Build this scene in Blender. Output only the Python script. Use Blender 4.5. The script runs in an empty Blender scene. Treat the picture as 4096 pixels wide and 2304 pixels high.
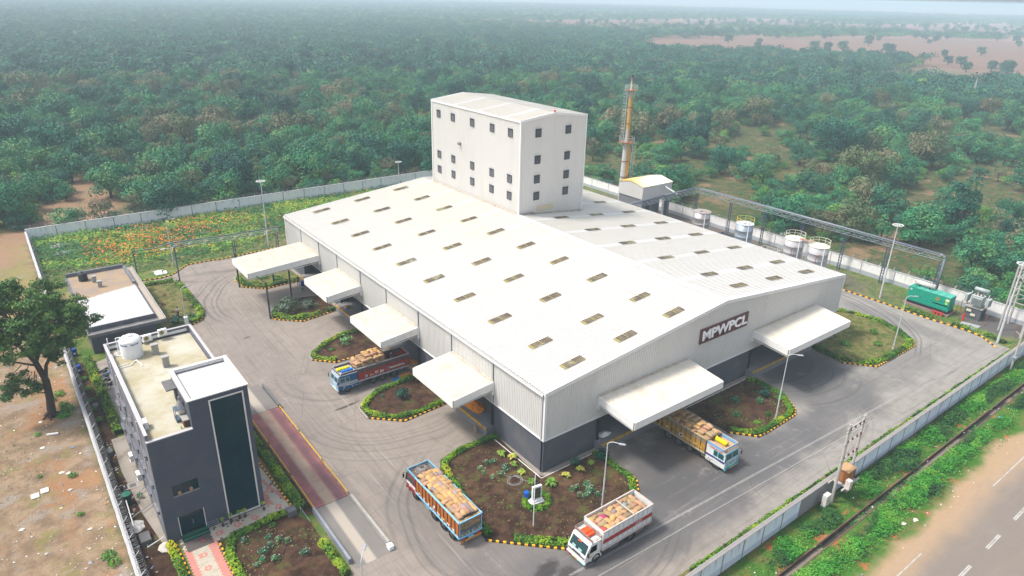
import bpy, bmesh, math, random
from mathutils import Vector, Matrix
from math import sin, cos, pi, radians as rad
S = bpy.context.scene
random.seed(11)

# ---------------------------------------------------------------- camera, sky, sun, exposure
cam_d = bpy.data.cameras.new('camera'); cam_o = bpy.data.objects.new('camera', cam_d)
S.collection.objects.link(cam_o); S.camera = cam_o
cam_d.sensor_width = 36; cam_d.lens = 24.27; cam_d.clip_start = 0.5; cam_d.clip_end = 30000
_yaw, _pit, _rol = rad(37.591), rad(23.114), rad(1.323)
_f = Vector((sin(_yaw)*cos(_pit), cos(_yaw)*cos(_pit), -sin(_pit)))
_r = Vector((cos(_yaw), -sin(_yaw), 0)); _u = _r.cross(_f)
_r2 = cos(_rol)*_r + sin(_rol)*_u; _u2 = -sin(_rol)*_r + cos(_rol)*_u
CAM = Vector((-39.742, -45.566, 47.362))
cam_o.matrix_world = Matrix(((_r2.x, _u2.x, -_f.x, CAM.x), (_r2.y, _u2.y, -_f.y, CAM.y), (_r2.z, _u2.z, -_f.z, CAM.z), (0, 0, 0, 1)))

SUN_DIR = Vector((-0.50, 0.32, 0.95)).normalized()       # towards the sun: high, from the left of the picture
world = bpy.data.worlds.new('World'); S.world = world; world.use_nodes = True
wn = world.node_tree; wn.nodes.clear()
sky = wn.nodes.new('ShaderNodeTexSky'); sky.sky_type = 'NISHITA'; sky.sun_disc = False
sky.sun_elevation = math.asin(SUN_DIR.z); sky.sun_rotation = math.atan2(SUN_DIR.x, SUN_DIR.y)
sky.altitude = 300; sky.air_density = 1.0; sky.dust_density = 4.0; sky.ozone_density = 1.0
bg = wn.nodes.new('ShaderNodeBackground'); bg.inputs[1].default_value = 0.135
wo = wn.nodes.new('ShaderNodeOutputWorld')
hsv = wn.nodes.new('ShaderNodeHueSaturation'); hsv.inputs['Saturation'].default_value = 0.5; wn.links.new(sky.outputs[0], hsv.inputs['Color'])   # thin white overcast
wn.links.new(hsv.outputs[0], bg.inputs[0]); wn.links.new(bg.outputs[0], wo.inputs[0])
sd = bpy.data.lights.new('sun', 'SUN'); sd.energy = 2.2; sd.angle = rad(10); sd.color = (1, 0.94, 0.86)
so = bpy.data.objects.new('sun', sd); S.collection.objects.link(so)
so.rotation_euler = SUN_DIR.to_track_quat('Z', 'Y').to_euler()
S.view_settings.view_transform = 'Standard'; S.view_settings.look = 'None'
S.view_settings.exposure = 1.02; S.view_settings.gamma = 1; S.view_settings.use_curve_mapping = False
S.cycles.max_bounces = 5; S.cycles.diffuse_bounces = 2; S.cycles.glossy_bounces = 2; S.cycles.transmission_bounces = 2
S.cycles.transparent_max_bounces = 6; S.cycles.volume_bounces = 0; S.cycles.use_denoising = True
S.cycles.caustics_reflective = False; S.cycles.caustics_refractive = False

# ---------------------------------------------------------------- materials
class NT:
    """small helper to write node trees"""
    def __init__(s, name, rough=0.8, spec=0.3, metal=0.0):
        s.m = bpy.data.materials.new(name); s.m.use_nodes = True; s.t = s.m.node_tree; s.n = s.t.nodes; s.n.clear()
        s.b = s.n.new('ShaderNodeBsdfPrincipled'); s.o = s.n.new('ShaderNodeOutputMaterial')
        s.t.links.new(s.b.outputs[0], s.o.inputs[0])
        s.b.inputs['Roughness'].default_value = rough; s.b.inputs['Specular IOR Level'].default_value = spec
        s.b.inputs['Metallic'].default_value = metal
        s._pos = None
    def L(s, a, b): s.t.links.new(a, b)
    def pos(s):
        if s._pos is None: s._pos = s.n.new('ShaderNodeNewGeometry').outputs['Position']
        return s._pos
    def val(s, v, sock):
        if hasattr(v, 'is_output') or isinstance(v, bpy.types.NodeSocket): s.L(v, sock)
        elif isinstance(v, (tuple, list)): sock.default_value = tuple(v) + ((1,) if len(v) == 3 and len(sock.default_value) == 4 else ())
        else: sock.default_value = v
    def math(s, op, a, b=0.0, c=0.0, clamp=False):
        n = s.n.new('ShaderNodeMath'); n.operation = op; n.use_clamp = clamp
        s.val(a, n.inputs[0]); s.val(b, n.inputs[1])
        if op in ('MULTIPLY_ADD', 'SMOOTH_MIN', 'COMPARE'): s.val(c, n.inputs[2])
        return n.outputs[0]
    def noise(s, scale, detail=3, rough=0.55, vec=None, dist=0.0, out=0):
        n = s.n.new('ShaderNodeTexNoise'); n.inputs['Scale'].default_value = scale; n.inputs['Detail'].default_value = detail
        n.inputs['Roughness'].default_value = rough; n.inputs['Distortion'].default_value = dist
        s.L(vec if vec is not None else s.pos(), n.inputs['Vector']); return n.outputs[out]
    def voro(s, scale, vec=None, feature='F1', out='Distance', rnd=1.0):
        n = s.n.new('ShaderNodeTexVoronoi'); n.feature = feature; n.inputs['Scale'].default_value = scale; n.inputs['Randomness'].default_value = rnd
        s.L(vec if vec is not None else s.pos(), n.inputs['Vector']); return n.outputs[out]
    def step(s, v, lo, hi, a=0.0, b=1.0):
        n = s.n.new('ShaderNodeMapRange'); n.interpolation_type = 'SMOOTHSTEP'; s.L(v, n.inputs[0])
        n.inputs[1].default_value = lo; n.inputs[2].default_value = hi; n.inputs[3].default_value = a; n.inputs[4].default_value = b
        return n.outputs[0]
    def mix(s, f, a, b, mode='MIX'):
        n = s.n.new('ShaderNodeMix'); n.data_type = 'RGBA'; n.blend_type = mode; n.clamp_factor = True
        s.val(f, n.inputs[0]); s.val(a, n.inputs[6]); s.val(b, n.inputs[7]); return n.outputs[2]
    def scale(s, vec, v):
        n = s.n.new('ShaderNodeVectorMath'); n.operation = 'MULTIPLY'; s.L(vec, n.inputs[0]); n.inputs[1].default_value = v; return n.outputs[0]
    def off(s, vec, v):
        n = s.n.new('ShaderNodeVectorMath'); n.operation = 'ADD'; s.L(vec, n.inputs[0]); n.inputs[1].default_value = v; return n.outputs[0]
    def length(s, vec):
        n = s.n.new('ShaderNodeVectorMath'); n.operation = 'LENGTH'; s.L(vec, n.inputs[0]); return n.outputs['Value']
    def xyz(s, vec=None):
        n = s.n.new('ShaderNodeSeparateXYZ'); s.L(vec if vec is not None else s.pos(), n.inputs[0]); return n.outputs
    def comb(s, x, y, z=0.0):
        n = s.n.new('ShaderNodeCombineXYZ'); s.val(x, n.inputs[0]); s.val(y, n.inputs[1]); s.val(z, n.inputs[2]); return n.outputs[0]
    def ell(s, cx, cy, rx, ry, jit=0.35, soft=0.35, nz=0.25, rot=0.0):
        """soft elliptical patch in world x,y with a noisy edge, 0..1"""
        v = s.off(s.pos(), (-cx, -cy, 0))
        if rot:
            r = s.n.new('ShaderNodeVectorRotate'); r.rotation_type = 'Z_AXIS'; s.L(v, r.inputs['Vector']); r.inputs['Angle'].default_value = -rot; v = r.outputs[0]
        v = s.scale(v, (1/rx, 1/ry, 0))
        d = s.math('ADD', s.length(v), s.math('MULTIPLY', s.math('SUBTRACT', s.noise(nz, 4), 0.5), jit*4))
        return s.step(d, 1-soft, 1+soft, 1, 0)
    def color(s, c): s.val(c, s.b.inputs['Base Color'])
    def bump(s, h, strength=0.3, dist=0.05):
        n = s.n.new('ShaderNodeBump'); n.inputs['Strength'].default_value = strength; n.inputs['Distance'].default_value = dist
        s.L(h, n.inputs['Height']); s.L(n.outputs[0], s.b.inputs['Normal'])
    def rnd(s): return s.n.new('ShaderNodeObjectInfo').outputs['Random']

def M(name, col, rough=0.7, spec=0.3, metal=0.0, var=0.18, sc=1.5, dirt=None, dirt_amt=0.35, dirt_sc=0.6, bump=0.0, streak=False):
    """painted or plain surface: base colour, fine tone variation, optional grime patches or vertical streaks"""
    s = NT(name, rough, spec, metal)
    dk = tuple(c*(1-var) for c in col); lt = tuple(min(1, c*(1+var*0.6)) for c in col)
    c = s.mix(s.noise(sc, 4, 0.6), dk, lt)
    if dirt:
        vec = s.scale(s.pos(), (1, 1, 0.12)) if streak else s.pos()
        c = s.mix(s.math('MULTIPLY', s.step(s.noise(dirt_sc, 5, 0.65, vec), 0.45, 0.72), dirt_amt), c, dirt)
    s.color(c)
    if bump: s.bump(s.noise(sc*8, 4, 0.6), bump, 0.03)
    return s.m

# ---------------------------------------------------------------- geometry helpers
def link(o): S.collection.objects.link(o); return o
ORG = {}
def tag(o, label=None, cat=None, group=None, kind=None):
    if label: o['label'] = label
    if cat: o['category'] = cat
    if group: o['group'] = group
    if kind: o['kind'] = kind
    return o
def thing(name, label, cat, loc=(0, 0, 0), rz=0.0, group=None):
    o = link(bpy.data.objects.new(name, None)); o.location = loc; o.rotation_euler = (0, 0, rz); o.empty_display_size = 0.3
    return tag(o, label, cat, group)
def inst(name, mesh, parent=None, loc=(0, 0, 0), rot=(0, 0, 0), scale=(1, 1, 1)):
    o = link(bpy.data.objects.new(name, mesh)); o.parent = parent; o.location = loc; o.rotation_euler = rot; o.scale = scale; return o
def copy_tree(o, parent=None):
    c = o.copy(); link(c); c.parent = parent
    for ch in o.children: copy_tree(ch, c)
    return c

class MB:
    def __init__(s): s.v = []; s.f = []; s.mi = []; s.m = 0; s.sm = []; s.smooth = False
    def mat(s, i): s.m = i; return s
    def face(s, pts, flip=False):
        k = len(s.v); s.v.extend(tuple(p) for p in pts); ids = list(range(k, k+len(pts)))
        s.f.append(ids[::-1] if flip else ids); s.mi.append(s.m); s.sm.append(s.smooth); return s
    def raw(s, vs, fs):
        k = len(s.v); s.v.extend(tuple(p) for p in vs)
        for f in fs: s.f.append([k+i for i in f]); s.mi.append(s.m); s.sm.append(s.smooth)
        return s
    def box(s, x0, y0, z0, x1, y1, z1):
        if x0 > x1: x0, x1 = x1, x0
        if y0 > y1: y0, y1 = y1, y0
        if z0 > z1: z0, z1 = z1, z0
        return s.raw([(x0, y0, z0), (x1, y0, z0), (x1, y1, z0), (x0, y1, z0), (x0, y0, z1), (x1, y0, z1), (x1, y1, z1), (x0, y1, z1)],
                     [(0, 3, 2, 1), (4, 5, 6, 7), (0, 1, 5, 4), (1, 2, 6, 5), (2, 3, 7, 6), (3, 0, 4, 7)])
    def bar(s, a, b, r, r2=None, n=6, cap=True):
        a = Vector(a); b = Vector(b); d = (b-a)
        if d.length < 1e-6: return s
        d.normalize(); t = Vector((0, 0, 1)) if abs(d.z) < 0.9 else Vector((1, 0, 0))
        u = d.cross(t).normalized(); w = d.cross(u)
        r2 = r if r2 is None else r2; vs = []
        off = pi/4 if n == 4 else 0
        for p, q in ((a, r), (b, r2)):
            for i in range(n):
                an = 2*pi*i/n+off; vs.append(p+u*cos(an)*q+w*sin(an)*q)
        fs = [(i, (i+1) % n, n+(i+1) % n, n+i) for i in range(n)]
        if cap: fs += [tuple(range(n-1, -1, -1)), tuple(range(n, 2*n))]
        return s.raw(vs, fs)
    def path(s, pts, r, n=6):
        for a, b in zip(pts, pts[1:]): s.bar(a, b, r, n=n)
        return s
    def ring(s, c, R, r, n=24, k=4):
        c = Vector(c)
        return s.path([c+Vector((cos(2*pi*i/n)*R, sin(2*pi*i/n)*R, 0)) for i in range(n+1)], r, k)
    def lathe(s, c, prof, n=16):
        cx, cy, cz = c; vs = []; fs = []
        for r, z in prof:
            for i in range(n): vs.append((cx+cos(2*pi*i/n)*r, cy+sin(2*pi*i/n)*r, cz+z))
        for j in range(len(prof)-1):
            for i in range(n): fs.append((j*n+i, j*n+(i+1) % n, (j+1)*n+(i+1) % n, (j+1)*n+i))
        fs.append(tuple(range(n-1, -1, -1))); fs.append(tuple(range((len(prof)-1)*n, len(prof)*n)))
        return s.raw(vs, fs)
    def prism(s, pts, z0, z1):
        n = len(pts)
        return s.raw([(x, y, z0) for x, y in pts]+[(x, y, z1) for x, y in pts],
                     [tuple(range(n-1, -1, -1)), tuple(range(n, 2*n))]+[(i, (i+1) % n, n+(i+1) % n, n+i) for i in range(n)])
    def rbox(s, x0, y0, z0, x1, y1, z1, b):
        """box with bevelled vertical and top edges"""
        vs = []
        for z, q in ((z0, b), (z0+b, 0), (z1-b, 0), (z1, b)):
            X0, Y0, X1, Y1 = x0+q, y0+q, x1-q, y1-q; c = b*0.7
            vs += [(X0+c, Y0, z), (X1-c, Y0, z), (X1, Y0+c, z), (X1, Y1-c, z), (X1-c, Y1, z), (X0+c, Y1, z), (X0, Y1-c, z), (X0, Y0+c, z)]
        fs = [tuple(range(7, -1, -1)), tuple(range(24, 32))]
        for j in range(3):
            for i in range(8): fs.append((j*8+i, j*8+(i+1) % 8, (j+1)*8+(i+1) % 8, (j+1)*8+i))
        return s.raw(vs, fs)
    def mesh(s, name, mats):
        me = bpy.data.meshes.new(name); me.from_pydata(s.v, [], s.f)
        for m in (mats if isinstance(mats, (list, tuple)) else [mats]): me.materials.append(m)
        me.polygons.foreach_set('material_index', s.mi); me.polygons.foreach_set('use_smooth', s.sm); me.update(); return me
    def build(s, name, mats, parent=None, kind=None, world=True):
        """vertices are world coordinates unless world=False; the mesh is re-based on its (unrotated) parent"""
        if parent is not None and world:
            L = Vector((0, 0, 0)); p = parent
            while p is not None: L += p.location; p = p.parent
            s.v = [(a-L.x, b-L.y, c-L.z) for a, b, c in s.v]
        o = link(bpy.data.objects.new(name, s.mesh(name, mats))); o.parent = parent
        if kind: o['kind'] = kind
        return o
def text_mesh(txt, size, ext=0.02, shear=0.0, bold=0.0, mat=None):
    cu = bpy.data.curves.new('t', 'FONT'); cu.body = txt; cu.size = size; cu.extrude = ext; cu.shear = shear; cu.offset = bold
    cu.align_x = 'CENTER'; cu.align_y = 'CENTER'; cu.resolution_u = 3
    o = bpy.data.objects.new('t', cu); link(o); bpy.context.view_layer.update()
    me = bpy.data.meshes.new_from_object(o); bpy.data.objects.remove(o); bpy.data.curves.remove(cu)
    me.materials.clear(); me.materials.append(mat); me.name = 'lettering'; return me
def lettering(txt, size, mat, parent, loc, rot, ext=0.012, shear=0.0, bold=0.0, name='lettering', sx=1.0):
    return inst(name, text_mesh(txt, size, ext, shear, bold, mat), parent, loc, rot, (sx, 1, 1))
def corr(p0, along, up, L, H, pitch, depth, nrm, mb, gap=0.45, H2=None):
    """ribbed sheet: ribs run along 'up'; sheet starts at p0 and goes L along 'along'. H may be a function of distance."""
    p0, along, up, nrm = Vector(p0), Vector(along), Vector(up), Vector(nrm)
    n = max(1, round(L/pitch)); pt = L/n; prof = []
    for i in range(n): prof += [(i*pt, 0), (i*pt+pt*gap, 0), (i*pt+pt*(gap+0.1), depth), (i*pt+pt*0.9, depth)]
    prof.append((L, 0)); vs = []; fs = []
    for d, o in prof:
        h = H(d) if callable(H) else H
        a = p0+along*d+nrm*o; vs += [a, a+up*h]
    for i in range(len(prof)-1): fs.append((2*i, 2*i+2, 2*i+3, 2*i+1))
    mb.raw(vs, fs)
def in_poly(x, y, P):
    c = False; j = len(P)-1
    for i in range(len(P)):
        if (P[i][1] > y) != (P[j][1] > y) and x < (P[j][0]-P[i][0])*(y-P[i][1])/(P[j][1]-P[i][1])+P[i][0]: c = not c
        j = i
    return c
def smooth_poly(P, it=1):
    for _ in range(it):
        Q = []
        for i in range(len(P)):
            a, b = P[i], P[(i+1) % len(P)]
            Q += [(a[0]*.75+b[0]*.25, a[1]*.75+b[1]*.25), (a[0]*.25+b[0]*.75, a[1]*.25+b[1]*.75)]
        P = Q
    return P
def smooth_line(P):
    Q = [P[0]]
    for a, b in zip(P, P[1:]): Q += [(a[0]*.75+b[0]*.25, a[1]*.75+b[1]*.25), (a[0]*.25+b[0]*.75, a[1]*.25+b[1]*.75)]
    return Q+[P[-1]]
def walk(pts, stepl):
    """points and headings every stepl along a polyline"""
    out = []; carry = 0.0
    for a, b in zip(pts, pts[1:]):
        a = Vector(a[:2]); b = Vector(b[:2]); d = b-a; l = d.length
        if l < 1e-6: continue
        t = carry
        while t < l: p = a+d*(t/l); out.append((p.x, p.y, math.atan2(d.y, d.x))); t += stepl
        carry = t-l
    return out
# ---------------------------------------------------------------- colours
WHITE = M('white_sheet', (0.60, 0.588, 0.56), 0.45, 0.3, var=0.04, sc=0.3, dirt=(0.48, 0.44, 0.36), dirt_amt=0.22, dirt_sc=0.5, streak=True)
WTRIM = M('white_trim', (0.70, 0.70, 0.685), 0.45, var=0.04)
CREAM = M('canopy_sheet', (0.585, 0.555, 0.48), 0.5, var=0.09, sc=0.6, dirt=(0.42, 0.32, 0.19), dirt_amt=0.35, dirt_sc=0.7)
PLINTH = M('grey_render', (0.085, 0.09, 0.108), 0.85, var=0.12, sc=0.8, dirt=(0.15, 0.14, 0.13), dirt_amt=0.5, dirt_sc=0.35)
OFFICE = M('office_grey_paint', (0.068, 0.077, 0.104), 0.8, var=0.08, sc=1.2, dirt=(0.10, 0.105, 0.12), dirt_amt=0.4, dirt_sc=0.3)
OFFICE2 = M('office_parapet_grey', (0.125, 0.13, 0.155), 0.85, var=0.12, dirt=(0.28, 0.26, 0.24), dirt_amt=0.6, dirt_sc=0.8)
CONC = M('bare_concrete', (0.34, 0.325, 0.30), 0.9, var=0.2, sc=2, dirt=(0.14, 0.13, 0.12), dirt_amt=0.5, dirt_sc=0.9, bump=0.3)
CONCD = M('dark_concrete', (0.13, 0.13, 0.135), 0.9, var=0.2, sc=2, bump=0.3)
DARK = M('dark_interior', (0.02, 0.022, 0.028), 0.9, var=0.2)
BLACK = M('black_paint', (0.018, 0.02, 0.024), 0.5, var=0.2)
RUBBER = M('rubber', (0.028, 0.025, 0.023), 0.85, var=0.3, dirt=(0.13, 0.10, 0.075), dirt_amt=0.7, dirt_sc=3)
HUB = M('dusty_hub', (0.13, 0.105, 0.085), 0.7, var=0.3, sc=4)
YEL = M('kerb_yellow', (0.85, 0.42, 0.012), 0.7, var=0.12, dirt=(0.35, 0.22, 0.06), dirt_amt=0.35, dirt_sc=2)
STEEL = M('galvanised_steel', (0.34, 0.36, 0.38), 0.5, 0.4, 0.3, var=0.15)
BLUST = M('blue_grey_steel', (0.075, 0.105, 0.15), 0.5, 0.4, 0.1, var=0.15)
POLE = M('pole_grey_paint', (0.50, 0.51, 0.52), 0.5, var=0.1)
GLASS = NT('dark_tinted_glass', 0.05, 0.25); GLASS.color(GLASS.mix(GLASS.noise(0.5, 3), (0.001, 0.014, 0.026), (0.004, 0.038, 0.056))); GLASS = GLASS.m
SOILRED = M('rust', (0.26, 0.10, 0.045), 0.9, var=0.3, sc=3)
FRAMEB = M('dark_window_frame', (0.05, 0.07, 0.10), 0.5, var=0.1)
LOUVRE = M('louvre_grey', (0.24, 0.235, 0.235), 0.6, var=0.15)
SKYL = NT('translucent_sheet', 0.35, 0.4)
_c = SKYL.mix(SKYL.step(SKYL.noise(0.9, 4), 0.42, 0.62), (0.15, 0.118, 0.085), (0.23, 0.19, 0.115))
_c = SKYL.mix(SKYL.step(SKYL.noise(0.35, 3), 0.60, 0.70), _c, (0.36, 0.36, 0.24)); SKYL.color(_c); SKYL = SKYL.m
SKYLY = M('yellowed_sheet_edge', (0.40, 0.34, 0.13), 0.6, var=0.3, sc=3)

# roof: white profiled sheet, cream with age, faint screw lines down the laps, cleaner bands in line with the skylights
R_ = NT('roof_sheet', 0.42, 0.3)
_x, _y, _z = R_.xyz()
_old = R_.mix(R_.noise(0.06, 4), (0.58, 0.563, 0.51), (0.575, 0.54, 0.47))
_new = (0.65, 0.65, 0.64)
_front = R_.step(_y, 5, 45, 1, 0)
_c = R_.mix(R_.math('MULTIPLY', R_.math('MAXIMUM', _front, R_.step(_x, 6, 20, 0.85, 0)), R_.step(R_.noise(0.05, 3), 0.3, 0.6, 0.5, 1)), _old, (0.555, 0.542, 0.51))
_band = R_.math('PINGPONG', R_.math('SUBTRACT', _y, 7.9), 3.885)
_c = R_.mix(R_.math('MULTIPLY', R_.step(_band, 0.45, 0.6, 1, 0), R_.step(_x, 23, 25, 0, 0.85)), _c, _new)
_lap = R_.math('PINGPONG', R_.math('ADD', _x, 2.45), 4.075)
_dots = R_.step(R_.noise(3.5, 2, 0.5, R_.scale(R_.pos(), (0.15, 1, 0.15))), 0.5, 0.6)
_c = R_.mix(R_.math('MULTIPLY', R_.step(_lap, 0.03, 0.09, 0.55, 0), _dots), _c, (0.32, 0.27, 0.20))
_c = R_.mix(R_.math('MULTIPLY', R_.step(R_.noise(0.7, 6, 0.7, R_.scale(R_.pos(), (0.25, 1.6, 1))), 0.48, 0.8), 0.40), _c, (0.46, 0.41, 0.32))
R_.color(_c); ROOF = R_.m

# concrete yard: pale worn slabs with joints, rubber-darkened lanes, turning arcs and oil stains
Y_ = NT('yard_concrete', 0.85, 0.25)
_x, _y, _z = Y_.xyz()
_c = Y_.mix(Y_.noise(0.12, 5, 0.6), (0.195, 0.163, 0.138), (0.272, 0.235, 0.203))
_c = Y_.mix(Y_.step(_x, -6, 26), _c, Y_.mix(Y_.noise(0.1, 5), (0.205, 0.194, 0.176), (0.29, 0.276, 0.25)))
_c = Y_.mix(Y_.step(Y_.noise(0.7, 6, 0.7), 0.4, 0.75, 0, 0.5), _c, (0.14, 0.125, 0.11))
_c = Y_.mix(Y_.step(Y_.noise(9, 4, 0.8), 0.5, 0.8, 0, 0.35), _c, (0.33, 0.295, 0.26))
for cx, cy, rx, ry, k, ro, col in [
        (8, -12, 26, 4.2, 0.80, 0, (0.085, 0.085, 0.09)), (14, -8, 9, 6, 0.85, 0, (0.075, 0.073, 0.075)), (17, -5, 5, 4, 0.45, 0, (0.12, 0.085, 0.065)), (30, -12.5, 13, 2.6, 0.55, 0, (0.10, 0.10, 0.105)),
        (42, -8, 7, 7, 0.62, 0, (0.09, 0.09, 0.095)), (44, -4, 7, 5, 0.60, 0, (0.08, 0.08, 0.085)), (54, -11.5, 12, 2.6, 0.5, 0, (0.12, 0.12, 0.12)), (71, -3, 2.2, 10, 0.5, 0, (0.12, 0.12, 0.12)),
        (-14.5, 1, 2.2, 9, 0.5, 0, (0.13, 0.12, 0.115)), (-12, -9, 8, 3.5, 0.62, 0.5, (0.11, 0.105, 0.105)), (-8, 34, 5, 3, 0.3, 0, (0.14, 0.13, 0.12)), (-4, 28, 6, 2, 0.45, 0, (0.11, 0.10, 0.10)),
        (-6, 56, 7, 4, 0.4, 0, (0.13, 0.12, 0.11)), (-16, 40, 3, 22, 0.3, 0, (0.17, 0.15, 0.14)), (-8.5, -10.8, 1.8, 0.8, 0.9, 0.3, (0.04, 0.035, 0.035)), (-7.2, -12.2, 1.2, 0.9, 0.8, 0.3, (0.04, 0.035, 0.035)),
        (-11.3, 24.2, 1.7, 0.25, 0.9, 0.1, (0.05, 0.045, 0.04)), (-15.5, 49.5, 0.5, 0.25, 0.8, 0, (0.05, 0.045, 0.04)), (-16, -17, 8, 3, 0.45, 0, (0.13, 0.12, 0.12))]:
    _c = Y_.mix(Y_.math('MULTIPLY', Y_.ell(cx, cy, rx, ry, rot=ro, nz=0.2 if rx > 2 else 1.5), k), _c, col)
for cx, cy, r1, r2, x0, x1, y0, y1, k in [          # tyre arcs: rings about a turning centre, kept inside a window
        (58, 6, 11, 20, 60, 80, -18, 14, 0.55), (42, 3, 6, 15.5, 35, 50, -16, 0, 0.5), (-2, -2, 11, 17, -20, 8, -20, 12, 0.35), (-6, 24, 7.5, 15, -22, -1, 8, 24, 0.35),
        (-2, 62, 11, 19, -22, -8, 55, 84, 0.45), (27, -3, 6, 13, 6, 22, -15, 1, 0.45), (-10, 33, 3, 9, -19, -6, 22, 38, 0.3), (30, -4, 10, 17, 24, 46, -19, -11, 0.3)]:
    v = Y_.off(Y_.pos(), (-cx, -cy, 0)); r = Y_.length(Y_.scale(v, (1, 1, 0)))
    wob = Y_.math('ADD', r, Y_.math('MULTIPLY', Y_.noise(0.08, 1), 3.0))
    n1 = Y_.n.new('ShaderNodeTexNoise'); n1.noise_dimensions = '1D'; n1.inputs['Scale'].default_value = 1.6; n1.inputs['Detail'].default_value = 3; Y_.L(wob, n1.inputs['W'])
    m = Y_.math('MULTIPLY', Y_.step(n1.outputs[0], 0.48, 0.66), Y_.math('MULTIPLY', Y_.step(r, r1, r1+2), Y_.step(r, r2-2, r2, 1, 0)))
    m = Y_.math('MULTIPLY', m, Y_.math('MULTIPLY', Y_.step(_x, x0, x0+4), Y_.step(_x, x1-4, x1, 1, 0)))
    m = Y_.math('MULTIPLY', m, Y_.math('MULTIPLY', Y_.step(_y, y0, y0+4), Y_.step(_y, y1-4, y1, 1, 0)))
    _c = Y_.mix(Y_.math('MULTIPLY', m, k*1.25), _c, (0.075, 0.072, 0.072))
for rng_, vec_ in ((Y_.step(_x, -11, -8, 1, 0), (7, .22, 1)), (Y_.math('MULTIPLY', Y_.step(_x, -8, -5), Y_.step(_y, -10.5, -7.5, 1, 0)), (.22, 7, 1))):
    _c = Y_.mix(Y_.math('MULTIPLY', Y_.math('MULTIPLY', rng_, Y_.step(Y_.noise(.35, 6, .75, Y_.scale(Y_.pos(), vec_)), .48, .70)), .55), _c, (0.105, 0.095, 0.088))
    _c = Y_.mix(Y_.math('MULTIPLY', Y_.math('MULTIPLY', rng_, Y_.step(Y_.noise(.30, 5, .7, Y_.off(Y_.scale(Y_.pos(), vec_), (50, 9, 0))), .56, .74)), .5), _c, (0.36, 0.325, 0.29))
_c = Y_.mix(Y_.math('MULTIPLY', Y_.step(Y_.voro(.16, Y_.off(Y_.pos(), (2, 2, 0)), 'DISTANCE_TO_EDGE'), .0, .006, .7, 0), Y_.step(Y_.noise(.1, 3), .48, .55)), _c, (0.07, 0.06, 0.055))
_c = Y_.mix(Y_.step(Y_.noise(.33, 7, .8, Y_.off(Y_.pos(), (80, 8, 0))), .56, .72, 0, .55), _c, (0.33, 0.295, 0.255))
_j = Y_.math('MINIMUM', Y_.math('PINGPONG', Y_.math('ADD', _x, 0.9), 2.25), Y_.math('PINGPONG', Y_.math('ADD', _y, 1.7), 2.25))
_c = Y_.mix(Y_.step(_j, 0.015, 0.05, 0.35, 0), _c, (0.10, 0.088, 0.077))
Y_.color(_c); Y_.bump(Y_.noise(6, 5, 0.7), 0.25, 0.02); YARD = Y_.m

# natural ground: sandy dirt with grass, orange earth and grey ash patches; forest floor; far fields
G_ = NT('ground_soil', 0.95, 0.15)
_x, _y, _z = G_.xyz()
_n1 = G_.noise(0.09, 5, 0.6); _n2 = G_.noise(0.5, 6, 0.7); _n3 = G_.noise(3.0, 6, 0.75)
dirt = G_.mix(G_.step(_n2, 0.35, 0.65), (0.16, 0.110, 0.070), (0.27, 0.195, 0.125))
dirt = G_.mix(G_.step(G_.noise(0.16, 4), 0.50, 0.62), dirt, G_.mix(_n2, (0.26, 0.125, 0.055), (0.26, 0.165, 0.095)))
dirt = G_.mix(G_.step(G_.noise(0.21, 5, 0.6, G_.off(G_.pos(), (31, 7, 0))), 0.54, 0.64, 0, 0.8), dirt, (0.24, 0.21, 0.18))
dirt = G_.mix(G_.step(G_.noise(0.28, 5, 0.7, G_.off(G_.pos(), (5, 90, 0))), 0.54, 0.64, 0, 0.7), dirt, G_.mix(_n3, (0.12, 0.125, 0.035), (0.23, 0.19, 0.07)))
dirt = G_.mix(G_.step(_n3, 0.52, 0.72, 0, 0.7), dirt, (0.09, 0.065, 0.045))
dirt = G_.mix(G_.step(G_.voro(5.0), 0.0, 0.16, 0.75, 0), dirt, (0.50, 0.43, 0.36))
dirt = G_.mix(G_.step(G_.voro(2.2, G_.off(G_.pos(), (3, 3, 3))), 0.0, 0.07, 0.9, 0), dirt, (0.66, 0.62, 0.57))
forest = G_.mix(G_.step(_n2, 0.4, 0.62), (0.030, 0.065, 0.020), (0.11, 0.085, 0.038))
forest = G_.mix(G_.step(_n1, 0.54, 0.66), forest, G_.mix(_n3, (0.16, 0.10, 0.055), (0.24, 0.155, 0.095)))
forest = G_.mix(G_.step(_n3, 0.5, 0.75, 0, 0.6), forest, (0.045, 0.07, 0.02))
left = G_.math('MULTIPLY', G_.step(_x, -38.5, -37, 1, 0), G_.step(G_.math('ADD', _y, G_.math('MULTIPLY', _n1, 16)), 128, 138, 1, 0))
_c = G_.mix(left, forest, dirt)
# grassy tones further back in the empty lot
_c = G_.mix(G_.math('MULTIPLY', G_.math('MULTIPLY', G_.step(_x, -39, -37.6, 1, 0), G_.step(_y, 60, 84)), G_.step(_n2, 0.36, 0.6, 0.2, 0.9)), _c, G_.mix(_n1, (0.14, 0.16, 0.03), (0.24, 0.19, 0.085)))
# sandy track crossing behind the left corner of the wall
for cx, cy, rx, ry in [(-27, 132, 9, 12), (-22, 150, 4, 16), (-45, 118, 9, 6), (-46, 108, 6, 9), (-31, 121, 9, 3), (-4, 158, 7, 5), (8, 165, 5, 12), (18, 150, 5, 7), (50, 122, 18, 3.0), (12, 121, 24, 2.2)]:
    _c = G_.mix(G_.math('MULTIPLY', G_.ell(cx, cy, rx, ry, nz=0.12), 0.9), _c, G_.mix(_n3, (0.19, 0.11, 0.065), (0.30, 0.19, 0.12)))
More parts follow.
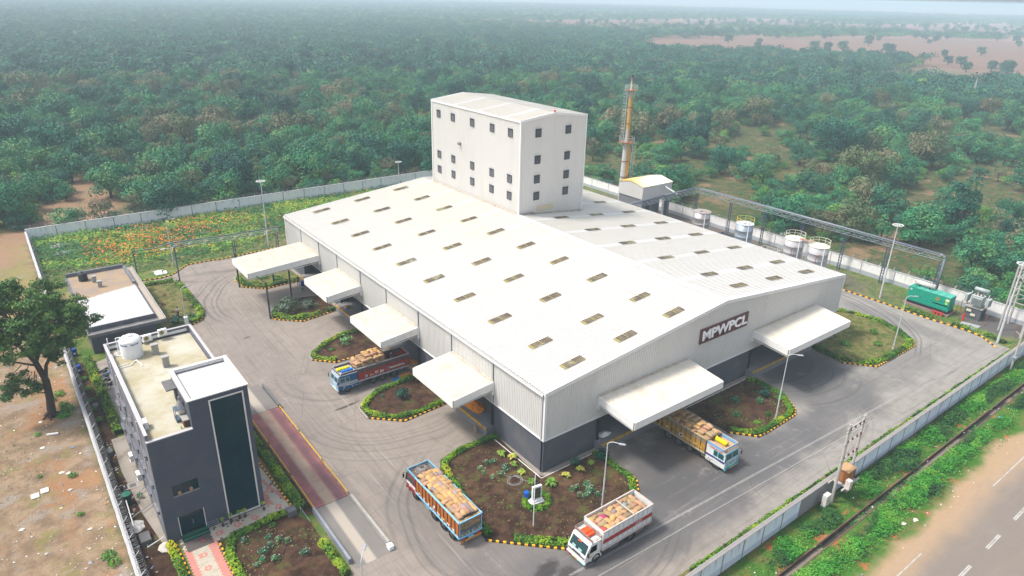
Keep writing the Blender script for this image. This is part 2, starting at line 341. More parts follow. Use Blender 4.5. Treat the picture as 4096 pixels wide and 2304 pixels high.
# strip between front wall and public road
strip = G_.math('MULTIPLY', G_.step(_y, -20.5, -20, 1, 0), G_.step(_x, -20, -10))
verge = G_.mix(G_.step(_n2, 0.45, 0.65), (0.045, 0.13, 0.015), (0.12, 0.125, 0.035))
verge = G_.mix(G_.step(G_.noise(0.35, 4, 0.6, G_.off(G_.pos(), (40, 2, 0))), 0.60, 0.66), verge, (0.30, 0.11, 0.04))
verge = G_.mix(G_.step(_n3, 0.5, 0.75, 0, 0.6), verge, (0.07, 0.05, 0.03))
sand = G_.mix(_n3, (0.27, 0.175, 0.095), (0.38, 0.28, 0.18))
verge = G_.mix(G_.step(G_.math('ADD', _y, G_.math('MULTIPLY', G_.math('SUBTRACT', _n1, 0.5), 6)), -28.1, -26.6, 1, 0), verge, sand)
_c = G_.mix(strip, _c, verge)
inside = G_.math('MULTIPLY', G_.math('MULTIPLY', G_.step(_x, -37.6, -37.4), G_.step(_x, 86.5, 86.8, 1, 0)), G_.math('MULTIPLY', G_.step(_y, -20, -19.8), G_.step(_y, 115.3, 115.5, 1, 0)))
lawn = G_.mix(G_.step(_n2, 0.38, 0.6), (0.045, 0.115, 0.015), (0.14, 0.15, 0.045))
lawn = G_.mix(G_.step(_n1, 0.54, 0.66, 0, 0.8), lawn, (0.27, 0.19, 0.10))
_c = G_.mix(inside, _c, lawn)
gravel = G_.mix(G_.noise(7, 3), (0.045, 0.043, 0.045), (0.14, 0.13, 0.125))
_c = G_.mix(G_.ell(84, -14, 4.6, 5.6, nz=0.3, jit=0.2), _c, gravel)
_c = G_.mix(G_.ell(80, 45, 8, 40, nz=0.3, jit=0.2), _c, G_.mix(_n3, (0.06, 0.05, 0.045), (0.17, 0.14, 0.12)))
# open farmland far off on the right
far = G_.math('MULTIPLY', G_.step(_x, 480, 640), G_.step(G_.noise(0.0042, 3, 0.5, G_.scale(G_.pos(), (0.45, 1, 1))), 0.42, 0.47))
_c = G_.mix(far, _c, G_.mix(G_.noise(0.012, 3, 0.5, G_.scale(G_.pos(), (1, 0.3, 1))), (0.21, 0.11, 0.085), (0.30, 0.19, 0.15)))
G_.color(_c); G_.bump(G_.noise(2.5, 6, 0.75), 0.6, 0.12); GROUND = G_.m

F_ = NT('ploughed_earth', 0.95, 0.1)
_c = F_.mix(F_.noise(0.03, 4, 0.6, F_.scale(F_.pos(), (1, 0.35, 1))), (0.14, 0.082, 0.058), (0.205, 0.128, 0.092))
_c = F_.mix(F_.step(F_.noise(0.25, 3, 0.6, F_.scale(F_.pos(), (0.2, 1, 1))), 0.5, 0.7, 0, 0.5), _c, (0.27, 0.14, 0.11)); F_.color(_c); FIELD = F_.m

B_ = NT('flower_bed_soil', 0.95, 0.1)
_n = B_.noise(0.9, 6, 0.7); _c = B_.mix(B_.step(_n, 0.35, 0.65), (0.030, 0.015, 0.010), (0.078, 0.043, 0.027))
_c = B_.mix(B_.step(B_.noise(0.22, 4, 0.6), 0.5, 0.68, 0, 0.8), _c, B_.mix(_n, (0.105, 0.052, 0.026), (0.145, 0.085, 0.045)))
_c = B_.mix(B_.step(B_.noise(0.4, 5, 0.7, B_.off(B_.pos(), (9, 50, 0))), 0.52, 0.64, 0, 0.65), _c, B_.mix(_n, (0.05, 0.065, 0.016), (0.12, 0.12, 0.035)))
_c = B_.mix(B_.step(B_.voro(4), 0, 0.07, 0.6, 0), _c, (0.45, 0.38, 0.30)); B_.color(_c); B_.bump(B_.noise(5, 6, 0.8), 0.9, 0.08); BED = B_.m
T_ = NT('rough_turf', 0.95, 0.1)
_n = T_.noise(0.9, 6, 0.7); _c = T_.mix(T_.step(_n, 0.38, 0.62), (0.075, 0.085, 0.02), (0.20, 0.165, 0.07))
_c = T_.mix(T_.step(T_.noise(0.3, 5, 0.7), 0.48, 0.62, 0, 0.8), _c, T_.mix(_n, (0.045, 0.085, 0.018), (0.09, 0.12, 0.03)))
_c = T_.mix(T_.step(T_.noise(4, 5, 0.7), 0.52, 0.7, 0, 0.5), _c, (0.22, 0.16, 0.09)); T_.color(_c); T_.bump(T_.noise(6, 6, 0.8), 0.9, 0.08); TURF = T_.m

A_ = NT('public_road_asphalt', 0.85, 0.2)
_x, _y, _z = A_.xyz()
_c = A_.mix(A_.noise(0.25, 5, 0.6), (0.150, 0.126, 0.108), (0.215, 0.182, 0.155))
_c = A_.mix(A_.math('MULTIPLY', A_.step(A_.math('ADD', _y, A_.math('MULTIPLY', A_.noise(0.3, 4), 2.5)), -30.5, -27.6), 0.9), _c, A_.mix(A_.noise(2, 4), (0.30, 0.195, 0.11), (0.37, 0.27, 0.175)))
_c = A_.mix(A_.step(A_.noise(0.35, 5, 0.7, A_.scale(A_.pos(), (0.2, 1, 1))), 0.5, 0.7, 0, 0.5), _c, (0.24, 0.195, 0.155))
_c = A_.mix(A_.step(A_.noise(12, 3, 0.7), 0.5, 0.75, 0, 0.3), _c, (0.12, 0.11, 0.10))
A_.color(_c); A_.bump(A_.noise(9, 4), 0.3, 0.02); ASPHALT = A_.m
LINE = M('worn_line_paint', (0.40, 0.385, 0.36), 0.8, var=0.2, sc=3, dirt=(0.2, 0.19, 0.18), dirt_amt=0.75, dirt_sc=1.5)

def plate(name, pts, z, mat, kind='structure', parent=None, z0=None):
    mb = MB()
    if z0 is None: mb.face([(x, y, z) for x, y in pts])
    else: mb.prism(pts, z0, z)
    o = mb.build(name, mat, parent)
    if kind: o['kind'] = kind
    return o

# ---------------------------------------------------------------- ground, ditch, road
g = MB(); B = 14000
def strips(xs, ys):
    for x0, x1 in zip(xs, xs[1:]):
        for y0, y1 in zip(ys, ys[1:]): g.face([(x0, y0, 0), (x1, y0, 0), (x1, y1, 0), (x0, y1, 0)])
XS = [-B, -2000, -400, -60, -38, 0, 90, 300, 1000, 3000, B]
strips(XS, [-23.2, 60, 130, 400, 1200, 4000, B]); strips(XS, [-B, -2000, -300, -40, -24.05])
g.build('ground', GROUND, kind='structure')
plate('ploughed_field', [(605, 560), (720, 545), (800, 520), (1050, 440), (1150, 300), (900, 215), (640, 130), (580, 190), (585, 222), (640, 285), (560, 330), (500, 390), (470, 418), (540, 480)], 0.25, FIELD)
plate('ploughed_field', [(700, 900), (900, 860), (1500, 760), (1500, 900), (900, 1010), (740, 1000)], 0.25, FIELD)
plate('ploughed_field', [(1200, 640), (1800, 450), (1900, 560), (1300, 740)], 0.25, FIELD)
d = MB()
d.box(-400, -23.32, -.6, 900, -23.2, 0.05); d.box(-400, -24.05, -.6, 900, -23.93, 0.05)
dr = d.build('drainage_ditch', M('ditch_wall', (0.13, 0.085, 0.06), 0.95, var=0.4, sc=1.2), kind='structure')
w = MB(); w.box(-400, -23.93, -.6, 900, -23.32, -0.42)
mud = NT('ditch_mud', 0.5, 0.5); mud.color(mud.mix(mud.step(mud.noise(0.35, 4), 0.45, 0.58), (0.035, 0.035, 0.022), (0.19, 0.165, 0.13))); w.build('ditch_bottom', mud.m, kind='structure')
plate('public_road', [(-300, -37.2), (900, -37.2), (900, -28.6), (-300, -28.6)], 0.012, ASPHALT)
mb = MB()
for x0, x1 in [(-40, 21.5), (38, 60), (62, 200)]: mb.face([(x0, -29.72, 0.018), (x1, -29.72, 0.018), (x1, -29.60, 0.018), (x0, -29.60, 0.018)])
mb.build('road_edge_line', LINE, kind='structure')
for k in range(12):
    x = 20.6-3.35*4+6.7*0+k*6.7*0.5*2
    x = -12.6+k*6.65
    mb = MB(); mb.face([(x, -33.2, 0.018), (x+3.0, -33.2, 0.018), (x+3.0, -33.06, 0.018), (x, -33.06, 0.018)]); mb.face([(x, -33.02, 0.018), (x+3.0, -33.02, 0.018), (x+3.0, -32.9, 0.018), (x, -32.9, 0.018)])
    mb.build('centre_line_dash', LINE, kind='structure')

# ---------------------------------------------------------------- concrete yard (apron round the buildings)
yard_pts = [(-22.9, -19.2), (75.5, -19.2), (76.2, -14.5), (76.6, -11.4), (76.2, -6), (76.2, 8.6), (76, 76), (64, 84.8), (-12.1, 84.7), (-15.3, 84.5), (-17.1, 82.6), (-18.7, 80.9), (-23.4, 81.0),
            (-23.4, 78.9), (-19.0, 78.4), (-18.3, 77), (-18.0, 66.3), (-18.2, 62.7), (-19.1, 59.0), (-21.5, 58.0), (-25.0, 57.6), (-25.0, 34), (-22.2, 34), (-22.2, 0.2), (-22.9, -4)]
plate('concrete_yard', yard_pts, 0.010, YARD)
mb = MB()
for ya, yb in [((-7.0, -12.28), (47.8, -14.75)), ((-6.9, -12.42), (47.8, -14.9)), ((-9, -13.75), (40, -15.75))]:
    mb.face([(ya[0], ya[1], 0.016), (yb[0], yb[1], 0.016), (yb[0], yb[1]+0.05, 0.016), (ya[0], ya[1]+0.05, 0.016)])
mb.build('yard_line', LINE, kind='structure')

# ---------------------------------------------------------------- foliage
def LEAF(name, a, b, c=None, sc=0.8, cl=0.5, rough=0.6, ran=0.5):
    """leaf colours: two tones by world noise, a third in clumps, shifted per object"""
    s = NT(name, rough, 0.25)
    col = s.mix(s.step(s.noise(sc, 3, 0.6), 0.35, 0.65), a, b)
    if c: col = s.mix(s.step(s.noise(sc*0.35, 2), cl, cl+0.12), col, c)
    h = s.n.new('ShaderNodeHueSaturation'); s.L(s.step(s.rnd(), 0, 1, 1-ran*0.45, 1+ran*0.55), h.inputs['Value'])
    s.L(s.step(s.rnd(), 0, 1, 0.515, 0.485), h.inputs['Hue']); s.L(col, h.inputs['Color'])
    s.color(h.outputs[0]); return s.m
F_BRIGHT = LEAF('leaf_bright_green', (0.024, 0.135, 0.030), (0.070, 0.255, 0.055), (0.13, 0.27, 0.045), 0.5)
F_MID = LEAF('leaf_mid_green', (0.014, 0.108, 0.056), (0.042, 0.205, 0.090), (0.085, 0.22, 0.075), 0.5)
F_DARK = LEAF('leaf_dark_green', (0.005, 0.060, 0.046), (0.018, 0.130, 0.072), None, 0.5)
F_BROWN = LEAF('leaf_browning', (0.045, 0.105, 0.040), (0.115, 0.145, 0.062), (0.17, 0.16, 0.085), 0.35, 0.45)
F_HEDGE = LEAF('hedge_leaf', (0.07, 0.19, 0.008), (0.22, 0.34, 0.010), (0.42, 0.42, 0.010), 0.9, 0.58, ran=0.3)
F_HEDGED = LEAF('hedge_leaf_dark', (0.030, 0.10, 0.008), (0.10, 0.21, 0.010), (0.20, 0.30, 0.012), 0.9, 0.55, ran=0.3)
F_WEED = LEAF('weed_leaf', (0.030, 0.14, 0.014), (0.085, 0.28, 0.025), (0.13, 0.30, 0.03), 1.0, 0.5, ran=0.2)
BARK = M('bark', (0.085, 0.062, 0.048), 0.95, var=0.35, sc=3, bump=0.6)
FLOW_O = M('marigold_orange', (0.85, 0.24, 0.012), 0.7, var=0.25, sc=0.8)
FLOW_W = M('white_petals', (0.80, 0.76, 0.70), 0.7, var=0.1)
FLOW_R = M('red_petals', (0.65, 0.03, 0.03), 0.7, var=0.1)

def leafquad(mb, p, n, s, rng):
    """a small folded leaf spray facing n"""
    n = (n+Vector((rng.uniform(-.7, .7), rng.uniform(-.7, .7), rng.uniform(-.5, .7)))).normalized()
    t = n.cross(Vector((rng.uniform(-1, 1), rng.uniform(-1, 1), rng.uniform(-1, 1))))
    if t.length < 1e-3: t = Vector((1, 0, 0))
    t.normalize(); b = n.cross(t); s1 = s*rng.uniform(.6, 1.2); s2 = s*rng.uniform(.35, .7)
    mb.face([p-t*s1, p-b*s2+n*s*0.15, p+t*s1, p+b*s2+n*s*0.15])
def blob(mb, c, rx, ry, rz, n, s, rng, lo=-0.35, shell=0.7):
    for _ in range(n):
        z = rng.uniform(lo, 1); a = rng.uniform(0, 2*pi); q = math.sqrt(max(0, 1-z*z)); r = rng.uniform(shell, 1.06)
        d = Vector((q*cos(a), q*sin(a), z)); p = Vector((c[0]+d.x*rx*r, c[1]+d.y*ry*r, c[2]+d.z*rz*r))
        leafquad(mb, p, Vector((d.x/rx, d.y/ry, d.z/rz)).normalized(), s, rng)
def crown_mesh(name, mat, R, H, z0, lobes, per, s, seed, flat=0.75, core=True):
    rng = random.Random(seed); mb = MB()
    for k in range(lobes):
        if k == 0: c = (0, 0, z0+H*0.55); r = R*0.62
        else:
            a = k*2.399+rng.uniform(-.4, .4); rr = R*rng.uniform(.35, .78); c = (cos(a)*rr, sin(a)*rr, z0+H*rng.uniform(0.10, 0.92)*(1-0.30*rr/R)); r = R*rng.uniform(.28, .48)
        blob(mb, c, r, r, r*flat, per, s, rng)
    return mb.mesh(name, mat)
def trunk_mesh(name, R, H, z0, seed, limbs=5, r0=0.16):
    rng = random.Random(seed); mb = MB(); top = Vector((rng.uniform(-.2, .2)*R*.4, rng.uniform(-.2, .2)*R*.4, z0+H*0.35))
    mid = Vector((top.x*.4, top.y*.4, z0*0.6)); mb.bar((0, 0, -0.3), mid, r0*1.25, r0, 6); mb.bar(mid, top, r0, r0*.6, 6)
    for i in range(limbs):
        a = i*2*pi/limbs+rng.uniform(-.4, .4); e = Vector((cos(a)*R*.65, sin(a)*R*.65, z0+H*rng.uniform(.4, .8))); st = mid.lerp(top, rng.uniform(.3, 1)); k = st.lerp(e, .55)+Vector((0, 0, -.15*H*.3))
        mb.bar(st, k, r0*.5, r0*.32, 5); mb.bar(k, e, r0*.32, r0*.1, 4)
    return mb.mesh(name, BARK)
# ================================================================ WAREHOUSE
WX, WY, ZE, ZR, ZC = 57.46, 72.97, 10.0, 13.05, 4.29
SL = (ZR-ZE)/(WX/2)
def roofz(x): return ZE+SL*min(x, WX-x)
wh = thing('warehouse', 'long white profiled-metal warehouse with a low gable roof, grey plinth and loading canopies', 'warehouse', (0, 0, 0))
bays_l = [(8.9, 17.6, 5.5), (25.7, 34.7, 5.5), (42.6, 51.0, 5.5), (58.1, 66.0, 11.8)]
bays_f = [(7.6, 22.3, 5.5), (35.7, 50.5, 5.5)]
# cladding sheets between the downpipes, one part each
divs = [0, 9.1, 17.8, 25.8, 34.7, 42.8, 51.1, 58.2, 65.9, WY]
for y0, y1 in zip(divs, divs[1:]):
    mb = MB(); corr((0, y1-0.06, ZC), (0, -1, 0), (0, 0, 1), y1-y0-0.12, ZE-ZC, 0.30, 0.05, (-1, 0, 0), mb); mb.build('side_cladding', WHITE, wh)
fx = [0, 6.1, 7.5, 22.4, 28.73, 35.6, 50.6, WX]
for x0, x1 in zip(fx, fx[1:]):
    mb = MB(); corr((x0, 0, ZC), (1, 0, 0), (0, 0, 1), x1-x0, lambda d, x0=x0: roofz(x0+d)-ZC-0.02, 0.30, 0.05, (0, -1, 0), mb); mb.build('gable_cladding', WHITE, wh)
mb = MB(); corr((WX, 0, ZC), (0, 1, 0), (0, 0, 1), WY, ZE-ZC, 0.6, 0.045, (1, 0, 0), mb); mb.build('side_cladding', WHITE, wh)
mb = MB(); corr((WX, WY, ZC), (-1, 0, 0), (0, 0, 1), WX, lambda d: roofz(WX-d)-ZC-0.02, 0.6, 0.045, (0, 1, 0), mb); mb.build('gable_cladding', WHITE, wh)
# trims
mb = MB()
for x, y in ((-0.05, -0.05), (WX+0.05, -0.05), (-0.05, WY+0.05), (WX+0.05, WY+0.05)): mb = MB(); mb.box(x-0.13, y-0.13, ZC-0.05, x+0.13, y+0.13, ZE-0.03); mb.build('corner_trim', WTRIM, wh)
mb = MB(); mb.box(-0.13, 0.1, ZC-0.13, 0.0, WY, ZC-0.003); mb.build('drip_trim', WTRIM, wh); mb = MB(); mb.box(0.1, -0.13, ZC-0.13, WX, 0.0, ZC-0.003); mb.build('drip_trim', WTRIM, wh)
for xa, xb in ((-0.2, WX/2), (WX/2, WX+0.2)):
    for y0, y1 in ((-0.14, 0.0), (WY, WY+0.14)):
        za, zb = roofz(xa)+0.06, roofz(xb)+0.06; mb = MB()
        mb.raw([(xa, y0, za-0.42), (xb, y0, zb-0.42), (xb, y1, zb-0.42), (xa, y1, za-0.42), (xa, y0, za+0.05), (xb, y0, zb+0.05), (xb, y1, zb+0.05), (xa, y1, za+0.05)],
               [(0, 3, 2, 1), (4, 5, 6, 7), (0, 1, 5, 4), (1, 2, 6, 5), (2, 3, 7, 6), (3, 0, 4, 7)])
        mb.build('verge_flashing', WTRIM, wh)
# roof: two ribbed slopes, each with its skylights
for side in (0, 1):
    mb = MB(); ln = math.hypot(WX/2+0.12, ZR-ZE)
    if side == 0: corr((-0.12, WY, ZE+0.02-SL*0.12), (0, -1, 0), Vector((WX/2+0.12, 0, ZR-ZE+SL*0.12)).normalized(), WY, ln, 0.40, 0.07, (0, 0, 1), mb, gap=0.6)
    else: corr((WX+0.12, 0, ZE+0.02-SL*0.12), (0, 1, 0), Vector((-WX/2-0.12, 0, ZR-ZE+SL*0.12)).normalized(), WY, ln, 0.40, 0.07, (0, 0, 1), mb, gap=0.6)
    ro = mb.build('roof_slope', ROOF, wh)
    cols = (5.7, 13.7, 21.85) if side == 0 else (35.7, 43.95, 52.25)
    for cx in cols:
        for cy in (70.1, 62.2, 54.4, 46.7, 39.0, 31.2, 23.5, 15.7, 7.9, 2.4 if side == 0 else 3.1):
            if side == 1 and cx < 45 and cy > 41: continue
            m = MB(); sg = 1 if side == 0 else -1
            for j in range(4):
                ya = cy-0.5+j*0.25
                for (u0, u1, mi) in ((-1.5, -1.18, 1), (-1.18, -0.04, 0), (0.04, 1.5, 0)) if side == 0 else ((-1.5, -0.04, 0), (0.04, 1.3, 0), (1.3, 1.5, 1)):
                    xa, xb = cx+u0, cx+u1; m.mat(mi)
                    for a, b, ha, hb in ((0, 0.16, 0.11, 0.11), (0.16, 0.19, 0.11, 0.17), (0.19, 0.24, 0.17, 0.17), (0.24, 0.25, 0.17, 0.11)):
                        m.face([(xa, ya+a, roofz(xa)+ha), (xb, ya+a, roofz(xb)+ha), (xb, ya+b, roofz(xb)+hb), (xa, ya+b, roofz(xa)+hb)])
            m.mat(1); m.raw([(cx-0.05, cy-0.5, roofz(cx)+0.19), (cx+0.05, cy-0.5, roofz(cx)+0.19), (cx+0.05, cy+0.5, roofz(cx)+0.19), (cx-0.05, cy+0.5, roofz(cx)+0.19)], [(0, 1, 2, 3)])
            m.build('skylight', [SKYL, SKYLY], ro)
mb = MB(); x = WX/2
for k in range(24):
    y0 = k*WY/24; y1 = (k+1)*WY/24-0.03
    if 41.5 < y0 < 70: continue
    for sx in (-1, 1): mb.raw([(x, y0, ZR+0.15), (x, y1, ZR+0.15), (x+sx*0.55, y1, ZR+0.10-0.055), (x+sx*0.55, y0, ZR+0.10-0.055)], [(0, 1, 2, 3) if sx < 0 else (3, 2, 1, 0)])
mb.build('ridge_cap', M('ridge_cap_metal', (0.72, 0.72, 0.71), 0.5, dirt=(0.5, 0.44, 0.33), dirt_amt=0.6, dirt_sc=0.8), wh)
for x0, sg in ((-0.16, -1), (WX+0.16, 1)):
    mb = MB(); a, b = sorted((x0, x0+sg*0.26))
    mb.mat(0).box(a, 0, ZE-0.28, a+0.03, WY, ZE-0.03).box(b-0.03, 0, ZE-0.28, b, WY, ZE-0.03).box(a+0.03, 0, ZE-0.28, b-0.03, WY, ZE-0.25)
    mb.mat(1).box(a+0.03, 0.02, ZE-0.24, b-0.03, WY-0.02, ZE-0.20)
    mb.build('eaves_gutter', [WTRIM, DARK], wh)
for y in divs[1:-1]+[0.35]:
    mb = MB(); mb.bar((-0.12, y, ZE-0.25), (-0.12, y, ZC-0.15), 0.07, n=8); mb.build('downpipe', POLE, wh)
    mb = MB(); mb.path([(-0.12, y, ZC-0.15), (0.02, y, ZC-0.5), (0.02, y, 0.1)], 0.065, 8); mb.build('downpipe', BLACK, wh)
# plinth walls with recessed loading bays
def plinth(a0, a1, front):
    mb = MB()
    if front: mb.box(a0, 0.10, 0, a1, 0.34, ZC-0.14)
    else: mb.box(0.10, a0, 0, 0.34, a1, ZC-0.14)
    mb.build('plinth_wall', PLINTH, wh)
ys = [0.34]+[v for b in bays_l for v in (b[0]+0.1, b[1]-0.1)]+[WY]
for i in range(0, len(ys), 2): plinth(ys[i], ys[i+1], False)
xs = [0.10]+[v for b in bays_f for v in (b[0]+0.1, b[1]-0.1)]+[WX]
for i in range(0, len(xs), 2): plinth(xs[i], xs[i+1], True)
mb = MB(); mb.box(WX-0.34, 0.34, 0, WX-0.1, WY, ZC); mb.box(0.34, WY-0.34, 0, WX-0.34, WY-0.1, ZC); mb.build('plinth_wall', PLINTH, wh)
mb = MB(); mb.box(-0.55, 0.1, 0.0, 0.09, WY, 0.06); mb.box(0.1, -0.55, 0.0, WX, 0.09, 0.06); mb.build('plinth_apron', M('apron_concrete', (0.26, 0.23, 0.20), 0.9, var=0.3), wh)
for a, b, dep in bays_l+[(p, q, -1) for p, q, r in bays_f]:
    fr = dep < 0
    def P(u, v):  # u along the wall, v outwards
        return (u, -v) if fr else (-v, u)
    def bx(mb, u0, v0, z0, u1, v1, z1):
        p, q = P(u0, v0), P(u1, v1); mb.box(p[0], p[1], z0, q[0], q[1], z1)
    a += 0.1; b -= 0.1
    mb = MB(); bx(mb, a, -3.4, 0.0, b, 1.0, 1.15); bay = mb.build('loading_dock', M('dock_concrete', (0.20, 0.20, 0.205), 0.8, var=0.25, sc=0.8), wh)
    mb = MB(); bx(mb, a, 1.0, 0.85, b, 1.07, 1.18); mb.build('dock_edge', M('dock_edge_yellow', (0.60, 0.33, 0.03), 0.7, var=0.4, sc=2.5, dirt=(0.08, 0.07, 0.05), dirt_amt=0.7, dirt_sc=2), bay)
    mb = MB(); bx(mb, a-0.35, -3.7, 1.15, b+0.35, -3.4, 4.6); mb.build('bay_back_wall', M('bay_wall_paint', (0.20, 0.21, 0.23), 0.85, var=0.15), bay)
    mb = MB(); bx(mb, a-0.3, -3.4, 1.15, a, -0.34, 4.6); mb.build('bay_side_wall', PLINTH, bay)
    mb = MB(); bx(mb, b, -3.4, 1.15, b+0.3, -0.34, 4.6); mb.build('bay_side_wall', PLINTH, bay)
    mb = MB(); bx(mb, a-0.3, -3.4, 4.6, b+0.3, -0.1, 4.7); mb.build('bay_ceiling', PLINTH, bay)
    for u in ((a+b)/2-2.6, (a+b)/2+1.1):
        mb = MB(); bx(mb, u, -3.38, 1.15, u+2.3, -3.33, 3.9); mb.build('rolling_shutter', DARK, bay)
    for u in (a+0.15, b-0.3):
        mb = MB(); bx(mb, u, 0.0, 1.15, u+0.18, 0.14, ZC-0.14); mb.build('bay_jamb', BLACK, bay)
# canopies
for a, b, dep, fr in [(p, q, r, False) for p, q, r in bays_l]+[(p, q, r, True) for p, q, r in bays_f]:
    zt, zo = 7.05, 6.5 if dep < 6 else 6.35
    def W3(u, v, z): return (u, -v, z) if fr else (-v, u, z)
    mb = MB(); al = (1, 0, 0) if fr else (0, -1, 0); st = W3(a, 0.06, zt) if fr else W3(b, 0.06, zt)
    up = Vector((0, -(dep-0.06), zo-zt) if fr else (-(dep-0.06), 0, zo-zt)); ln = up.length
    corr(W3(a if fr else b, dep, zo), al if fr else (0, -1, 0), -up.normalized(), b-a, ln, 0.40, 0.06, (0, 0, 1), mb, gap=0.6)
    can = mb.build('canopy_roof', CREAM, wh)
    tag(can, label='long flat white canopy carried on dark steel posts' if dep > 6 else None)
    def quadbox(name, p, q, z0a, z1a, z0b, z1b, th, m):
        # vertical board from p to q (plan points), bottom/top heights at each end
        p = Vector(p); q = Vector(q); d = (q-p).normalized(); n = Vector((-d.y, d.x))*th
        v = [(p.x, p.y, z0a), (q.x, q.y, z0b), (q.x+n.x, q.y+n.y, z0b), (p.x+n.x, p.y+n.y, z0a), (p.x, p.y, z1a), (q.x, q.y, z1b), (q.x+n.x, q.y+n.y, z1b), (p.x+n.x, p.y+n.y, z1a)]
        k = MB(); k.raw(v, [(0, 3, 2, 1), (4, 5, 6, 7), (0, 1, 5, 4), (1, 2, 6, 5), (2, 3, 7, 6), (3, 0, 4, 7)]); return k.build(name, m, can)
    w2 = lambda u, v: W3(u, v, 0)[:2]
    FAS = M('fascia_sheet', (0.74, 0.735, 0.71), 0.5, var=0.06, dirt=(0.60, 0.55, 0.42), dirt_amt=0.4, dirt_sc=1.2)
    o1 = dep+0.02
    quadbox('fascia', w2(a, o1), w2(b, o1), zo-0.85, zo+0.06, zo-0.85, zo+0.06, 0.08 if not fr else -0.08, FAS)
    for u, s2 in ((a, 1), (b, -1)):
        quadbox('fascia', w2(u, 0.10), w2(u, dep-0.07), zt-0.95, zt+0.05, zo-0.85, zo+0.05, (0.07*s2) if not fr else (-0.07*s2), FAS)
        mb = MB(); mb.box(*w2(u-0.12, 0.06), zt-1.6, *w2(u+0.12, 0.34), zt-0.2); mb.build('bracket_plate', WTRIM, can)
    mb = MB(); p = [W3(a+0.1, dep-0.3, zo-1.05), W3(a+0.1, 0.2, zt-1.25), W3(b-0.1, 0.2, zt-1.25), W3(b-0.1, dep-0.3, zo-1.05), W3(a+0.1, dep-0.3, zo-1.05)]
    mb.path(p, 0.06, 4); mb.bar(W3(a+0.1, dep-0.25, zo-1.15), W3(a+0.1, dep-0.25, zo-0.8), 0.05, n=4); mb.build('under_frame', WTRIM, can)
    mb = MB(); mb.box(*w2(a+0.1, 0.2), zt-0.9, *w2(b-0.1, 0.32), zt-0.82)
    n = int(dep/1.3)
    for k in range(1, n+1):
        v = k*dep/(n+0.5); z = zt+(zo-zt)*v/dep-0.22; mb.box(*w2(a+0.1, v), z, *w2(b-0.1, v+0.08), z+0.12)
    mb.build('purlin', POLE, can)
    mb = MB(); mb.box(*w2(a, 0.03), zt+0.03, *w2(b, 0.30), zt+0.09); mb.build('flashing', M('aged_flashing', (0.5, 0.46, 0.38), 0.8, var=0.35, sc=3, dirt=(0.30, 0.16, 0.07), dirt_amt=0.7, dirt_sc=1.5), can)
    if dep > 6:
        for px, py, top in ((-10.55, 68.9, 6.2), (-5.2, 67.2, 5.4), (-5.15, 58.9, 5.4), (-10.5, 53.8, 6.1)):
            mb = MB(); mb.box(px-0.11, py-0.11, 0, px+0.11, py-0.07, top); mb.box(px-0.11, py+0.07, 0, px+0.11, py+0.11, top); mb.box(px-0.02, py-0.07, 0, px+0.02, py+0.07, top)
            mb.build('steel_post', M('dark_steel', (0.045, 0.05, 0.062), 0.6, var=0.3, dirt=(0.25, 0.13, 0.07), dirt_amt=0.5, dirt_sc=2), can)
        mb = MB(); mb.bar((-10.5, 53.8, 6.0), (-10.6, 58.1, 5.7), 0.07, n=4).bar((-10.3, 53.8, 5.8), (-10.4, 58.1, 5.5), 0.05, n=4); mb.build('tie_beam', BLACK, can)
# sign board
mb = MB(); mb.box(24.35, -0.20, 8.45, 33.7, -0.06, 10.3); BRN = M('sign_maroon', (0.085, 0.022, 0.022), 0.55, var=0.12)
sg = mb.build('sign_board', BRN, wh)
mb = MB(); mb.box(24.28, -0.215, 8.38, 33.77, -0.05, 8.45).box(24.28, -0.215, 10.3, 33.77, -0.05, 10.37).box(24.28, -0.215, 8.45, 24.35, -0.05, 10.3).box(33.7, -0.215, 8.45, 33.77, -0.05, 10.3); mb.build('sign_frame', M('sign_frame', (0.15, 0.07, 0.06), 0.6), sg)
lettering('MPWPCL', 1.78, M('sign_white', (0.86, 0.86, 0.86), 0.4, var=0.02), sg, (29.02, -0.24, 9.36), (pi/2, 0, 0), 0.045, 0.0, 0.055, sx=1.25)

# ================================================================ TOWER
TX0, TX1, TY0, TY1, TZ, TR = 29.1, 43.2, 42.46, 69.9, 28.6, 29.45
tw = thing('elevator_tower', 'tall white metal-clad block with small louvred windows rising through the warehouse roof', 'tower', (TX0, TY0, 0))
def tz(x): return TZ+(TR-TZ)*(1-abs(x-(TX0+TX1)/2)/((TX1-TX0)/2))
mb = MB(); corr((TX0, TY1, ZE), (0, -1, 0), (0, 0, 1), TY1-TY0, TZ-ZE, 0.30, 0.05, (-1, 0, 0), mb); mb.build('cladding', WHITE, tw)
mb = MB(); corr((TX1, TY0, ZE), (0, 1, 0), (0, 0, 1), TY1-TY0, TZ-ZE, 0.30, 0.045, (1, 0, 0), mb); mb.build('cladding', WHITE, tw)
mb = MB(); corr((TX0, TY0, ZE), (1, 0, 0), (0, 0, 1), TX1-TX0, lambda d: tz(TX0+d)-ZE-0.02, 0.30, 0.03, (0, -1, 0), mb); mb.build('cladding', WHITE, tw)
mb = MB(); corr((TX1, TY1, ZE), (-1, 0, 0), (0, 0, 1), TX1-TX0, lambda d: tz(TX1-d)-ZE-0.02, 0.30, 0.03, (0, 1, 0), mb); mb.build('cladding', WHITE, tw)
mb = MB(); xm = (TX0+TX1)/2
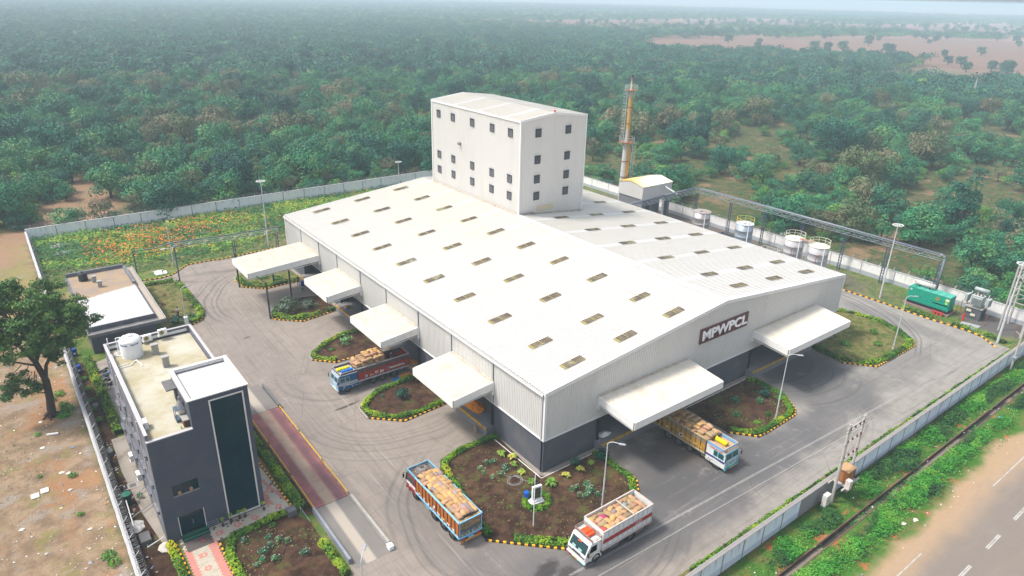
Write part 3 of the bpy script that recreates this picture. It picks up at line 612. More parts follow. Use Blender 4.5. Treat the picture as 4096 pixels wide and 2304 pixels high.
for s_ in (-1, 1):
    p0 = Vector((xm+s_*(TX1-TX0)/2+s_*0.15, TY1+0.1 if s_ < 0 else TY0-0.1, TZ-0.02+0.04)); al = (0, -1, 0) if s_ < 0 else (0, 1, 0)
    up = Vector((-s_*((TX1-TX0)/2+0.15), 0, TR-TZ+0.02)); corr(p0, al, up.normalized(), TY1-TY0+0.2, up.length, 0.40, 0.07, (0, 0, 1), mb, gap=0.6)
mb.build('roof', ROOF, tw)
mb = MB()
for x, y in ((TX0-.05, TY0-.05), (TX1+.05, TY0-.05), (TX0-.05, TY1+.05), (TX1+.05, TY1+.05)): mb.box(x-.12, y-.12, ZE, x+.12, y+.12, TZ-0.28)
mb.box(TX0-0.2, TY0, TZ-0.25, TX0-0.05, TY1, TZ+0.06).box(TX1+0.05, TY0, TZ-0.25, TX1+0.2, TY1, TZ+0.06)
for y0, y1 in ((TY0-0.16, TY0-0.03), (TY1+0.03, TY1+0.16)):
    for xa, xb in ((TX0-0.2, xm), (xm, TX1+0.2)):
        za, zb = (TZ, TR) if xa < xm-1 else (TR, TZ)
        mb.raw([(xa, y0, za-.3), (xb, y0, zb-.3), (xb, y1, zb-.3), (xa, y1, za-.3), (xa, y0, za+.1), (xb, y0, zb+.1), (xb, y1, zb+.1), (xa, y1, za+.1)], [(0, 3, 2, 1), (4, 5, 6, 7), (0, 1, 5, 4), (1, 2, 6, 5), (2, 3, 7, 6), (3, 0, 4, 7)])
mb.build('trim', WTRIM, tw)
mb = MB(); mb.box(TX0-0.5, TY0-0.1, roofz(TX0)+0.05, TX0-0.06, TY1, roofz(TX0)+0.16); mb.box(TX0-0.3, TY0-0.42, roofz(TX0)+0.05, TX0+3, TY0-0.06, roofz(TX0)+0.14)
mb.raw([(TX0+3, TY0-.4, roofz(TX0+3)+.14), (TX1+.3, TY0-.4, roofz(TX1)+.14), (TX1+.3, TY0-.06, roofz(TX1)+.3), (TX0+3, TY0-.06, roofz(TX0+3)+.3)], [(0, 1, 2, 3)])
mb.build('base_flashing', M('rusty_flashing', (0.45, 0.41, 0.34), 0.8, var=0.3, sc=2.5, dirt=(0.22, 0.12, 0.07), dirt_amt=0.8, dirt_sc=1.2), tw)
mb = MB(); mb.box(TX0+3.9, TY0-0.075, 13.05, TX0+7.6, TY0-0.05, 14.0); mb.build('patch_panel', M('cream_patch', (0.60, 0.52, 0.36), 0.6, var=0.15), tw)
def louvre_meshes():
    f = MB(); w_, h_ = 0.52, 0.58          # local: x across, z up, y out (negative = outwards)
    f.box(-w_-.08, -.10, h_, w_+.08, 0, h_+.09).box(-w_-.08, -.10, -h_-.09, w_+.08, 0, -h_).box(-w_-.08, -.10, -h_, -w_, 0, h_).box(w_, -.10, -h_, w_+.08, 0, h_)
    f.box(-w_-.12, -.20, h_+.09, w_+.12, 0, h_+.13)
    b = MB(); b.box(-w_, -.02, -h_, w_, 0, h_)
    s_ = MB(); s_.raw([(-w_, -.09, -.04), (w_, -.09, -.04), (w_, -.02, .07), (-w_, -.02, .07)], [(0, 1, 2, 3), (3, 2, 1, 0)])
    return f.mesh('window_frame', FRAMEB), b.mesh('window_back', DARK), s_.mesh('louvre_slat', LOUVRE)
LF, LBK, LS = louvre_meshes()
def louvre(parent, x, y, z, rz):
    o = inst('louvred_window', LBK, parent, (x-TX0, y-TY0, z), (0, 0, rz)); inst('window_frame', LF, o)
    for k in range(7): inst('slat', LS, o, (0, 0, -0.50+k*0.155))
for z in (26.35, 18.7, 15.8):
    for y in (67.5, 62.6, 56.3, 50.3, 45.15): louvre(tw, TX0-0.05, y, z, -pi/2)
for z in (26.4, 22.0, 18.7, 15.8):
    for x in (32.7, 39.2): louvre(tw, x, TY0-0.035, z, 0)
mb = MB(); mb.bar((TX0, 60.2, 22.0), (TX0-0.35, 60.2, 22.0), 0.30, n=12); mb.bar((TX0-0.35, 60.2, 22.1), (TX0-0.5, 60.2, 21.85), 0.34, 0.3, n=12); mb.build('exhaust_cowl', M('rusty_cowl', (0.28, 0.25, 0.21), 0.7, var=0.3, dirt=(0.2, 0.08, 0.04), dirt_amt=0.7, dirt_sc=4), tw)
mb = MB(); mb.bar((xm, TY0+0.1, TR+0.1), (xm, TY0+0.1, TR+2.6), 0.03, n=5); tag(mb.build('lightning_rod', STEEL, tw))
mb = MB(); mb.lathe((xm-0.1, TY0-0.05, TR+0.1), [(0.12, 0), (0.16, 0.12), (0.12, 0.3), (0.03, 0.38)], 8); mb.build('warning_lamp', FLOW_R, tw)
# ================================================================ OFFICE
OX0, OX1, OY0, OY1, OH = -34.5, -25.7, 12.2, 33.0, 11.7
of = thing('office_building', 'narrow dark grey three-storey office block with a tall glass strip and flat cream roof', 'office building', (OX0, OY0, 0))
mb = MB()   # front wall with openings for window and door
for x0, x1, z0, z1 in [(OX0, -33.3, 0, 11.0), (-33.3, -31.1, 2.5, 4.7), (-33.3, -31.1, 6.0, 11.0), (-31.1, -30.7, 0, 11.0)]: mb.box(x0, OY0, z0, x1, OY0+0.3, z1)
for x0, x1, z0, z1 in [(-30.7, -29.0, 0, 13.9), (-26.1, -25.6, 0, 13.9), (-29.0, -26.1, 13.45, 13.9), (-29.0, -26.1, 0, 0.25)]: mb.box(x0, OY0, z0, x1, OY0+0.3, z1)
mb.build('front_wall', OFFICE, of)
wins = [(y, z) for z in (8.1, 4.9, 1.9) for y in (14.6, 17.6, 21.2, 24.4, 27.6, 30.6)]
mb = MB(); ycut = sorted({y-0.65 for y, z in wins} | {y+0.65 for y, z in wins}); prev = OY0+0.3
for y in (14.6, 17.6, 21.2, 24.4, 27.6, 30.6):
    mb.box(OX0, prev, 0, OX0+0.28, y-0.65, 11.0); zz = 0
    for z in (1.9, 4.9, 8.1): mb.box(OX0, y-0.65, zz, OX0+0.28, y+0.65, z-0.65); zz = z+0.65
    mb.box(OX0, y-0.65, zz, OX0+0.28, y+0.65, 11.0); prev = y+0.65
mb.box(OX0, prev, 0, OX0+0.28, OY1, 11.0); mb.build('side_wall', OFFICE2, of)
mb = MB(); mb.box(OX0+0.28, OY1-0.3, 0, OX1, OY1, 11.0); mb.box(OX1-0.3, OY0+0.3, 0, OX1, OY1-0.3, 11.0); mb.build('back_wall', OFFICE, of)
for y, z in wins:
    mb = MB(); mb.mat(0).box(OX0+0.16, y-0.65, z-0.65, OX0+0.20, y+0.65, z+0.65).mat(1).box(OX0+0.12, y-0.03, z-0.65, OX0+0.16, y+0.03, z+0.65); mb.build('window', [GLASS, FRAMEB], of)
    mb = MB(); mb.box(OX0-0.25, y-0.8, z+0.68, OX0-0.003, y+0.8, z+0.76); mb.build('window_shade', OFFICE2, of)
DECK = NT('weathered_roof_deck', 0.9, 0.2); _n = DECK.noise(0.8, 5, 0.65)
_c = DECK.mix(DECK.step(DECK.noise(0.25, 4), 0.35, 0.65), (0.34, 0.30, 0.19), (0.44, 0.42, 0.35)); _c = DECK.mix(DECK.step(_n, 0.55, 0.75, 0, 0.6), _c, (0.30, 0.23, 0.14))
_c = DECK.mix(DECK.math('MULTIPLY', DECK.step(DECK.noise(5, 4, 0.8, DECK.scale(DECK.pos(), (0.6, 1.6, 1))), 0.60, 0.68), DECK.step(DECK.xyz()[1], 20, 27)), _c, (0.14, 0.09, 0.06)); DECK.color(_c)
mb = MB(); mb.box(OX0+0.28, OY0+0.3, 10.75, OX1-0.3, OY1-0.3, 10.9); mb.build('roof_deck', DECK.m, of)
for nm, b in (('parapet', (OX0, OY0+0.31, 11.0, OX0+0.22, OY1, 11.7)), ('parapet', (OX0+0.22, OY1-0.22, 11.0, OX1, OY1, 11.7)), ('parapet', (OX1-0.22, 19.0, 11.0, OX1, OY1-0.22, 11.7)), ('parapet', (OX0, OY0, 11.0, -30.7, OY0+0.30, 11.12))):
    m = MB(); m.box(*b); o = m.build(nm, OFFICE2, of)
    k = MB(); k.box(b[0]-.03, b[1]-.03, b[5], b[3]+.03, b[4]+.03, b[5]+0.05); k.build('coping', M('coping_plaster', (0.42, 0.41, 0.42), 0.9, var=0.2), o)
m = MB(); m.box(-34.1, OY1-0.30, 11.15, -26.2, OY1-0.225, 11.45); m.build('white_band', WTRIM, of)
# stair block
mb = MB(); mb.box(-30.7, OY0+0.3, 10.9, -30.45, 18.9, 13.6).box(-30.45, 18.65, 10.9, -25.6, 18.9, 13.6).box(-25.85, OY0+0.3, 0, -25.6, 18.65, 13.6); stb = mb.build('stair_tower', OFFICE, of)
DW = M('white_roof_coat', (0.56, 0.555, 0.545), 0.8, var=0.06, sc=3, dirt=(0.27, 0.255, 0.24), dirt_amt=0.5, dirt_sc=5)
mb = MB(); mb.box(-30.45, OY0+0.3, 13.35, -25.85, 18.65, 13.5); mb.build('roof_deck', DW, stb)
for b in ((-30.78, OY0-0.05, 13.905, -25.5, OY0+0.32, 14.0), (-30.78, 18.6, 13.605, -25.5, 18.98, 13.95), (-30.78, OY0+0.32, 13.605, -30.42, 18.6, 13.95), (-25.88, OY0+0.32, 13.605, -25.5, 18.6, 13.95)): mb = MB(); mb.box(*b); mb.build('parapet', DW, stb)
mb = MB(); mb.box(-31.6, 16.7, 13.0, -30.7, 18.7, 13.12); mb.build('door_canopy', CONCD, stb)
mb = MB(); mb.box(-30.73, 17.1, 10.9, -30.70, 18.2, 12.9); mb.build('door', DARK, stb)
# glass strip: frame + panes
mb = MB(); y = OY0-0.06
mb.box(-29.08, y, 0.2, -28.96, y+0.2, 13.5).box(-26.16, y, 0.2, -26.04, y+0.2, 13.5).box(-28.96, y, 13.38, -26.16, y+0.2, 13.5).box(-28.96, y, 0.2, -26.16, y+0.2, 0.32); gf = mb.build('glass_frame', M('white_frame', (0.72, 0.69, 0.66), 0.5), of)
for r_ in range(14):
    for c_ in range(2):
        z = 0.34+r_*0.931; x = -28.95+c_*1.4; t = random.uniform(-.004, .004)
        mb = MB(); mb.raw([(x, OY0+0.05+t, z), (x+1.385, OY0+0.05-t, z), (x+1.385, OY0+0.05-t, z+0.915), (x, OY0+0.05+t, z+0.915)], [(0, 1, 2, 3)]); mb.build('pane', GLASS, gf)
mb = MB(); mb.box(-28.96, OY0+0.09, 0.32, -26.16, OY0+0.12, 13.38); mb.build('mullion_backing', BLACK, gf)
# front window and entrance
mb = MB(); mb.mat(0).box(-33.3, OY0+0.22, 4.7, -31.1, OY0+0.26, 6.0).mat(1).box(-32.24, OY0+0.18, 4.7, -32.18, OY0+0.22, 6.0).mat(2).box(-33.3, OY0+0.02, 4.70, -31.1, OY0+0.2, 4.75); w_ = mb.build('window', [GLASS, BLACK, CONC], of)
for x in (-32.75, -31.75):
    mb = MB(); mb.lathe((x, OY0+0.12, 4.77), [(0.13, 0), (0.17, 0.2), (0.12, 0.38), (0.05, 0.42)], 8); tag(mb.build('clay_pot', M('clay_pot', (0.35, 0.22, 0.14), 0.8, var=0.3, sc=6)), 'small clay pot standing on the first-floor window sill of the grey office', 'pot', 'clay pots on the office window sill')
mb = MB(); mb.mat(0).box(-33.3, OY0+0.22, 0.35, -31.1, OY0+0.26, 2.5).mat(1).box(-32.23, OY0+0.19, 0.35, -32.19, OY0+0.22, 2.5).mat(2).box(-33.34, OY0-0.02, 0.35, -33.28, OY0+0.1, 2.5).box(-31.12, OY0-0.02, 0.35, -31.06, OY0+0.1, 2.55); dr_ = mb.build('entrance_door', [GLASS, BLACK, WTRIM], of)
mb = MB(); mb.box(-32.14, OY0+0.14, 1.1, -32.10, OY0+0.18, 1.6); mb.build('door_handle', STEEL, dr_)
GREENM = M('green_mat', (0.012, 0.12, 0.075), 0.9, var=0.2)
mb = MB(); mb.mat(1).box(-33.35, OY0-0.75, 0, -31.0, OY0-0.003, 0.17).box(-33.35, OY0-0.38, 0.17, -31.0, OY0-0.003, 0.33).mat(0).box(-33.3, OY0-0.74, 0.17, -31.05, OY0-0.39, 0.19).box(-33.3, OY0-0.37, 0.33, -31.05, OY0-0.01, 0.35); mb.build('entrance_step', [GREENM, BLACK], of)
mb = MB(); mb.box(-25.6, 12.7, 0, -25.5, 12.95, 10.5); mb.build('corner_duct', OFFICE, of)
for y_, z_ in ((26.0, .4), (16.0, .4), (29.3, 6)): mb = MB(); mb.bar((OX0-.06, y_, 11.3), (OX0-.06, y_, z_), .05); mb.build('drain_pipe', WTRIM, of)
for x in (-33.9,):
    mb = MB(); mb.path([(-34.2, 14.4, 11.75), (-34.2, 30, 11.76)], 0.03, 4); mb.build('conduit', WTRIM, of)
# things on the office roof
PVCW = M('white_plastic', (0.80, 0.80, 0.79), 0.35, var=0.03)
def water_tank(name, label, x, y, z, r, h, m, txt=None):
    t = thing(name, label, 'water tank', (x, y, z)); pr = []
    for k in range(12): z0 = h*0.84*k/12; pr += [(r, z0), (r, z0+h*0.045), (r*0.975, z0+h*0.055), (r*0.975, z0+h*0.065)]
    pr += [(r, h*0.84), (r*0.86, h*0.92), (r*0.25, h*0.97), (r*0.22, h)]
    mb = MB(); mb.smooth = False; mb.lathe((x, y, z), pr, 28); mb.build('tank_body', m, t)
    mb = MB(); mb.lathe((x, y, z+h), [(r*0.27, -0.02), (r*0.27, 0.1), (r*0.2, 0.16)], 14); mb.build('tank_lid', m, t)
    if txt:
        mb = MB()
        for a in range(6): an = a*pi/3; mb.bar((x+cos(an)*r*.25, y+sin(an)*r*.25, z+h*.985), (x+cos(an)*r*.86, y+sin(an)*r*.86, z+h*.935), 0.035, n=4)
        mb.build('lid_rib', m, t); ink = M('tank_lettering_blue', (0.01, 0.10, 0.28), 0.6)
        for a0 in (-2.35, -1.25):
            for i, ch in enumerate(txt):
                an = a0+(i-len(txt)/2)*0.115; lettering(ch, 0.26, ink, t, ((r+.015)*cos(an), (r+.015)*sin(an), h*0.72), (pi/2, 0, an+pi/2), 0.004, bold=0.006)
    return t
water_tank('water_tank', 'big white ribbed plastic water tank on the office roof', -32.25, 30.3, 10.9, 1.05, 2.35, PVCW, 'Supreme')
def ac_unit(x, y, z, rz, label):
    t = thing('air_conditioner', label, 'air conditioner', (x, y, z), rz, 'outdoor air conditioner units')
    mb = MB(); mb.rbox(-.45, -.17, .0, .45, .17, .68, .02); mb.build('casing', PVCW, t, world=False)
    mb = MB(); mb.bar((-.12, -.175, .34), (-.12, -.20, .34), .25, n=14); fg = mb.build('fan_grille', M('tan_grille', (0.30, 0.24, 0.10), 0.6), t, world=False)
    mb = MB(); mb.bar((-.12, -.20, .34), (-.12, -.215, .34), .07, n=8); mb.build('fan_hub', DARK, fg, world=False)
    mb = MB(); mb.box(-.5, -.2, -.06, .5, .2, -.003); mb.build('bracket', WTRIM, t, world=False); return t
ac_unit(-30.35, 32.4, 11.25, 0.1, 'white air conditioner unit beside the water tank against the office roof parapet')
ac_unit(-28.75, 32.4, 11.5, 0.1, 'white air conditioner with tan fan grille on the office back parapet')
ac_unit(-33.95, 15.2, 10.98, pi/2, 'white air conditioner unit at the front left edge of the office roof')
ac_unit(-34.85, 26.3, 1.0, -pi/2, 'white air conditioner unit on the office side wall, further from the entrance')
ac_unit(-34.85, 22.5, 1.0, -pi/2, 'white air conditioner unit on the office side wall, nearer the entrance')
for x, y, lb in ((-30.2, 29.3, 'square concrete vent pillar on the office roof beside the water tank'), (-29.9, 25.8, 'square concrete vent pillar in the middle of the office roof')):
    t = thing('vent_pillar', lb, 'vent pillar', (x, y, 10.9), group='vent pillars on the office roof')
    mb = MB(); mb.rbox(x-.32, y-.25, 10.9, x+.32, y+.25, 12.0, .02); mb.build('shaft', CONC, t)
    mb = MB(); mb.rbox(x-.38, y-.31, 12.003, x+.38, y+.31, 12.12, .02); mb.build('cap', CONC, t)
t = thing('plumbing', 'white plastic water pipes standing beside the roof tank of the office', 'pipes', (-33.6, 31.0, 10.9))
mb = MB(); mb.path([(-34.1, 32.6, 10.9), (-34.1, 32.6, 12.5)], .05).path([(-33.45, 31.0, 11.0), (-33.45, 31.0, 13.0), (-33.0, 31.0, 13.0)], .045).path([(-33.3, 30.9, 11.0), (-33.3, 30.9, 12.8)], .045); mb.build('riser_pipe', PVCW, t)
mb = MB(); mb.path([(-34.0, 27.9, 11.0), (-32.8, 28.0, 11.0), (-32.2, 28.9, 11.0), (-31.9, 27.2, 11.0)], .045).path([(-34.1, 31.2, 11.05), (-33.2, 30.6, 11.05)], .05).path([(-34.0, 30.9, 11.15), (-33.3, 31.5, 11.15)], .05).path([(-34.0, 28.4, 11.0), (-33.0, 28.5, 11.0)], .04); mb.build('floor_pipe', PVCW, t)
STST = NT('stainless_steel', 0.28, 0.5, 0.85); STST.color((0.42, 0.42, 0.43)); STST = STST.m
BRICK = M('raw_brick', (0.16, 0.09, 0.06), 0.95, var=0.3, sc=5)
t = thing('kitchen_exhaust', 'stainless steel exhaust hood with pyramid top on a brick base on the office roof', 'exhaust hood', (-30.9, 14.4, 10.9))
mb = MB()
for r_ in range(6):
    for k in range(4): mb.box(-31.2+k*.125*2+(r_ % 2)*.02, 13.2, 10.9+r_*.11, -31.2+k*.25+.235+(r_ % 2)*.02-(0.02 if k == 3 else 0), 14.1, 10.9+r_*.11+.095)
mb.build('brick_base', BRICK, t, kind='stuff'); mb = MB(); mb.box(-31.25, 13.1, 11.57, -30.71, 14.2, 11.66); mb.build('slab', CONC, t)
mb = MB(); mb.box(-31.2, 14.25, 11.4, -30.72, 15.3, 12.2); mb.raw([(-31.25, 14.2, 12.2), (-30.71, 14.2, 12.2), (-30.71, 15.35, 12.2), (-31.25, 15.35, 12.2), (-31.05, 14.65, 12.9), (-30.9, 14.65, 12.9), (-30.9, 14.9, 12.9), (-31.05, 14.9, 12.9)], [(0, 1, 5, 4), (1, 2, 6, 5), (2, 3, 7, 6), (3, 0, 4, 7), (4, 5, 6, 7)]); mb.bar((-30.97, 14.78, 12.9), (-30.97, 14.78, 13.25), .1, n=8); mb.build('hood', STST, t)
mb = MB(); mb.box(-31.55, 14.3, 11.2, -31.5, 14.35, 12.1).box(-31.55, 15.2, 11.2, -31.5, 15.25, 12.1).box(-31.55, 14.3, 12.1, -31.2, 15.25, 12.14).box(-31.55, 14.3, 10.9, -31.2, 15.25, 11.2); mb.build('stand', BLUST, t)
mb = MB(); mb.lathe((-31.45, 13.2, 10.9), [(.05, 0), (.06, .12), (.06, .22), (.025, .27), (.03, .32)], 8); tag(mb.build('bottle', M('green_plastic', (0.25, 0.55, 0.05), 0.4)), 'small green and yellow bottle beside the brick base on the office roof', 'bottle')
t = thing('satellite_dish', 'grey satellite dish fixed to the left wall of the grey office', 'satellite dish', (-34.8, 20.2, 9.6))
mb = MB(); n = 14
vs = [(-34.75, 20.2, 9.7)]+[(-35.0+.16*cos(2*pi*i/n), 20.2+.42*sin(2*pi*i/n), 9.85+.42*cos(2*pi*i/n)) for i in range(n)]; mb.raw(vs, [(0, 1+i, 1+(i+1) % n) for i in range(n)]+[(0, 1+(i+1) % n, 1+i) for i in range(n)]); mb.build('dish', STEEL, t)
mb = MB(); mb.path([(-34.52, 20.2, 9.5), (-34.8, 20.2, 9.65), (-35.3, 20.2, 9.95)], .025, 4); mb.build('arm', STEEL, t)

# ================================================================ LOW SERVICE BUILDING
sh = thing('service_building', 'low dark grey single-storey building with a whitewashed flat roof behind the office', 'building', (-34, 56, 0))
mb = MB(); mb.box(-34.2, 56.4, 0, -25.9, 77.4, 3.6); mb.build('wall', PLINTH, sh)
SLABG = M('slab_edge_grey', (0.12, 0.12, 0.135), 0.9, var=0.15, dirt=(0.28, 0.25, 0.22), dirt_amt=0.5, dirt_sc=1)
TANC = M('dirty_ledge', (0.36, 0.31, 0.26), 0.9, var=0.2, sc=2)
mb = MB(); mb.box(-34.6, 53.7, 3.603, -24.9, 78.0, 3.95); mb.build('roof_slab', SLABG, sh)
mb = MB(); mb.box(-25.75, 53.9, 3.955, -25.05, 77.8, 4.0); mb.build('ledge_floor', TANC, sh)
mb = MB(); mb.box(-25.04, 53.7, 3.955, -24.9, 78.0, 4.18).box(-34.6, 53.7, 3.955, -25.04, 53.86, 4.1); mb.build('kerb_upstand', CONC, sh)
mb = MB(); mb.box(-34.4, 55.0, 3.955, -25.95, 77.6, 4.35); up = mb.build('upper_slab', SLABG, sh)
UPD = NT('whitewashed_roof', 0.9, 0.2); _x, _y, _z = UPD.xyz()
_c = UPD.mix(UPD.step(UPD.noise(0.9, 6, 0.7, UPD.scale(UPD.pos(), (0.5, 2.0, 1))), 0.45, 0.75, 0, 0.6), (0.48, 0.48, 0.475), (0.28, 0.28, 0.285))
_old = UPD.mix(UPD.step(UPD.noise(0.5, 4), 0.4, 0.6), (0.25, 0.195, 0.16), (0.30, 0.22, 0.14)); UPD.color(UPD.mix(UPD.step(UPD.math('ADD', UPD.math('MULTIPLY', _x, -0.28), UPD.math('ADD', _y, UPD.math('MULTIPLY', UPD.noise(0.5, 4), 1.5))), 76.2, 76.9), _c, _old))
mb = MB(); mb.box(-34.2, 55.2, 4.353, -26.15, 77.4, 4.38); mb.build('roof_surface', UPD.m, up)
for b in ((-34.4, 77.2, 4.385, -26.15, 77.6, 4.95), (-26.35, 69.0, 4.385, -25.95, 77.19, 4.75), (-34.4, 55.0, 4.385, -25.95, 55.19, 4.6)): mb = MB(); mb.box(*b); mb.build('parapet', OFFICE2, up)
water_tank('water_tank', 'small black plastic water tank on the low grey building', -32.3, 74.6, 4.4, 0.65, 1.35, BLACK)
for x, y in ((-31.0, 73.0), (-30.6, 70.4)):
    t = thing('vent_pillar', 'short concrete vent pillar on the low whitewashed roof', 'vent pillar', (x, y, 4.4), group='vent pillars on the low roof')
    mb = MB(); mb.rbox(x-.3, y-.25, 4.38, x+.3, y+.25, 5.3, .02); mb.build('shaft', CONC, t); mb = MB(); mb.rbox(x-.36, y-.31, 5.303, x+.36, y+.31, 5.4, .02); mb.build('cap', CONC, t)

# ================================================================ BOILER HOUSE, CHIMNEY, TANKS
bh = thing('boiler_house', 'small white metal-clad boiler house with a yellow-stained gable roof on a grey base', 'building', (72.5, 54.1, 0))
BX0, BX1, BY0, BY1 = 72.5, 82.0, 54.1, 61.3
mb = MB(); mb.box(BX0+.15, BY0+.1, 0, BX0+.45, BY1-.1, 6.2).box(BX0+.45, BY1-.4, 0, BX1-.1, BY1-.1, 6.2).box(BX1-.9, BY0+.1, 0, BX1-.1, BY0+1.0, 6.2).box(BX0+2.8, BY0+.1, 0, BX0+3.6, BY0+1.0, 6.2).box(BX0+.45, BY0+3, 0, BX1-.1, BY0+3.2, 6.2); mb.build('base_wall', M('boiler_base_grey', (0.16, 0.165, 0.18), 0.85, var=0.15), bh)
mb = MB(); corr((BX0, BY1, 6.2), (0, -1, 0), (0, 0, 1), BY1-BY0, lambda d: 2.8+0.75*(1-abs(d-(BY1-BY0)/2)/((BY1-BY0)/2)), .3, .04, (-1, 0, 0), mb); mb.build('cladding', WHITE, bh)
mb = MB(); corr((BX0, BY0, 6.2), (1, 0, 0), (0, 0, 1), BX1-BX0, 2.8, .3, .03, (0, -1, 0), mb); mb.build('cladding', WHITE, bh)
mb = MB(); corr((BX1, BY0, 6.2), (0, 1, 0), (0, 0, 1), BY1-BY0, lambda d: 2.8+0.75*(1-abs(d-(BY1-BY0)/2)/((BY1-BY0)/2)), .3, .04, (1, 0, 0), mb); corr((BX1, BY1, 6.2), (-1, 0, 0), (0, 0, 1), BX1-BX0, 2.8, .3, .03, (0, 1, 0), mb); mb.build('cladding', WHITE, bh)
YR = NT('rust_stained_roof', 0.5, 0.3); _x, _y, _z = YR.xyz(); YR.color(YR.mix(YR.step(YR.math('ADD', _x, YR.math('ADD', YR.math('MULTIPLY', _y, -0.9), YR.math('MULTIPLY', YR.noise(0.5, 4), 4))), 20.5, 29.5), (0.66, 0.36, 0.035), (0.66, 0.62, 0.50)))
mb = MB(); ym = (BY0+BY1)/2
for s_ in (-1, 1):
    p0 = Vector((BX0-.15 if s_ < 0 else BX1+.15, ym+s_*((BY1-BY0)/2+.15), 9.0)); u_ = Vector((0, -s_*((BY1-BY0)/2+.15), 0.78)); corr(p0, (1, 0, 0) if s_ < 0 else (-1, 0, 0), u_.normalized(), BX1-BX0+.3, u_.length, .36, .04, (0, 0, 1), mb, gap=.6)
mb.build('roof', YR.m, bh)
mb = MB(); mb.bar((79.5, 54.0, 8.3), (78.7, 49.6, 7.6), .16, n=8); mb.build('duct', POLE, bh)
ch = thing('chimney', 'tall tapered steel chimney with rust-yellow streaks, two railed platforms and caged ladders', 'chimney', (76.0, 63.4, 0))
CHM = NT('streaked_chimney', 0.6, 0.3); _x, _y, _z = CHM.xyz()
_st = CHM.math('MAXIMUM', CHM.step(CHM.math('SUBTRACT', CHM.math('MULTIPLY', _x, .79), CHM.math('MULTIPLY', _y, 0.61)), 21.25, 21.5), CHM.math('MULTIPLY', CHM.step(_z, 19, 20.5, 0, .9), CHM.step(_z, 26, 28.5, 1, 0)))
_c = CHM.mix(_st, (0.42, 0.42, 0.42), (0.52, 0.29, 0.05)); _c = CHM.mix(CHM.step(CHM.noise(0.8, 5, 0.7), 0.5, 0.7, 0, 0.5), _c, (0.35, 0.26, 0.17)); _c = CHM.mix(CHM.step(_z, 28.6, 31.0), _c, (0.10, 0.06, 0.045)); CHM.color(_c)
hs = [(1.0, 0), (0.98, 6), (0.80, 14), (0.70, 16.6), (0.50, 18), (0.42, 27.4), (0.40, 28.3), (0.26, 28.5), (0.22, 31.3)]
mb = MB(); mb.smooth = True; mb.lathe((76, 63.4, 0), hs, 20); mb.build('stack', CHM.m, ch)
mb = MB()
for z, r in ((12.6, .86), (21, .47), (24.6, .45), (9, .95)): mb.lathe((76, 63.4, z), [(r, 0), (r+.09, 0), (r+.09, .14), (r, .14)], 16)
mb.build('flange', SOILRED, ch, kind='stuff'); mb = MB(); mb.lathe((76, 63.4, 31.2), [(.22, 0), (.3, .12), (.3, .2), (.05, .45), (.02, .5)], 10); mb.build('cap', BLACK, ch)
for z, R0, R1 in ((16.9, .7, 1.7), (28.3, .42, 1.35)):
    mb = MB(); mb.lathe((76, 63.4, z), [(R0, 0), (R1, 0), (R1, .08), (R0, .08)], 20); pf = mb.build('platform', SOILRED, ch)
    mb = MB(); mb.ring((76, 63.4, z+1.1), R1, .035).ring((76, 63.4, z+.6), R1, .03)
    for i in range(10): a = i*pi/5; mb.bar((76+cos(a)*R1, 63.4+sin(a)*R1, z), (76+cos(a)*R1, 63.4+sin(a)*R1, z+1.1), .03, n=4)
    mb.build('railing', POLE, pf)
    mb = MB()
    for i in range(6): a = i*pi/3; mb.bar((76+cos(a)*R1, 63.4+sin(a)*R1, z), (76+cos(a)*R0, 63.4+sin(a)*R0, z-1.5), .05, n=4)
    mb.build('strut', POLE, pf)
def ladder(par, x, y, z0, z1, nx, ny, cage=True):
    mb = MB(); tx, ty = -ny, nx
    for s_ in (-.25, .25): mb.bar((x+tx*s_, y+ty*s_, z0), (x+tx*s_, y+ty*s_, z1), .03, n=4)
    z = z0
    while z < z1: mb.bar((x-tx*.25, y-ty*.25, z), (x+tx*.25, y+ty*.25, z), .02, n=3, cap=False); z += .45
    if cage:
        z = z0+1.5
        while z < z1:
            pts = [(x+tx*.38*cos(a)+nx*(.1+.65*sin(a)), y+ty*.38*cos(a)+ny*(.1+.65*sin(a)), z) for a in [i*pi/6 for i in range(7)]]; mb.path(pts, .022, 3); z += .7
        for a in (pi/6, pi/2, 5*pi/6): mb.bar((x+tx*.38*cos(a)+nx*(.1+.65*sin(a)), y+ty*.38*cos(a)+ny*(.1+.65*sin(a)), z0+1.5), (x+tx*.38*cos(a)+nx*(.1+.65*sin(a)), y+ty*.38*cos(a)+ny*(.1+.65*sin(a)), z1), .02, n=3)
    return mb.build('ladder', POLE, par)
ladder(ch, 76.0-.72, 63.4+.5, 17, 28.3, -.8, .6); ladder(ch, 76+1.15, 63.4-.75, 6, 16.9, .8, -.6)
TANKG = M('tank_grey_steel', (0.40, 0.40, 0.41), 0.55, .4, var=0.12, sc=1.2, dirt=(0.30, 0.29, 0.29), dirt_amt=0.5, dirt_sc=0.8, streak=True)
TANKT = M('tank_cream_top', (0.66, 0.63, 0.54), 0.6, var=0.08)
TSS = NT('old_stainless', 0.38, 0.5, 0.6); TSS.color(TSS.mix(TSS.noise(0.8, 4, 0.6), (0.30, 0.27, 0.27), (0.50, 0.48, 0.47))); TSS = TSS.m
TGV = M('galvanised_tank', (0.31, 0.36, 0.42), 0.45, 0.4, 0.35, var=0.12, sc=2)
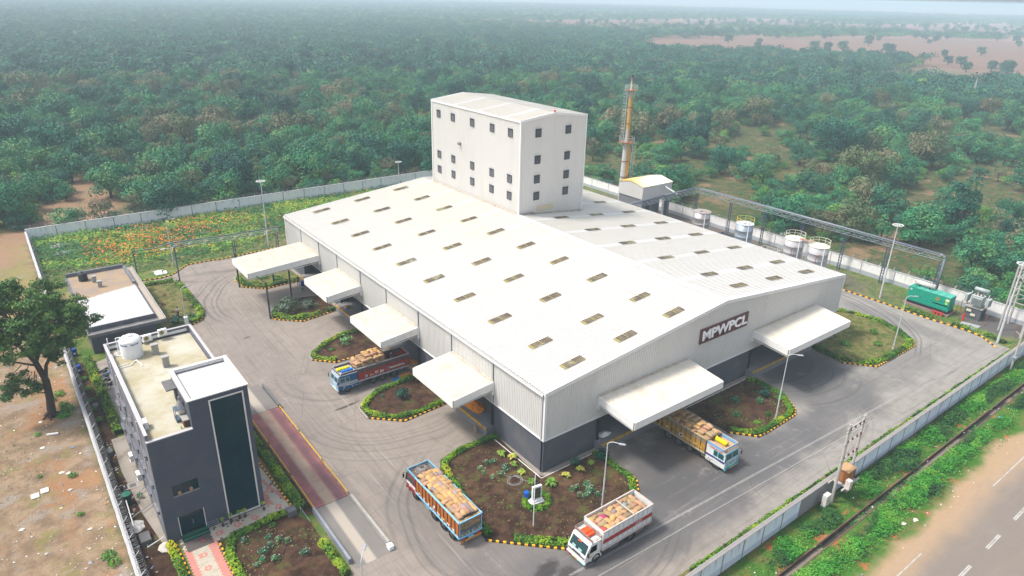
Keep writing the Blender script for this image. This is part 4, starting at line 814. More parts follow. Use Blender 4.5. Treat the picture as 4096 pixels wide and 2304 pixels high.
def storage_tank(x, y, r, h, m, top, label, rail, lad=True):
    t = thing('storage_tank', label, 'storage tank', (x, y, 0), group='storage tanks behind the warehouse')
    pr = [(r, 0)]
    for k in range(1, 6): pr += [(r, h*k/6-.02), (r+.025, h*k/6), (r, h*k/6+.02)]
    mb = MB(); mb.smooth = True; mb.lathe((x, y, 0), pr+[(r, h)], 32); mb.build('tank_shell', m, t)
    mb = MB(); mb.lathe((x, y, h), [(r+.05, -.03), (r+.05, .04), (r*.2, .16), (r*.02, .2)], 32); tp = mb.build('tank_top', top, t)
    mb = MB(); mb.lathe((x-.5, y-.1, h+.1), [(.35, 0), (.35, .2)], 10); mb.build('hatch', top, tp); mb = MB(); mb.bar((x-.4, y-r*.7, h), (x-.4, y-r*.7, h+.35), .08); mb.build('vent', M('brass_vent', (0.6, 0.3, 0.12), 0.5), tp)
    if rail:
        mb = MB(); mb.ring((x, y, h+1.1), r, .035).ring((x, y, h+.6), r, .028)
        for i in range(10): a = i*pi/5; mb.bar((x+cos(a)*r, y+sin(a)*r, h), (x+cos(a)*r, y+sin(a)*r, h+1.1), .03, n=4)
        mb.build('railing', rail, t)
    mb = MB(); a = -2.1; mb.box(x+cos(a)*r-.09, y+sin(a)*r-.09, .3, x+cos(a)*r+.02, y+sin(a)*r+.09, h-.1); mb.build('level_gauge', PVCW, t)
    if lad:
        ladder(t, x-r*.75, y+r*.85, 0.3, h+1, -.7, .7); mb = MB(); a = -2.75; px, py = x+cos(a)*(r+.25), y+sin(a)*(r+.25)
        mb.path([(px, py, .3), (px, py, h-1.4), (x+cos(a+.35)*(r+.15), y+sin(a+.35)*(r+.15), h-1.0)], .06, 6); mb.build('dark_pipe', SOILRED, t)
RAILC = M('cream_railing', (0.66, 0.64, 0.50), 0.6); RAILY = M('yellow_railing', (0.62, 0.45, 0.05), 0.6, var=0.2)
storage_tank(73.9, 17.9, 1.72, 7.4, TANKG, TANKT, 'grey storage tank with cream railed top, left one of the pair joined by red walkway', RAILC)
storage_tank(73.9, 13.1, 1.72, 7.4, TANKG, TANKT, 'grey storage tank with cream railed top, right one of the pair joined by red walkway', RAILC)
storage_tank(73.9, 28.6, 1.65, 7.4, TGV, M('galv_top', (0.52, 0.56, 0.62), 0.5), 'blue-grey galvanised storage tank ringed by a yellow railing on top', RAILY, False)
storage_tank(73.9, 38.9, 1.75, 7.2, TSS, M('dusty_top', (0.30, 0.27, 0.25), 0.8, var=0.3), 'dull stainless steel storage tank with an open dark top, nearest the boiler house', None, False)
mb = MB(); mb.box(73.3, 14.4, 7.75, 73.9, 16.6, 7.85).box(73.28, 14.4, 7.85, 73.33, 16.6, 7.95); tag(mb.build('walkway_plate', M('red_oxide_plate', (0.55, 0.20, 0.15), 0.7)), 'red oxide walkway plate bridging the two adjoining cream-topped tanks', 'walkway')
for i, (y0, y1) in enumerate(((23.5, 27.2), (33.5, 37.5))):
    t = thing('containment_pit', ['low open concrete basin beside the blue-grey galvanised tank', 'low open dark basin beside the stainless steel tank'][i], 'basin', (78, y0, 0), group='open basins by the tanks')
    for k, b in enumerate(((76, y0, 79.8, y0+.25), (76, y1-.25, 79.8, y1), (79.55, y0+.25, 79.8, y1-.25), (76, y0+.25, 76.25, y1-.25))): mb = MB(); mb.box(b[0], b[1], 0, b[2], b[3], 2.2); mb.build('basin_wall', CONC if i == 0 else PLINTH, t)
mb = MB(); mb.box(68, 46.5, 0, 68.1, 46.6, 4.6); mb.box(67.5, 46.1, 4.6, 68.7, 47.0, 4.75); tag(mb.build('rusty_hopper', SOILRED), 'rusty orange metal box on a thin leg behind the warehouse roof edge', 'hopper')

# ================================================================ PIPE RACKS
GAL = M('rack_galvanised', (0.30, 0.33, 0.36), 0.5, .4, .2, var=0.2); PIPEL = M('insulated_pipe', (0.20, 0.225, 0.26), 0.5, .4, .2, var=0.15)
def truss(par, p, q, w, h, name='truss_span', pitch=1.3):
    p = Vector(p); q = Vector(q); d = q-p; L = d.length; d.normalize(); n = Vector((-d.y, d.x, 0)).normalized(); up = Vector((0, 0, 1)); mb = MB()
    for a in (-w/2, w/2):
        for b in (0, -h): mb.bar(p+n*a+up*b, q+n*a+up*b, .045, n=4)
    k = max(2, round(L/pitch))
    for i in range(k):
        t0, t1 = p+d*(L*i/k), p+d*(L*(i+1)/k)
        for a in (-w/2, w/2): mb.bar(t0+n*a+up*(0 if i % 2 else -h), t1+n*a+up*(-h if i % 2 else 0), .028, n=3, cap=False)
        for b in (0, -h): mb.bar(t0-n*w/2+up*b, t0+n*w/2+up*b, .03, n=3, cap=False)
    return mb.build(name, GAL, par)
def lattice_post(par, x, y, h, w=.42, m=None, axis=1):
    m = m or BLUST; mb = MB(); a, b = (w/2, .07) if axis else (.07, w/2)
    for s_ in (-1, 1):
        cx, cy = x+s_*(a if axis else 0), y+s_*(0 if axis else b)
        mb.box(cx-.05-(0 if axis else .06), cy-.05-(.06 if axis else 0), 0, cx+.05+(0 if axis else .06), cy+.05+(.06 if axis else 0), h)
    z = .3; k = 0
    while z < h-.5:
        if axis: mb.box(x-w/2+.05, y-.03, z, x+w/2-.05, y+.03, z+.1)
        else: mb.box(x-.03, y-w/2+.05, z, x+.03, y+w/2-.05, z+.1)
        z += .55
    return mb.build('rack_post', m, par)
rk = thing('pipe_rack', 'long overhead lattice pipe rack on blue-grey posts running along the right boundary wall', 'pipe rack', (84.8, 49.0, 0))
RX, RZ = 84.9, 8.2
ysr = [49.0, 39.9, 31.5, 23.0, 14.3, 6.2, -2.7]
for a, b in zip(ysr, ysr[1:]): truss(rk, (RX, a, RZ), (RX, b, RZ), 1.1, .85)
truss(rk, (RX, 49.0, RZ), (74.0, 49.0, RZ-.1), 1.1, .8); truss(rk, (74.0, 49.0, RZ-.1), (61.5, 49.2, RZ-.5), 1.1, .8)
for y in ysr: lattice_post(rk, RX, y, RZ-.95, .45, None, 0)
lattice_post(rk, 73.5, 49.0, RZ-.9, .45, GAL, 1)
for k, (o, r) in enumerate(((-.4, .06), (-.12, .08), (.18, .06), (.42, .045))):
    mb = MB(); mb.smooth = True; x = RX+o
    c = [(x, -2.3, RZ+.12+r), (x, -2.9-r, RZ+.02), (x, -3.1-r, RZ-.35), (x, -3.1-r, .6)]
    mb.path([(61.5, 49.0-o, RZ-.35+r), (74, 49.0-o, RZ+r), (x-1.2, 49.0-o, RZ+.12+r), (x, 47.9-o, RZ+.12+r)]+c, r, 8); mb.build('pipe', PIPEL if k != 3 else BLACK, rk)
rl = thing('pipe_rack', 'overhead lattice pipe rack crossing the flower field to the warehouse corner', 'pipe rack', (-18, 80.6, 0))
truss(rl, (-17.8, 80.8, 5.9), (-8.1, 78.4, 6.3), .9, .7); truss(rl, (-8.1, 78.4, 6.3), (-.3, 76.4, 6.9), .9, .7)
lattice_post(rl, -8.1, 78.4, 5.6, .35, None, 1); lattice_post(rl, -.8, 76.6, 6.1, .35, None, 1)
mb = MB(); mb.bar((-23.9, 81.3, 0), (-23.9, 81.3, 5.6), .11, n=8); mb.bar((-24.0, 81.3, 5.45), (-23.4, 81.3, 5.45), .05, n=4); mb.build('end_post', BLUST, rl)
for dy, dz in ((.35, 0), (-.1, .02), (-.35, -.55)):
    mb = MB(); mb.path([(-23.9, 81.3+dy*.3, 5.5+dz), (-20.5, 81.1+dy, 5.38+dz), (-17.8, 80.8+dy, 5.95+dz), (-8.1, 78.4+dy, 6.38+dz), (-.3, 76.4+dy, 7.0+dz)], .045, 4); mb.build('cable', BLACK if dz else GAL, rl)
mb = MB(); mb.path([(-23.9, 81.3, 5.5), (-26.5, 80.6, 3.8), (-27.5, 80, 2.2)], .035, 4); mb.build('cable', BLACK, rl)
mb = MB(); mb.bar((-26.3, 78.9, 0), (-26.3, 78.9, 3.2), .16, n=8); tag(mb.build('utility_post', STEEL), 'short grey steel post with dark fittings behind the low grey building', 'post')
mb = MB(); mb.bar((-18.2, 77.0, 0), (-18.2, 77.0, 6.4), .12, n=8); mb.mat(1).bar((-18.2, 77.0, 6.3), (-19.6, 77.2, 6.35), .05).box(-20.2, 77.0, 6.25, -19.6, 77.4, 6.38); tag(mb.build('street_lamp', [BLUST, POLE]), 'street lamp on a dark blue post beside the lawn, arm pointing left', 'street lamp')

# ================================================================ GENERATOR, TRANSFORMER YARD
TEAL = M('generator_green', (0.0, 0.26, 0.17), 0.45, .4, var=0.10, sc=1.5, dirt=(0.02, 0.30, 0.22), dirt_amt=0.3, dirt_sc=0.5)
TEALL = M('generator_roof_green', (0.06, 0.36, 0.27), 0.45, .4, var=0.10)
gx0, gx1, gy0, gy1, gz0, gz1 = 79.9, 82.0, -7.35, -0.7, .75, 3.15
ge = thing('diesel_generator', 'green container-like generator set with a silver silencer on its roof', 'generator', (80.9, -4, 0))
mb = MB(); mb.rbox(gx0, gy0, gz0, gx1, gy1, gz1, .05); mb.build('canopy_body', TEAL, ge)
n = 6
for k in range(n):
    a = gy0+.04+k*(gy1-gy0-.08)/n; b = a+(gy1-gy0-.08)/n-.06; mb = MB(); mb.rbox(gx0-.03, a, gz1+.003, gx1+.03, b, gz1+.07, .02); mb.build('roof_panel', TEALL if k < 5 else TEAL, ge)
mb = MB(); mb.box(gx0-.1, gy0, .35, gx1+.1, gy1, .74); mb.build('skid', BLACK, ge); mb = MB(); mb.box(gx0-.4, gy0-.3, 0, gx1+.4, gy1+.3, .34); mb.build('plinth', M('red_plinth', (0.24, 0.17, 0.15), 0.9, var=0.2), ge)
mb = MB(); mb.smooth = True; mb.bar((81.2, -1.2, 3.75), (81.2, -4.2, 3.75), .40, n=16); sil = mb.build('silencer', M('silencer_silver', (0.50, 0.47, 0.45), .45, var=.1), ge)
for y in (-1.9, -3.5): mb = MB(); mb.lathe((81.2, y, 3.2), [(.1, 0), (.1, .2)], 6); mb.bar((81.2, y-.05, 3.75), (81.2, y+.05, 3.75), .39, n=16); mb.box(80.8, y-.05, 3.22, 81.6, y+.05, 3.5); mb.build('saddle', BLACK, sil)
mb = MB(); mb.bar((81.2, -.95, 3.75), (81.2, -1.2, 3.75), .12, n=8); mb.build('inlet', FLOW_R, sil)
mb = MB(); mb.box(gx0-.02, -5.7, 2.15, gx0-.003, -5.1, 2.75); mb.build('control_window', M('amber_glass', (0.25, 0.20, 0.05), 0.2), ge)
mb = MB(); mb.raw([(gx0-.014, -7.25, 1.55), (gx0-.014, -4.9, 1.55), (gx0-.014, -4.9, 1.72), (gx0-.014, -7.25, 1.72)], [(0, 1, 2, 3), (3, 2, 1, 0)]); mb.build('white_stripe', PVCW, ge)
mb = MB(); mb.box(gx0-.03, -7.2, 2.45, gx0-.004, -6.65, 2.85); mb.build('yellow_notice', M('pale_yellow', (0.7, 0.66, 0.35), 0.6), ge); mb = MB(); mb.bar((gx0-.03, -6.85, 2.1), (gx0-.004, -6.85, 2.1), .2, n=12); mb.build('round_sticker', M('lime_sticker', (0.45, 0.60, 0.08), 0.6), ge)
lettering('C', .42, PVCW, ge, (gx0-.03-80.9, -1.15+4, 2.75), (pi/2, 0, -pi/2), .004, bold=.02)
for y in (-1.9, -2.6): 
    pass
for i, (y, z) in enumerate(((-2.2, 2.3), (-2.9, 1.9), (-3.4, 2.5), (-3.9, 2.5), (-3.9, 1.7), (-4.6, 1.9), (-6.1, 2.3))): mb = MB(); mb.box(gx0-.04, y-.06, z-.05, gx0-.003, y+.06, z+.05); mb.build('latch', BLACK, ge)
mb = MB()
for k in range(3): mb.box(79.0, -7.0+k*.55, 0, 79.35, -6.65+k*.55, .5)
mb.box(79.0, -7.1, .5, 79.3, -5.2, .62); tag(mb.build('pipe_manifold', M('red_paint', (0.45, 0.05, 0.035), 0.6)), 'low red pipe manifold in front of the green generator', 'pipe manifold')
TRG = M('transformer_grey', (0.33, 0.37, 0.36), 0.5, .4, var=0.15); t = thing('transformer', 'grey oil-filled transformer with radiators standing on a tall concrete plinth', 'transformer', (83.4, -9.9, 0))
mb = MB(); mb.box(82.3, -11.3, 0, 82.8, -8.9, 1.9).box(84.0, -11.3, 0, 84.5, -8.9, 1.9); mb.build('plinth_leg', PLINTH, t); mb = MB(); mb.box(82.2, -11.4, 1.903, 84.6, -8.8, 2.1); mb.build('plinth_slab', CONC, t)
mb = MB(); mb.rbox(82.7, -10.9, 2.1, 84.1, -9.2, 3.9, .06); mb.build('tank', TRG, t); mb = MB(); mb.smooth = True; mb.bar((84.0, -11.1, 4.65), (84.0, -9.0, 4.65), .32, n=14); mb.bar((83.8, -10.4, 3.9), (84.0, -10.4, 4.4), .08).bar((83.8, -9.6, 3.9), (84.0, -9.6, 4.4), .08); mb.build('conservator', TRG, t)
for x0, y0 in ((82.5, -8.75), (82.5, -11.85), (81.95, -10.9), (84.2, -10.6)):
    mb = MB()
    for k in range(8):
        if y0 in (-8.75, -11.85): mb.box(x0+k*.2, y0, 2.5, x0+k*.2+.06, y0+.4, 3.7)
        else: mb.box(x0, y0+k*.18, 2.5, x0+.4, y0+k*.18+.06, 3.7)
    mb.box(x0, y0, 3.7, x0+(1.46 if y0 in (-8.75, -11.85) else .4), y0+(.4 if y0 in (-8.75, -11.85) else 1.32), 3.76); mb.build('radiator', TRG, t, kind='stuff')
for k in range(3): mb = MB(); mb.lathe((83.1, -10.6+k*.5, 3.9), [(.06, 0), (.12, .08), (.06, .16), (.12, .24), (.05, .5)], 8); mb.build('bushing', M('brown_porcelain', (0.12, 0.04, 0.03), 0.3), t)
for p in ((82.0, -9.2), ): mb = MB(); mb.box(82.15, -9.9, 1.2, 82.2, -9.2, 1.6).box(82.15, -10.6, .6, 82.2, -9.9, 1.0); mb.build('notice_plate', M('cream_plate', (0.6, 0.6, 0.42), 0.6), t)
plate('concrete_pad', [(79.9, -9.8), (77.6, -10.1), (77.9, -12.4), (80.4, -12.4)], .12, M('smooth_pad', (0.30, 0.31, 0.33), .8), z0=0)
mb = MB(); mb.bar((80.2, -9.7, 0), (80.2, -9.7, 1.3), .16, n=10); mb.bar((80.2, -9.7, 1.3), (80.2, -9.7, 1.45), .1, n=8); tag(mb.build('fire_hydrant', M('hydrant_red', (0.55, 0.02, 0.02), 0.5)), 'red fire hydrant post beside the grey concrete pad', 'hydrant')
for i, (x, y) in enumerate(((82, -7.9), (84.2, -7.7), (81.3, -12.5), (80.6, -9.0), (84.6, -17.2), (82.6, -17.6), (80.9, -16.9), (86, -7.9))):
    mb = MB(); mb.box(x-.04, y-.04, 0, x+.04, y+.04, 2.1); tag(mb.build('fence_angle_post', SOILRED), 'rusty angle-iron fence post around the transformer yard', 'post', 'rusty posts round the transformer yard')
CPOLE = M('concrete_pole', (0.40, 0.38, 0.35), 0.8, var=0.15)
t = thing('lattice_mast', 'four-legged pale steel electric structure with insulators beside the transformer yard', 'electric structure', (81.4, -14.5, 0))
legs = [(81.4, -14.5), (85.6, -14.4), (81.2, -17.6), (85.4, -17.6)]
for x, y in legs: mb = MB(); mb.bar((x, y, 0), (x, y, 11), .17, .13, 6); mb.build('mast_leg', CPOLE, t)
mb = MB()
for z in (5.2, 7.4, 9.2, 10.6):
    for a, b in ((0, 1), (2, 3), (0, 2), (1, 3)): mb.bar((*legs[a], z), (*legs[b], z), .07, n=4)
    if z < 10: mb.bar((*legs[0], z), (*legs[1], z+1.6), .045, n=4).bar((*legs[0], z), (*legs[2], z+1.6), .045, n=4).bar((*legs[2], z), (*legs[3], z+1.6), .045, n=4)
mb.build('cross_arm', CPOLE, t)
INS = M('insulator_brown', (0.10, 0.03, 0.025), .3)
for k in range(3):
    for z in (7.5, 9.3): mb = MB(); mb.lathe((82.2+k*1.3, -14.5, z), [(.05, 0), (.12, .08), (.05, .16), (.12, .24), (.05, .35)], 8); mb.build('insulator', INS, t)
t = thing('ring_mast', 'tall light pole with a round lamp ring beside the transformer yard at the right edge', 'light mast', (76.3, -16.2, 0))
mb = MB(); mb.bar((76.3, -16.2, 0), (76.3, -16.2, 13), .18, .1, 10); mb.build('pole', POLE, t); mb = MB(); mb.ring((76.3, -16.2, 12.9), .8, .06).bar((75.5, -16.2, 12.9), (77.1, -16.2, 12.9), .04).bar((76.3, -17, 12.9), (76.3, -15.4, 12.9), .04); mb.build('lamp_ring', PVCW, t)
t = thing('utility_pole', 'concrete utility pole with small platform outside the front wall at the right edge', 'utility pole', (68.4, -20.7, 0))
mb = MB(); mb.bar((68.4, -20.7, 0), (68.4, -20.7, 7.8), .15, .11, 8); mb.build('pole', CPOLE, t); mb = MB(); mb.box(68.0, -21.0, 2.0, 68.8, -20.5, 2.15); mb.build('platform', STEEL, t); mb = MB(); mb.bar((68.4, -20.7, 6.9), (69.6, -20.7, 6.9), .05, n=4).bar((68.4, -20.7, 5.3), (70.4, -19.4, 5.0), .04, n=4); mb.build('cross_arm', CPOLE, t)
for z, e in ((7.2, (81.4, -17.0, 10)), (5.0, (64, -17, .1))): mb = MB(); mb.path([(68.4, -20.7, z), ((68.4+e[0])/2, (-20.7+e[1])/2, (z+e[2])/2-.25), e], .022, 3); mb.build('wire', STEEL, t)
# transformer H-pole outside the front wall
t = thing('pole_transformer', 'double-pole frame carrying a rusty orange transformer outside the front wall', 'electric structure', (22.5, -20.9, 0))
for x in (21.3, 24.1): mb = MB(); mb.bar((x, -20.8, 0), (x, -20.8, 9.5), .17, .12, 8); mb.build('pole', CPOLE, t)
mb = MB(); mb.bar((21.65, -20.8, 3.0), (21.65, -20.8, 9.3), .05, n=4)
for z in (9.0, 8.6): mb.bar((20.9, -20.8, z), (24.6, -20.8, z), .06, n=4)
mb.bar((21, -20.8, 7.2), (24.4, -20.8, 7.2), .06, n=4).bar((21, -20.8, 5.3), (24.2, -20.8, 5.3), .06, n=4).bar((21.6, -20.8, 9.0), (22.2, -20.8, 9.9), .03, n=3).bar((23.4, -20.8, 9), (23.2, -20.8, 9.9), .03, n=3); mb.bar((24.1, -20.8, 9.5), (25.1, -20.5, 9.2), .04, n=4); mb.build('cross_arm', CPOLE, t)
for x in (21.5, 22.4, 23.3, 24.0):
    for z in (8.7, 7.25, 5.35): mb = MB(); mb.lathe((x, -20.85, z), [(.04, 0), (.11, .07), (.04, .14), (.11, .21), (.04, .32)], 8); mb.build('insulator', INS, t)
RO = M('rusty_orange_tank', (0.36, 0.14, 0.035), .8, var=0.25, sc=2, dirt=(0.16, 0.07, 0.035), dirt_amt=.7, dirt_sc=2)
mb = MB(); mb.rbox(22.1, -21.4, 2.3, 23.5, -20.4, 3.7, .05); tb = mb.build('transformer_tank', RO, t); mb = MB()
for k in range(7): mb.box(23.52, -21.35+k*.15, 2.4, 23.85, -21.29+k*.15, 3.4)
mb.build('radiator', BLACK, tb, kind='stuff'); mb = MB(); mb.box(22.0, -21.5, 3.703, 23.6, -20.3, 3.78); mb.build('lid', M('sandy_rust_lid', (0.42, 0.26, 0.13), .9, var=.25), tb)
mb = MB(); mb.box(21.0, -21.7, 2.1, 24.4, -21.55, 2.25).box(21.0, -20.25, 2.1, 24.4, -20.1, 2.25).box(21.8, -21.55, 2.12, 23.9, -20.25, 2.2); mb.build('shelf', CPOLE, t)
mb = MB(); mb.rbox(21.4, -22.1, 2.25, 21.95, -21.6, 3.3, .02); mb.build('fuse_box', M('white_rusty_box', (0.55, 0.50, 0.46), .7, var=.1, dirt=(0.4, 0.14, 0.05), dirt_amt=.9, dirt_sc=2.5), t)
mb = MB(); mb.rbox(19.5, -21.1, .35, 20.3, -20.6, 1.75, .03); mb.mat(1).box(19.55, -21.05, 0, 19.62, -20.98, .35).box(20.18, -21.05, 0, 20.25, -20.98, .35).box(19.55, -20.72, 0, 19.62, -20.65, .35).box(20.18, -20.72, 0, 20.25, -20.65, .35); tag(mb.build('electric_cabinet', [M('cabinet_cream', (0.55, 0.55, 0.52), .6, var=.1, dirt=(0.4, 0.16, 0.05), dirt_amt=.6, dirt_sc=2), STEEL]), 'cream electric cabinet on short legs at the foot of the double pole, outside the wall', 'cabinet')
# poles of the far line
for x, y, h in ((366, 101, 12),):
    t = thing('utility_pole', 'distant pale A-frame electric pole standing in the forest at the right', 'utility pole', (x, y, 0)); mb = MB(); mb.bar((x-1, y-1.5, 0), (x, y, h), .25, .18, 5).bar((x+1.4, y+1.5, 0), (x, y, h), .25, .18, 5).bar((x, y, h), (x, y, h+1.5), .12, n=4); mb.build('pole', CPOLE, t)
# ================================================================ BOUNDARY WALLS
def wallmat(name, base, band=None, stain=(0.22, 0.21, 0.20), amt=0.8, low=None, lowz=0.8):
    s = NT(name, 0.9, 0.2); x, y, z = s.xyz()
    c = s.mix(s.noise(0.6, 5, 0.6), tuple(v*.85 for v in base), base)
    drip = s.math('MULTIPLY', s.step(s.noise(2.2, 5, 0.7, s.scale(s.pos(), (1, 1, 0.13))), 0.45, 0.66), s.step(z, 0.7, 2.3))
    c = s.mix(s.math('MULTIPLY', drip, amt), c, stain)
    if low: c = s.mix(s.step(s.math('ADD', z, s.math('MULTIPLY', s.noise(0.3, 3), .5)), lowz, lowz+.25, .9, 0), c, low)
    s.color(c); s.bump(s.noise(5, 4), .25, .02); return s.m
WALLW = wallmat('stained_whitewash', (0.82, 0.83, 0.86), stain=(0.42, 0.42, 0.43), amt=.55); WALLF = wallmat('front_wall_whitewash', (0.72, 0.78, 0.88), stain=(0.27, 0.29, 0.34), amt=.75, low=(0.50, 0.54, 0.64), lowz=.9)
WALLR = wallmat('right_wall_whitewash', (0.80, 0.79, 0.77), amt=.45, low=(0.30, 0.33, 0.37), lowz=.9); COP = M('old_coping', (0.25, 0.24, 0.235), .95, var=.25, sc=2); WALLG = wallmat('bare_grey_plaster', (0.27, 0.265, 0.265))
WIRE = M('fence_wire', (0.24, 0.245, 0.25), .6, .4, .3)
def bwall(label, p, q, h, th, mat, seg, arms=None, spikes=False, coil=False, cop=True, wires=0, grey=()):
    p = Vector(p); q = Vector(q); L = (q-p).length; d = (q-p)/L; n = Vector((-d.y, d.x)); root = thing('boundary_wall', label, 'wall', (p.x, p.y, 0), math.atan2(d.y, d.x))
    k = max(1, round(L/seg)); s_ = L/k
    pm = MB(); pm.box(0, -th/2, -.3, s_-.04, th/2, h); me = pm.mesh('wall_panel', mat)
    pj = MB(); pj.box(-.07, -th/2-.02, -.3, .07, th/2+.02, h+.02); mj = pj.mesh('wall_pilaster', COP)
    for i in range(k):
        o = inst('wall_panel', me, root, (i*s_+.02, 0, 0))
        if i in grey: o.data = o.data.copy(); o.data.materials[0] = WALLG; o['label'] = 'bare grey plaster panel of the wall'
        inst('wall_pilaster', mj, root, (i*s_, 0, 0))
    if cop: mb = MB(); mb.box(0, -th/2-.05, h+.021, L, th/2+.05, h+.09); mb.build('coping', COP if spikes else M('pale_coping', (0.42, 0.42, 0.43), .9, var=.2, sc=1.5), root, world=False)
    if spikes:
        mb = MB(); t = .1
        while t < L: mb.bar((t, -.1, h+.09), (t, -.1, h+.30), .018, .004, 3, cap=False); t += .16
        t = .18
        while t < L: mb.bar((t, .1, h+.09), (t, .1, h+.30), .018, .004, 3, cap=False); t += .16
        mb.build('spike', M('spike_cream', (0.5, 0.47, 0.40), .7), root, kind='stuff', world=False)
    if arms:
        am = MB(); am.bar((0, 0, h), (0, arms*.55, h+.62), .035, n=4); ma = am.mesh('fence_arm', WTRIM if coil else STEEL); t = 1
        while t < L: inst('fence_arm', ma, root, (t, 0, 0)); t += 2.6
    if wires:
        mb = MB(); 
        for w_ in range(wires): f = (w_+1)/wires; mb.bar((0, (arms or 0)*.55*f, h+.62*f), (L, (arms or 0)*.55*f, h+.62*f), .009, n=3, cap=False)
        mb.build('barbed_wire', WIRE, root, kind='stuff', world=False)
    if coil:
        mb = MB(); N_ = int(L*3.3*10); rng = random.Random(5); pts = []
        for i in range(N_):
            a = i*2*pi/10; R_c = .33*(1+.12*sin(i*.37)); pts.append((i*L/N_, arms*.35+cos(a)*R_c, h+.42+sin(a)*R_c))
        for a, b in zip(pts, pts[1:]): mb.bar(a, b, .017, n=3, cap=False)
        mb.build('razor_wire', WIRE, root, kind='stuff', world=False)
    return root
bwall('long white stained boundary wall behind the flower field, forest behind it', (-37.5, 115.4), (86.7, 115.4), 2.4, .25, WALLW, 5.2, arms=1, wires=4)
bwall('white boundary wall running down the right side behind the tanks and the green generator', (86.7, 115.4), (86.7, -19.9), 2.4, .25, WALLR, 6.2, arms=1, wires=4)
bwall('front boundary wall with streaked blue-white plaster and rows of spikes beside the ditch', (-60, -19.9), (86.7, -19.9), 2.2, .34, WALLF, 3.05, spikes=True, grey=(25, 26))
bwall('left boundary wall topped with coiled razor wire between the littered lot and the office', (-37.55, 57.5), (-37.55, -19.7), 2.0, .28, WALLW, 5.5, arms=1, coil=True)
bwall('short white boundary wall at the left end of the flower field', (-37.5, 115.2), (-37.5, 57.5), 2.0, .25, WALLW, 5.2, arms=1, wires=3)

# ================================================================ KERBS AND BEDS
KY = MB(); KY.rbox(-.155, -.09, 0, .155, .09, .20, .02); KYM = KY.mesh('kerb_block', YEL)
KBm = MB(); KBm.rbox(-.155, -.09, 0, .155, .09, .19, .02); KBM = KBm.mesh('kerb_block', BLACK)
def kerb(label, pts, loc=None, size=1.0):
    root = thing('painted_kerb', label, 'kerb', (pts[0][0], pts[0][1], 0), 0, 'black and yellow painted kerbs')
    for i, (x, y, a) in enumerate(walk(pts, .34*size)):
        inst('kerb_block', KYM if i % 2 else KBM, root, (x-pts[0][0], y-pts[0][1], random.uniform(-.015, .01)), (0, 0, a+random.uniform(-.05, .05)), (size, 1, 1))
    return root
def curb_plain(pts, par=None):
    mb = MB()
    for a, b in zip(pts, pts[1:]):
        d = Vector((b[0]-a[0], b[1]-a[1])); 
        if d.length < .01: continue
        n = Vector((-d.y, d.x)).normalized()*.07
        mb.prism([(a[0]-n.x, a[1]-n.y), (b[0]-n.x, b[1]-n.y), (b[0]+n.x, b[1]+n.y), (a[0]+n.x, a[1]+n.y)], 0, .13)
    return mb
def bed(name, pts, mat, z=.11):
    return plate(name, pts, z, mat, z0=0)
IA = [(0.0, 8.6), (-2.8, 9.0), (-5.9, 8.7), (-7.6, 8.3), (-8.5, 7.0), (-9.5, 2.0), (-10.5, -3.7), (-10.5, -4.6), (-8.8, -6.3), (-5.0, -10.0), (-1.0, -10.6), (3.6, -10.3), (5.3, -9.2), (7.4, -6.8), (7.7, -5.6), (7.5, -0.6), (0, -.6), (-.6, 0)]
IB = [(22.8, -0.6), (22.8, -7.0), (25.0, -9.6), (26.9, -9.7), (32.7, -9.5), (33.9, -8.8), (35.9, -6.0), (36.2, -3.7), (35.6, -.6)]
IC = [(57.6, -.6), (50.9, -.6), (50.4, -5.8), (53.4, -9.3), (64.4, -9.4), (66.1, -8.4), (68.4, -4.6), (69.0, -1.0), (68.2, 2.6), (67.6, 4.9), (57.9, 5.0)]
L4 = [(-.6, 17.6), (-7.2, 17.1), (-10.5, 20.2), (-10.4, 22.8), (-9.6, 23.6), (-7.6, 25.2), (-4.9, 25.6), (-.6, 25.7)]
L3 = [(-.6, 34.8), (-8.0, 35.0), (-10.3, 37.4), (-10.3, 38.7), (-9.7, 39.6), (-4.8, 42.6), (-.6, 42.5)]
L2 = [(-.6, 51.0), (-6.8, 49.9), (-10.1, 53.0), (-10.3, 54.6), (-9.4, 55.8), (-6.7, 59.3), (-2.7, 58.6), (-.6, 58.0)]
L1 = [(-.6, 66.0), (-7.1, 65.6), (-10.0, 68.3), (-10.3, 72.2), (-9.6, 74.4), (-7.6, 75.6), (-.6, 75.6)]
LW = [(-24.8, 78.8), (-19.3, 78.3), (-18.6, 77.2), (-18.1, 66.3), (-18.3, 62.7), (-19.1, 59.3), (-20.9, 58.3), (-24.8, 57.8)]
GA = [(-30.75, 9.75), (-30.85, -2), (-22.9, -2), (-22.9, 7.5), (-24.0, 9.7)]
bed('planted_bed', IA, BED); bed('planted_bed', IB, BED); bed('planted_bed', IC, TURF); bed('planted_bed', L4, BED); bed('planted_bed', L3, BED); bed('planted_bed', L2, BED); bed('planted_bed', L1, TURF); bed('planted_bed', LW, TURF)
bed('planted_bed', GA, BED); bed('planted_bed', [(-37.3, 12.5), (-34.05, 12.3), (-34.0, -4), (-37.3, -4)], BED, .06); bed('planted_bed', [(-37.3, 54.5), (-35.3, 54.5), (-35.2, 33), (-37.3, 33)], BED, .05)
bed('planted_bed', [(-24.9, 33.0), (-22.1, 33.0), (-22.0, 8.4), (-22.9, 8.4), (-23.4, 20)], BED, .07)
bed('planted_bed', [(-60, -19.7), (86, -19.7), (86, -18.0), (75, -18.2), (-60, -18.0)], TURF, .10)
SIDE = M('side_yard_concrete', (0.30, 0.27, 0.235), .9, var=.22, sc=1.2, dirt=(0.12, 0.09, 0.07), dirt_amt=.7, dirt_sc=.6, bump=.3)
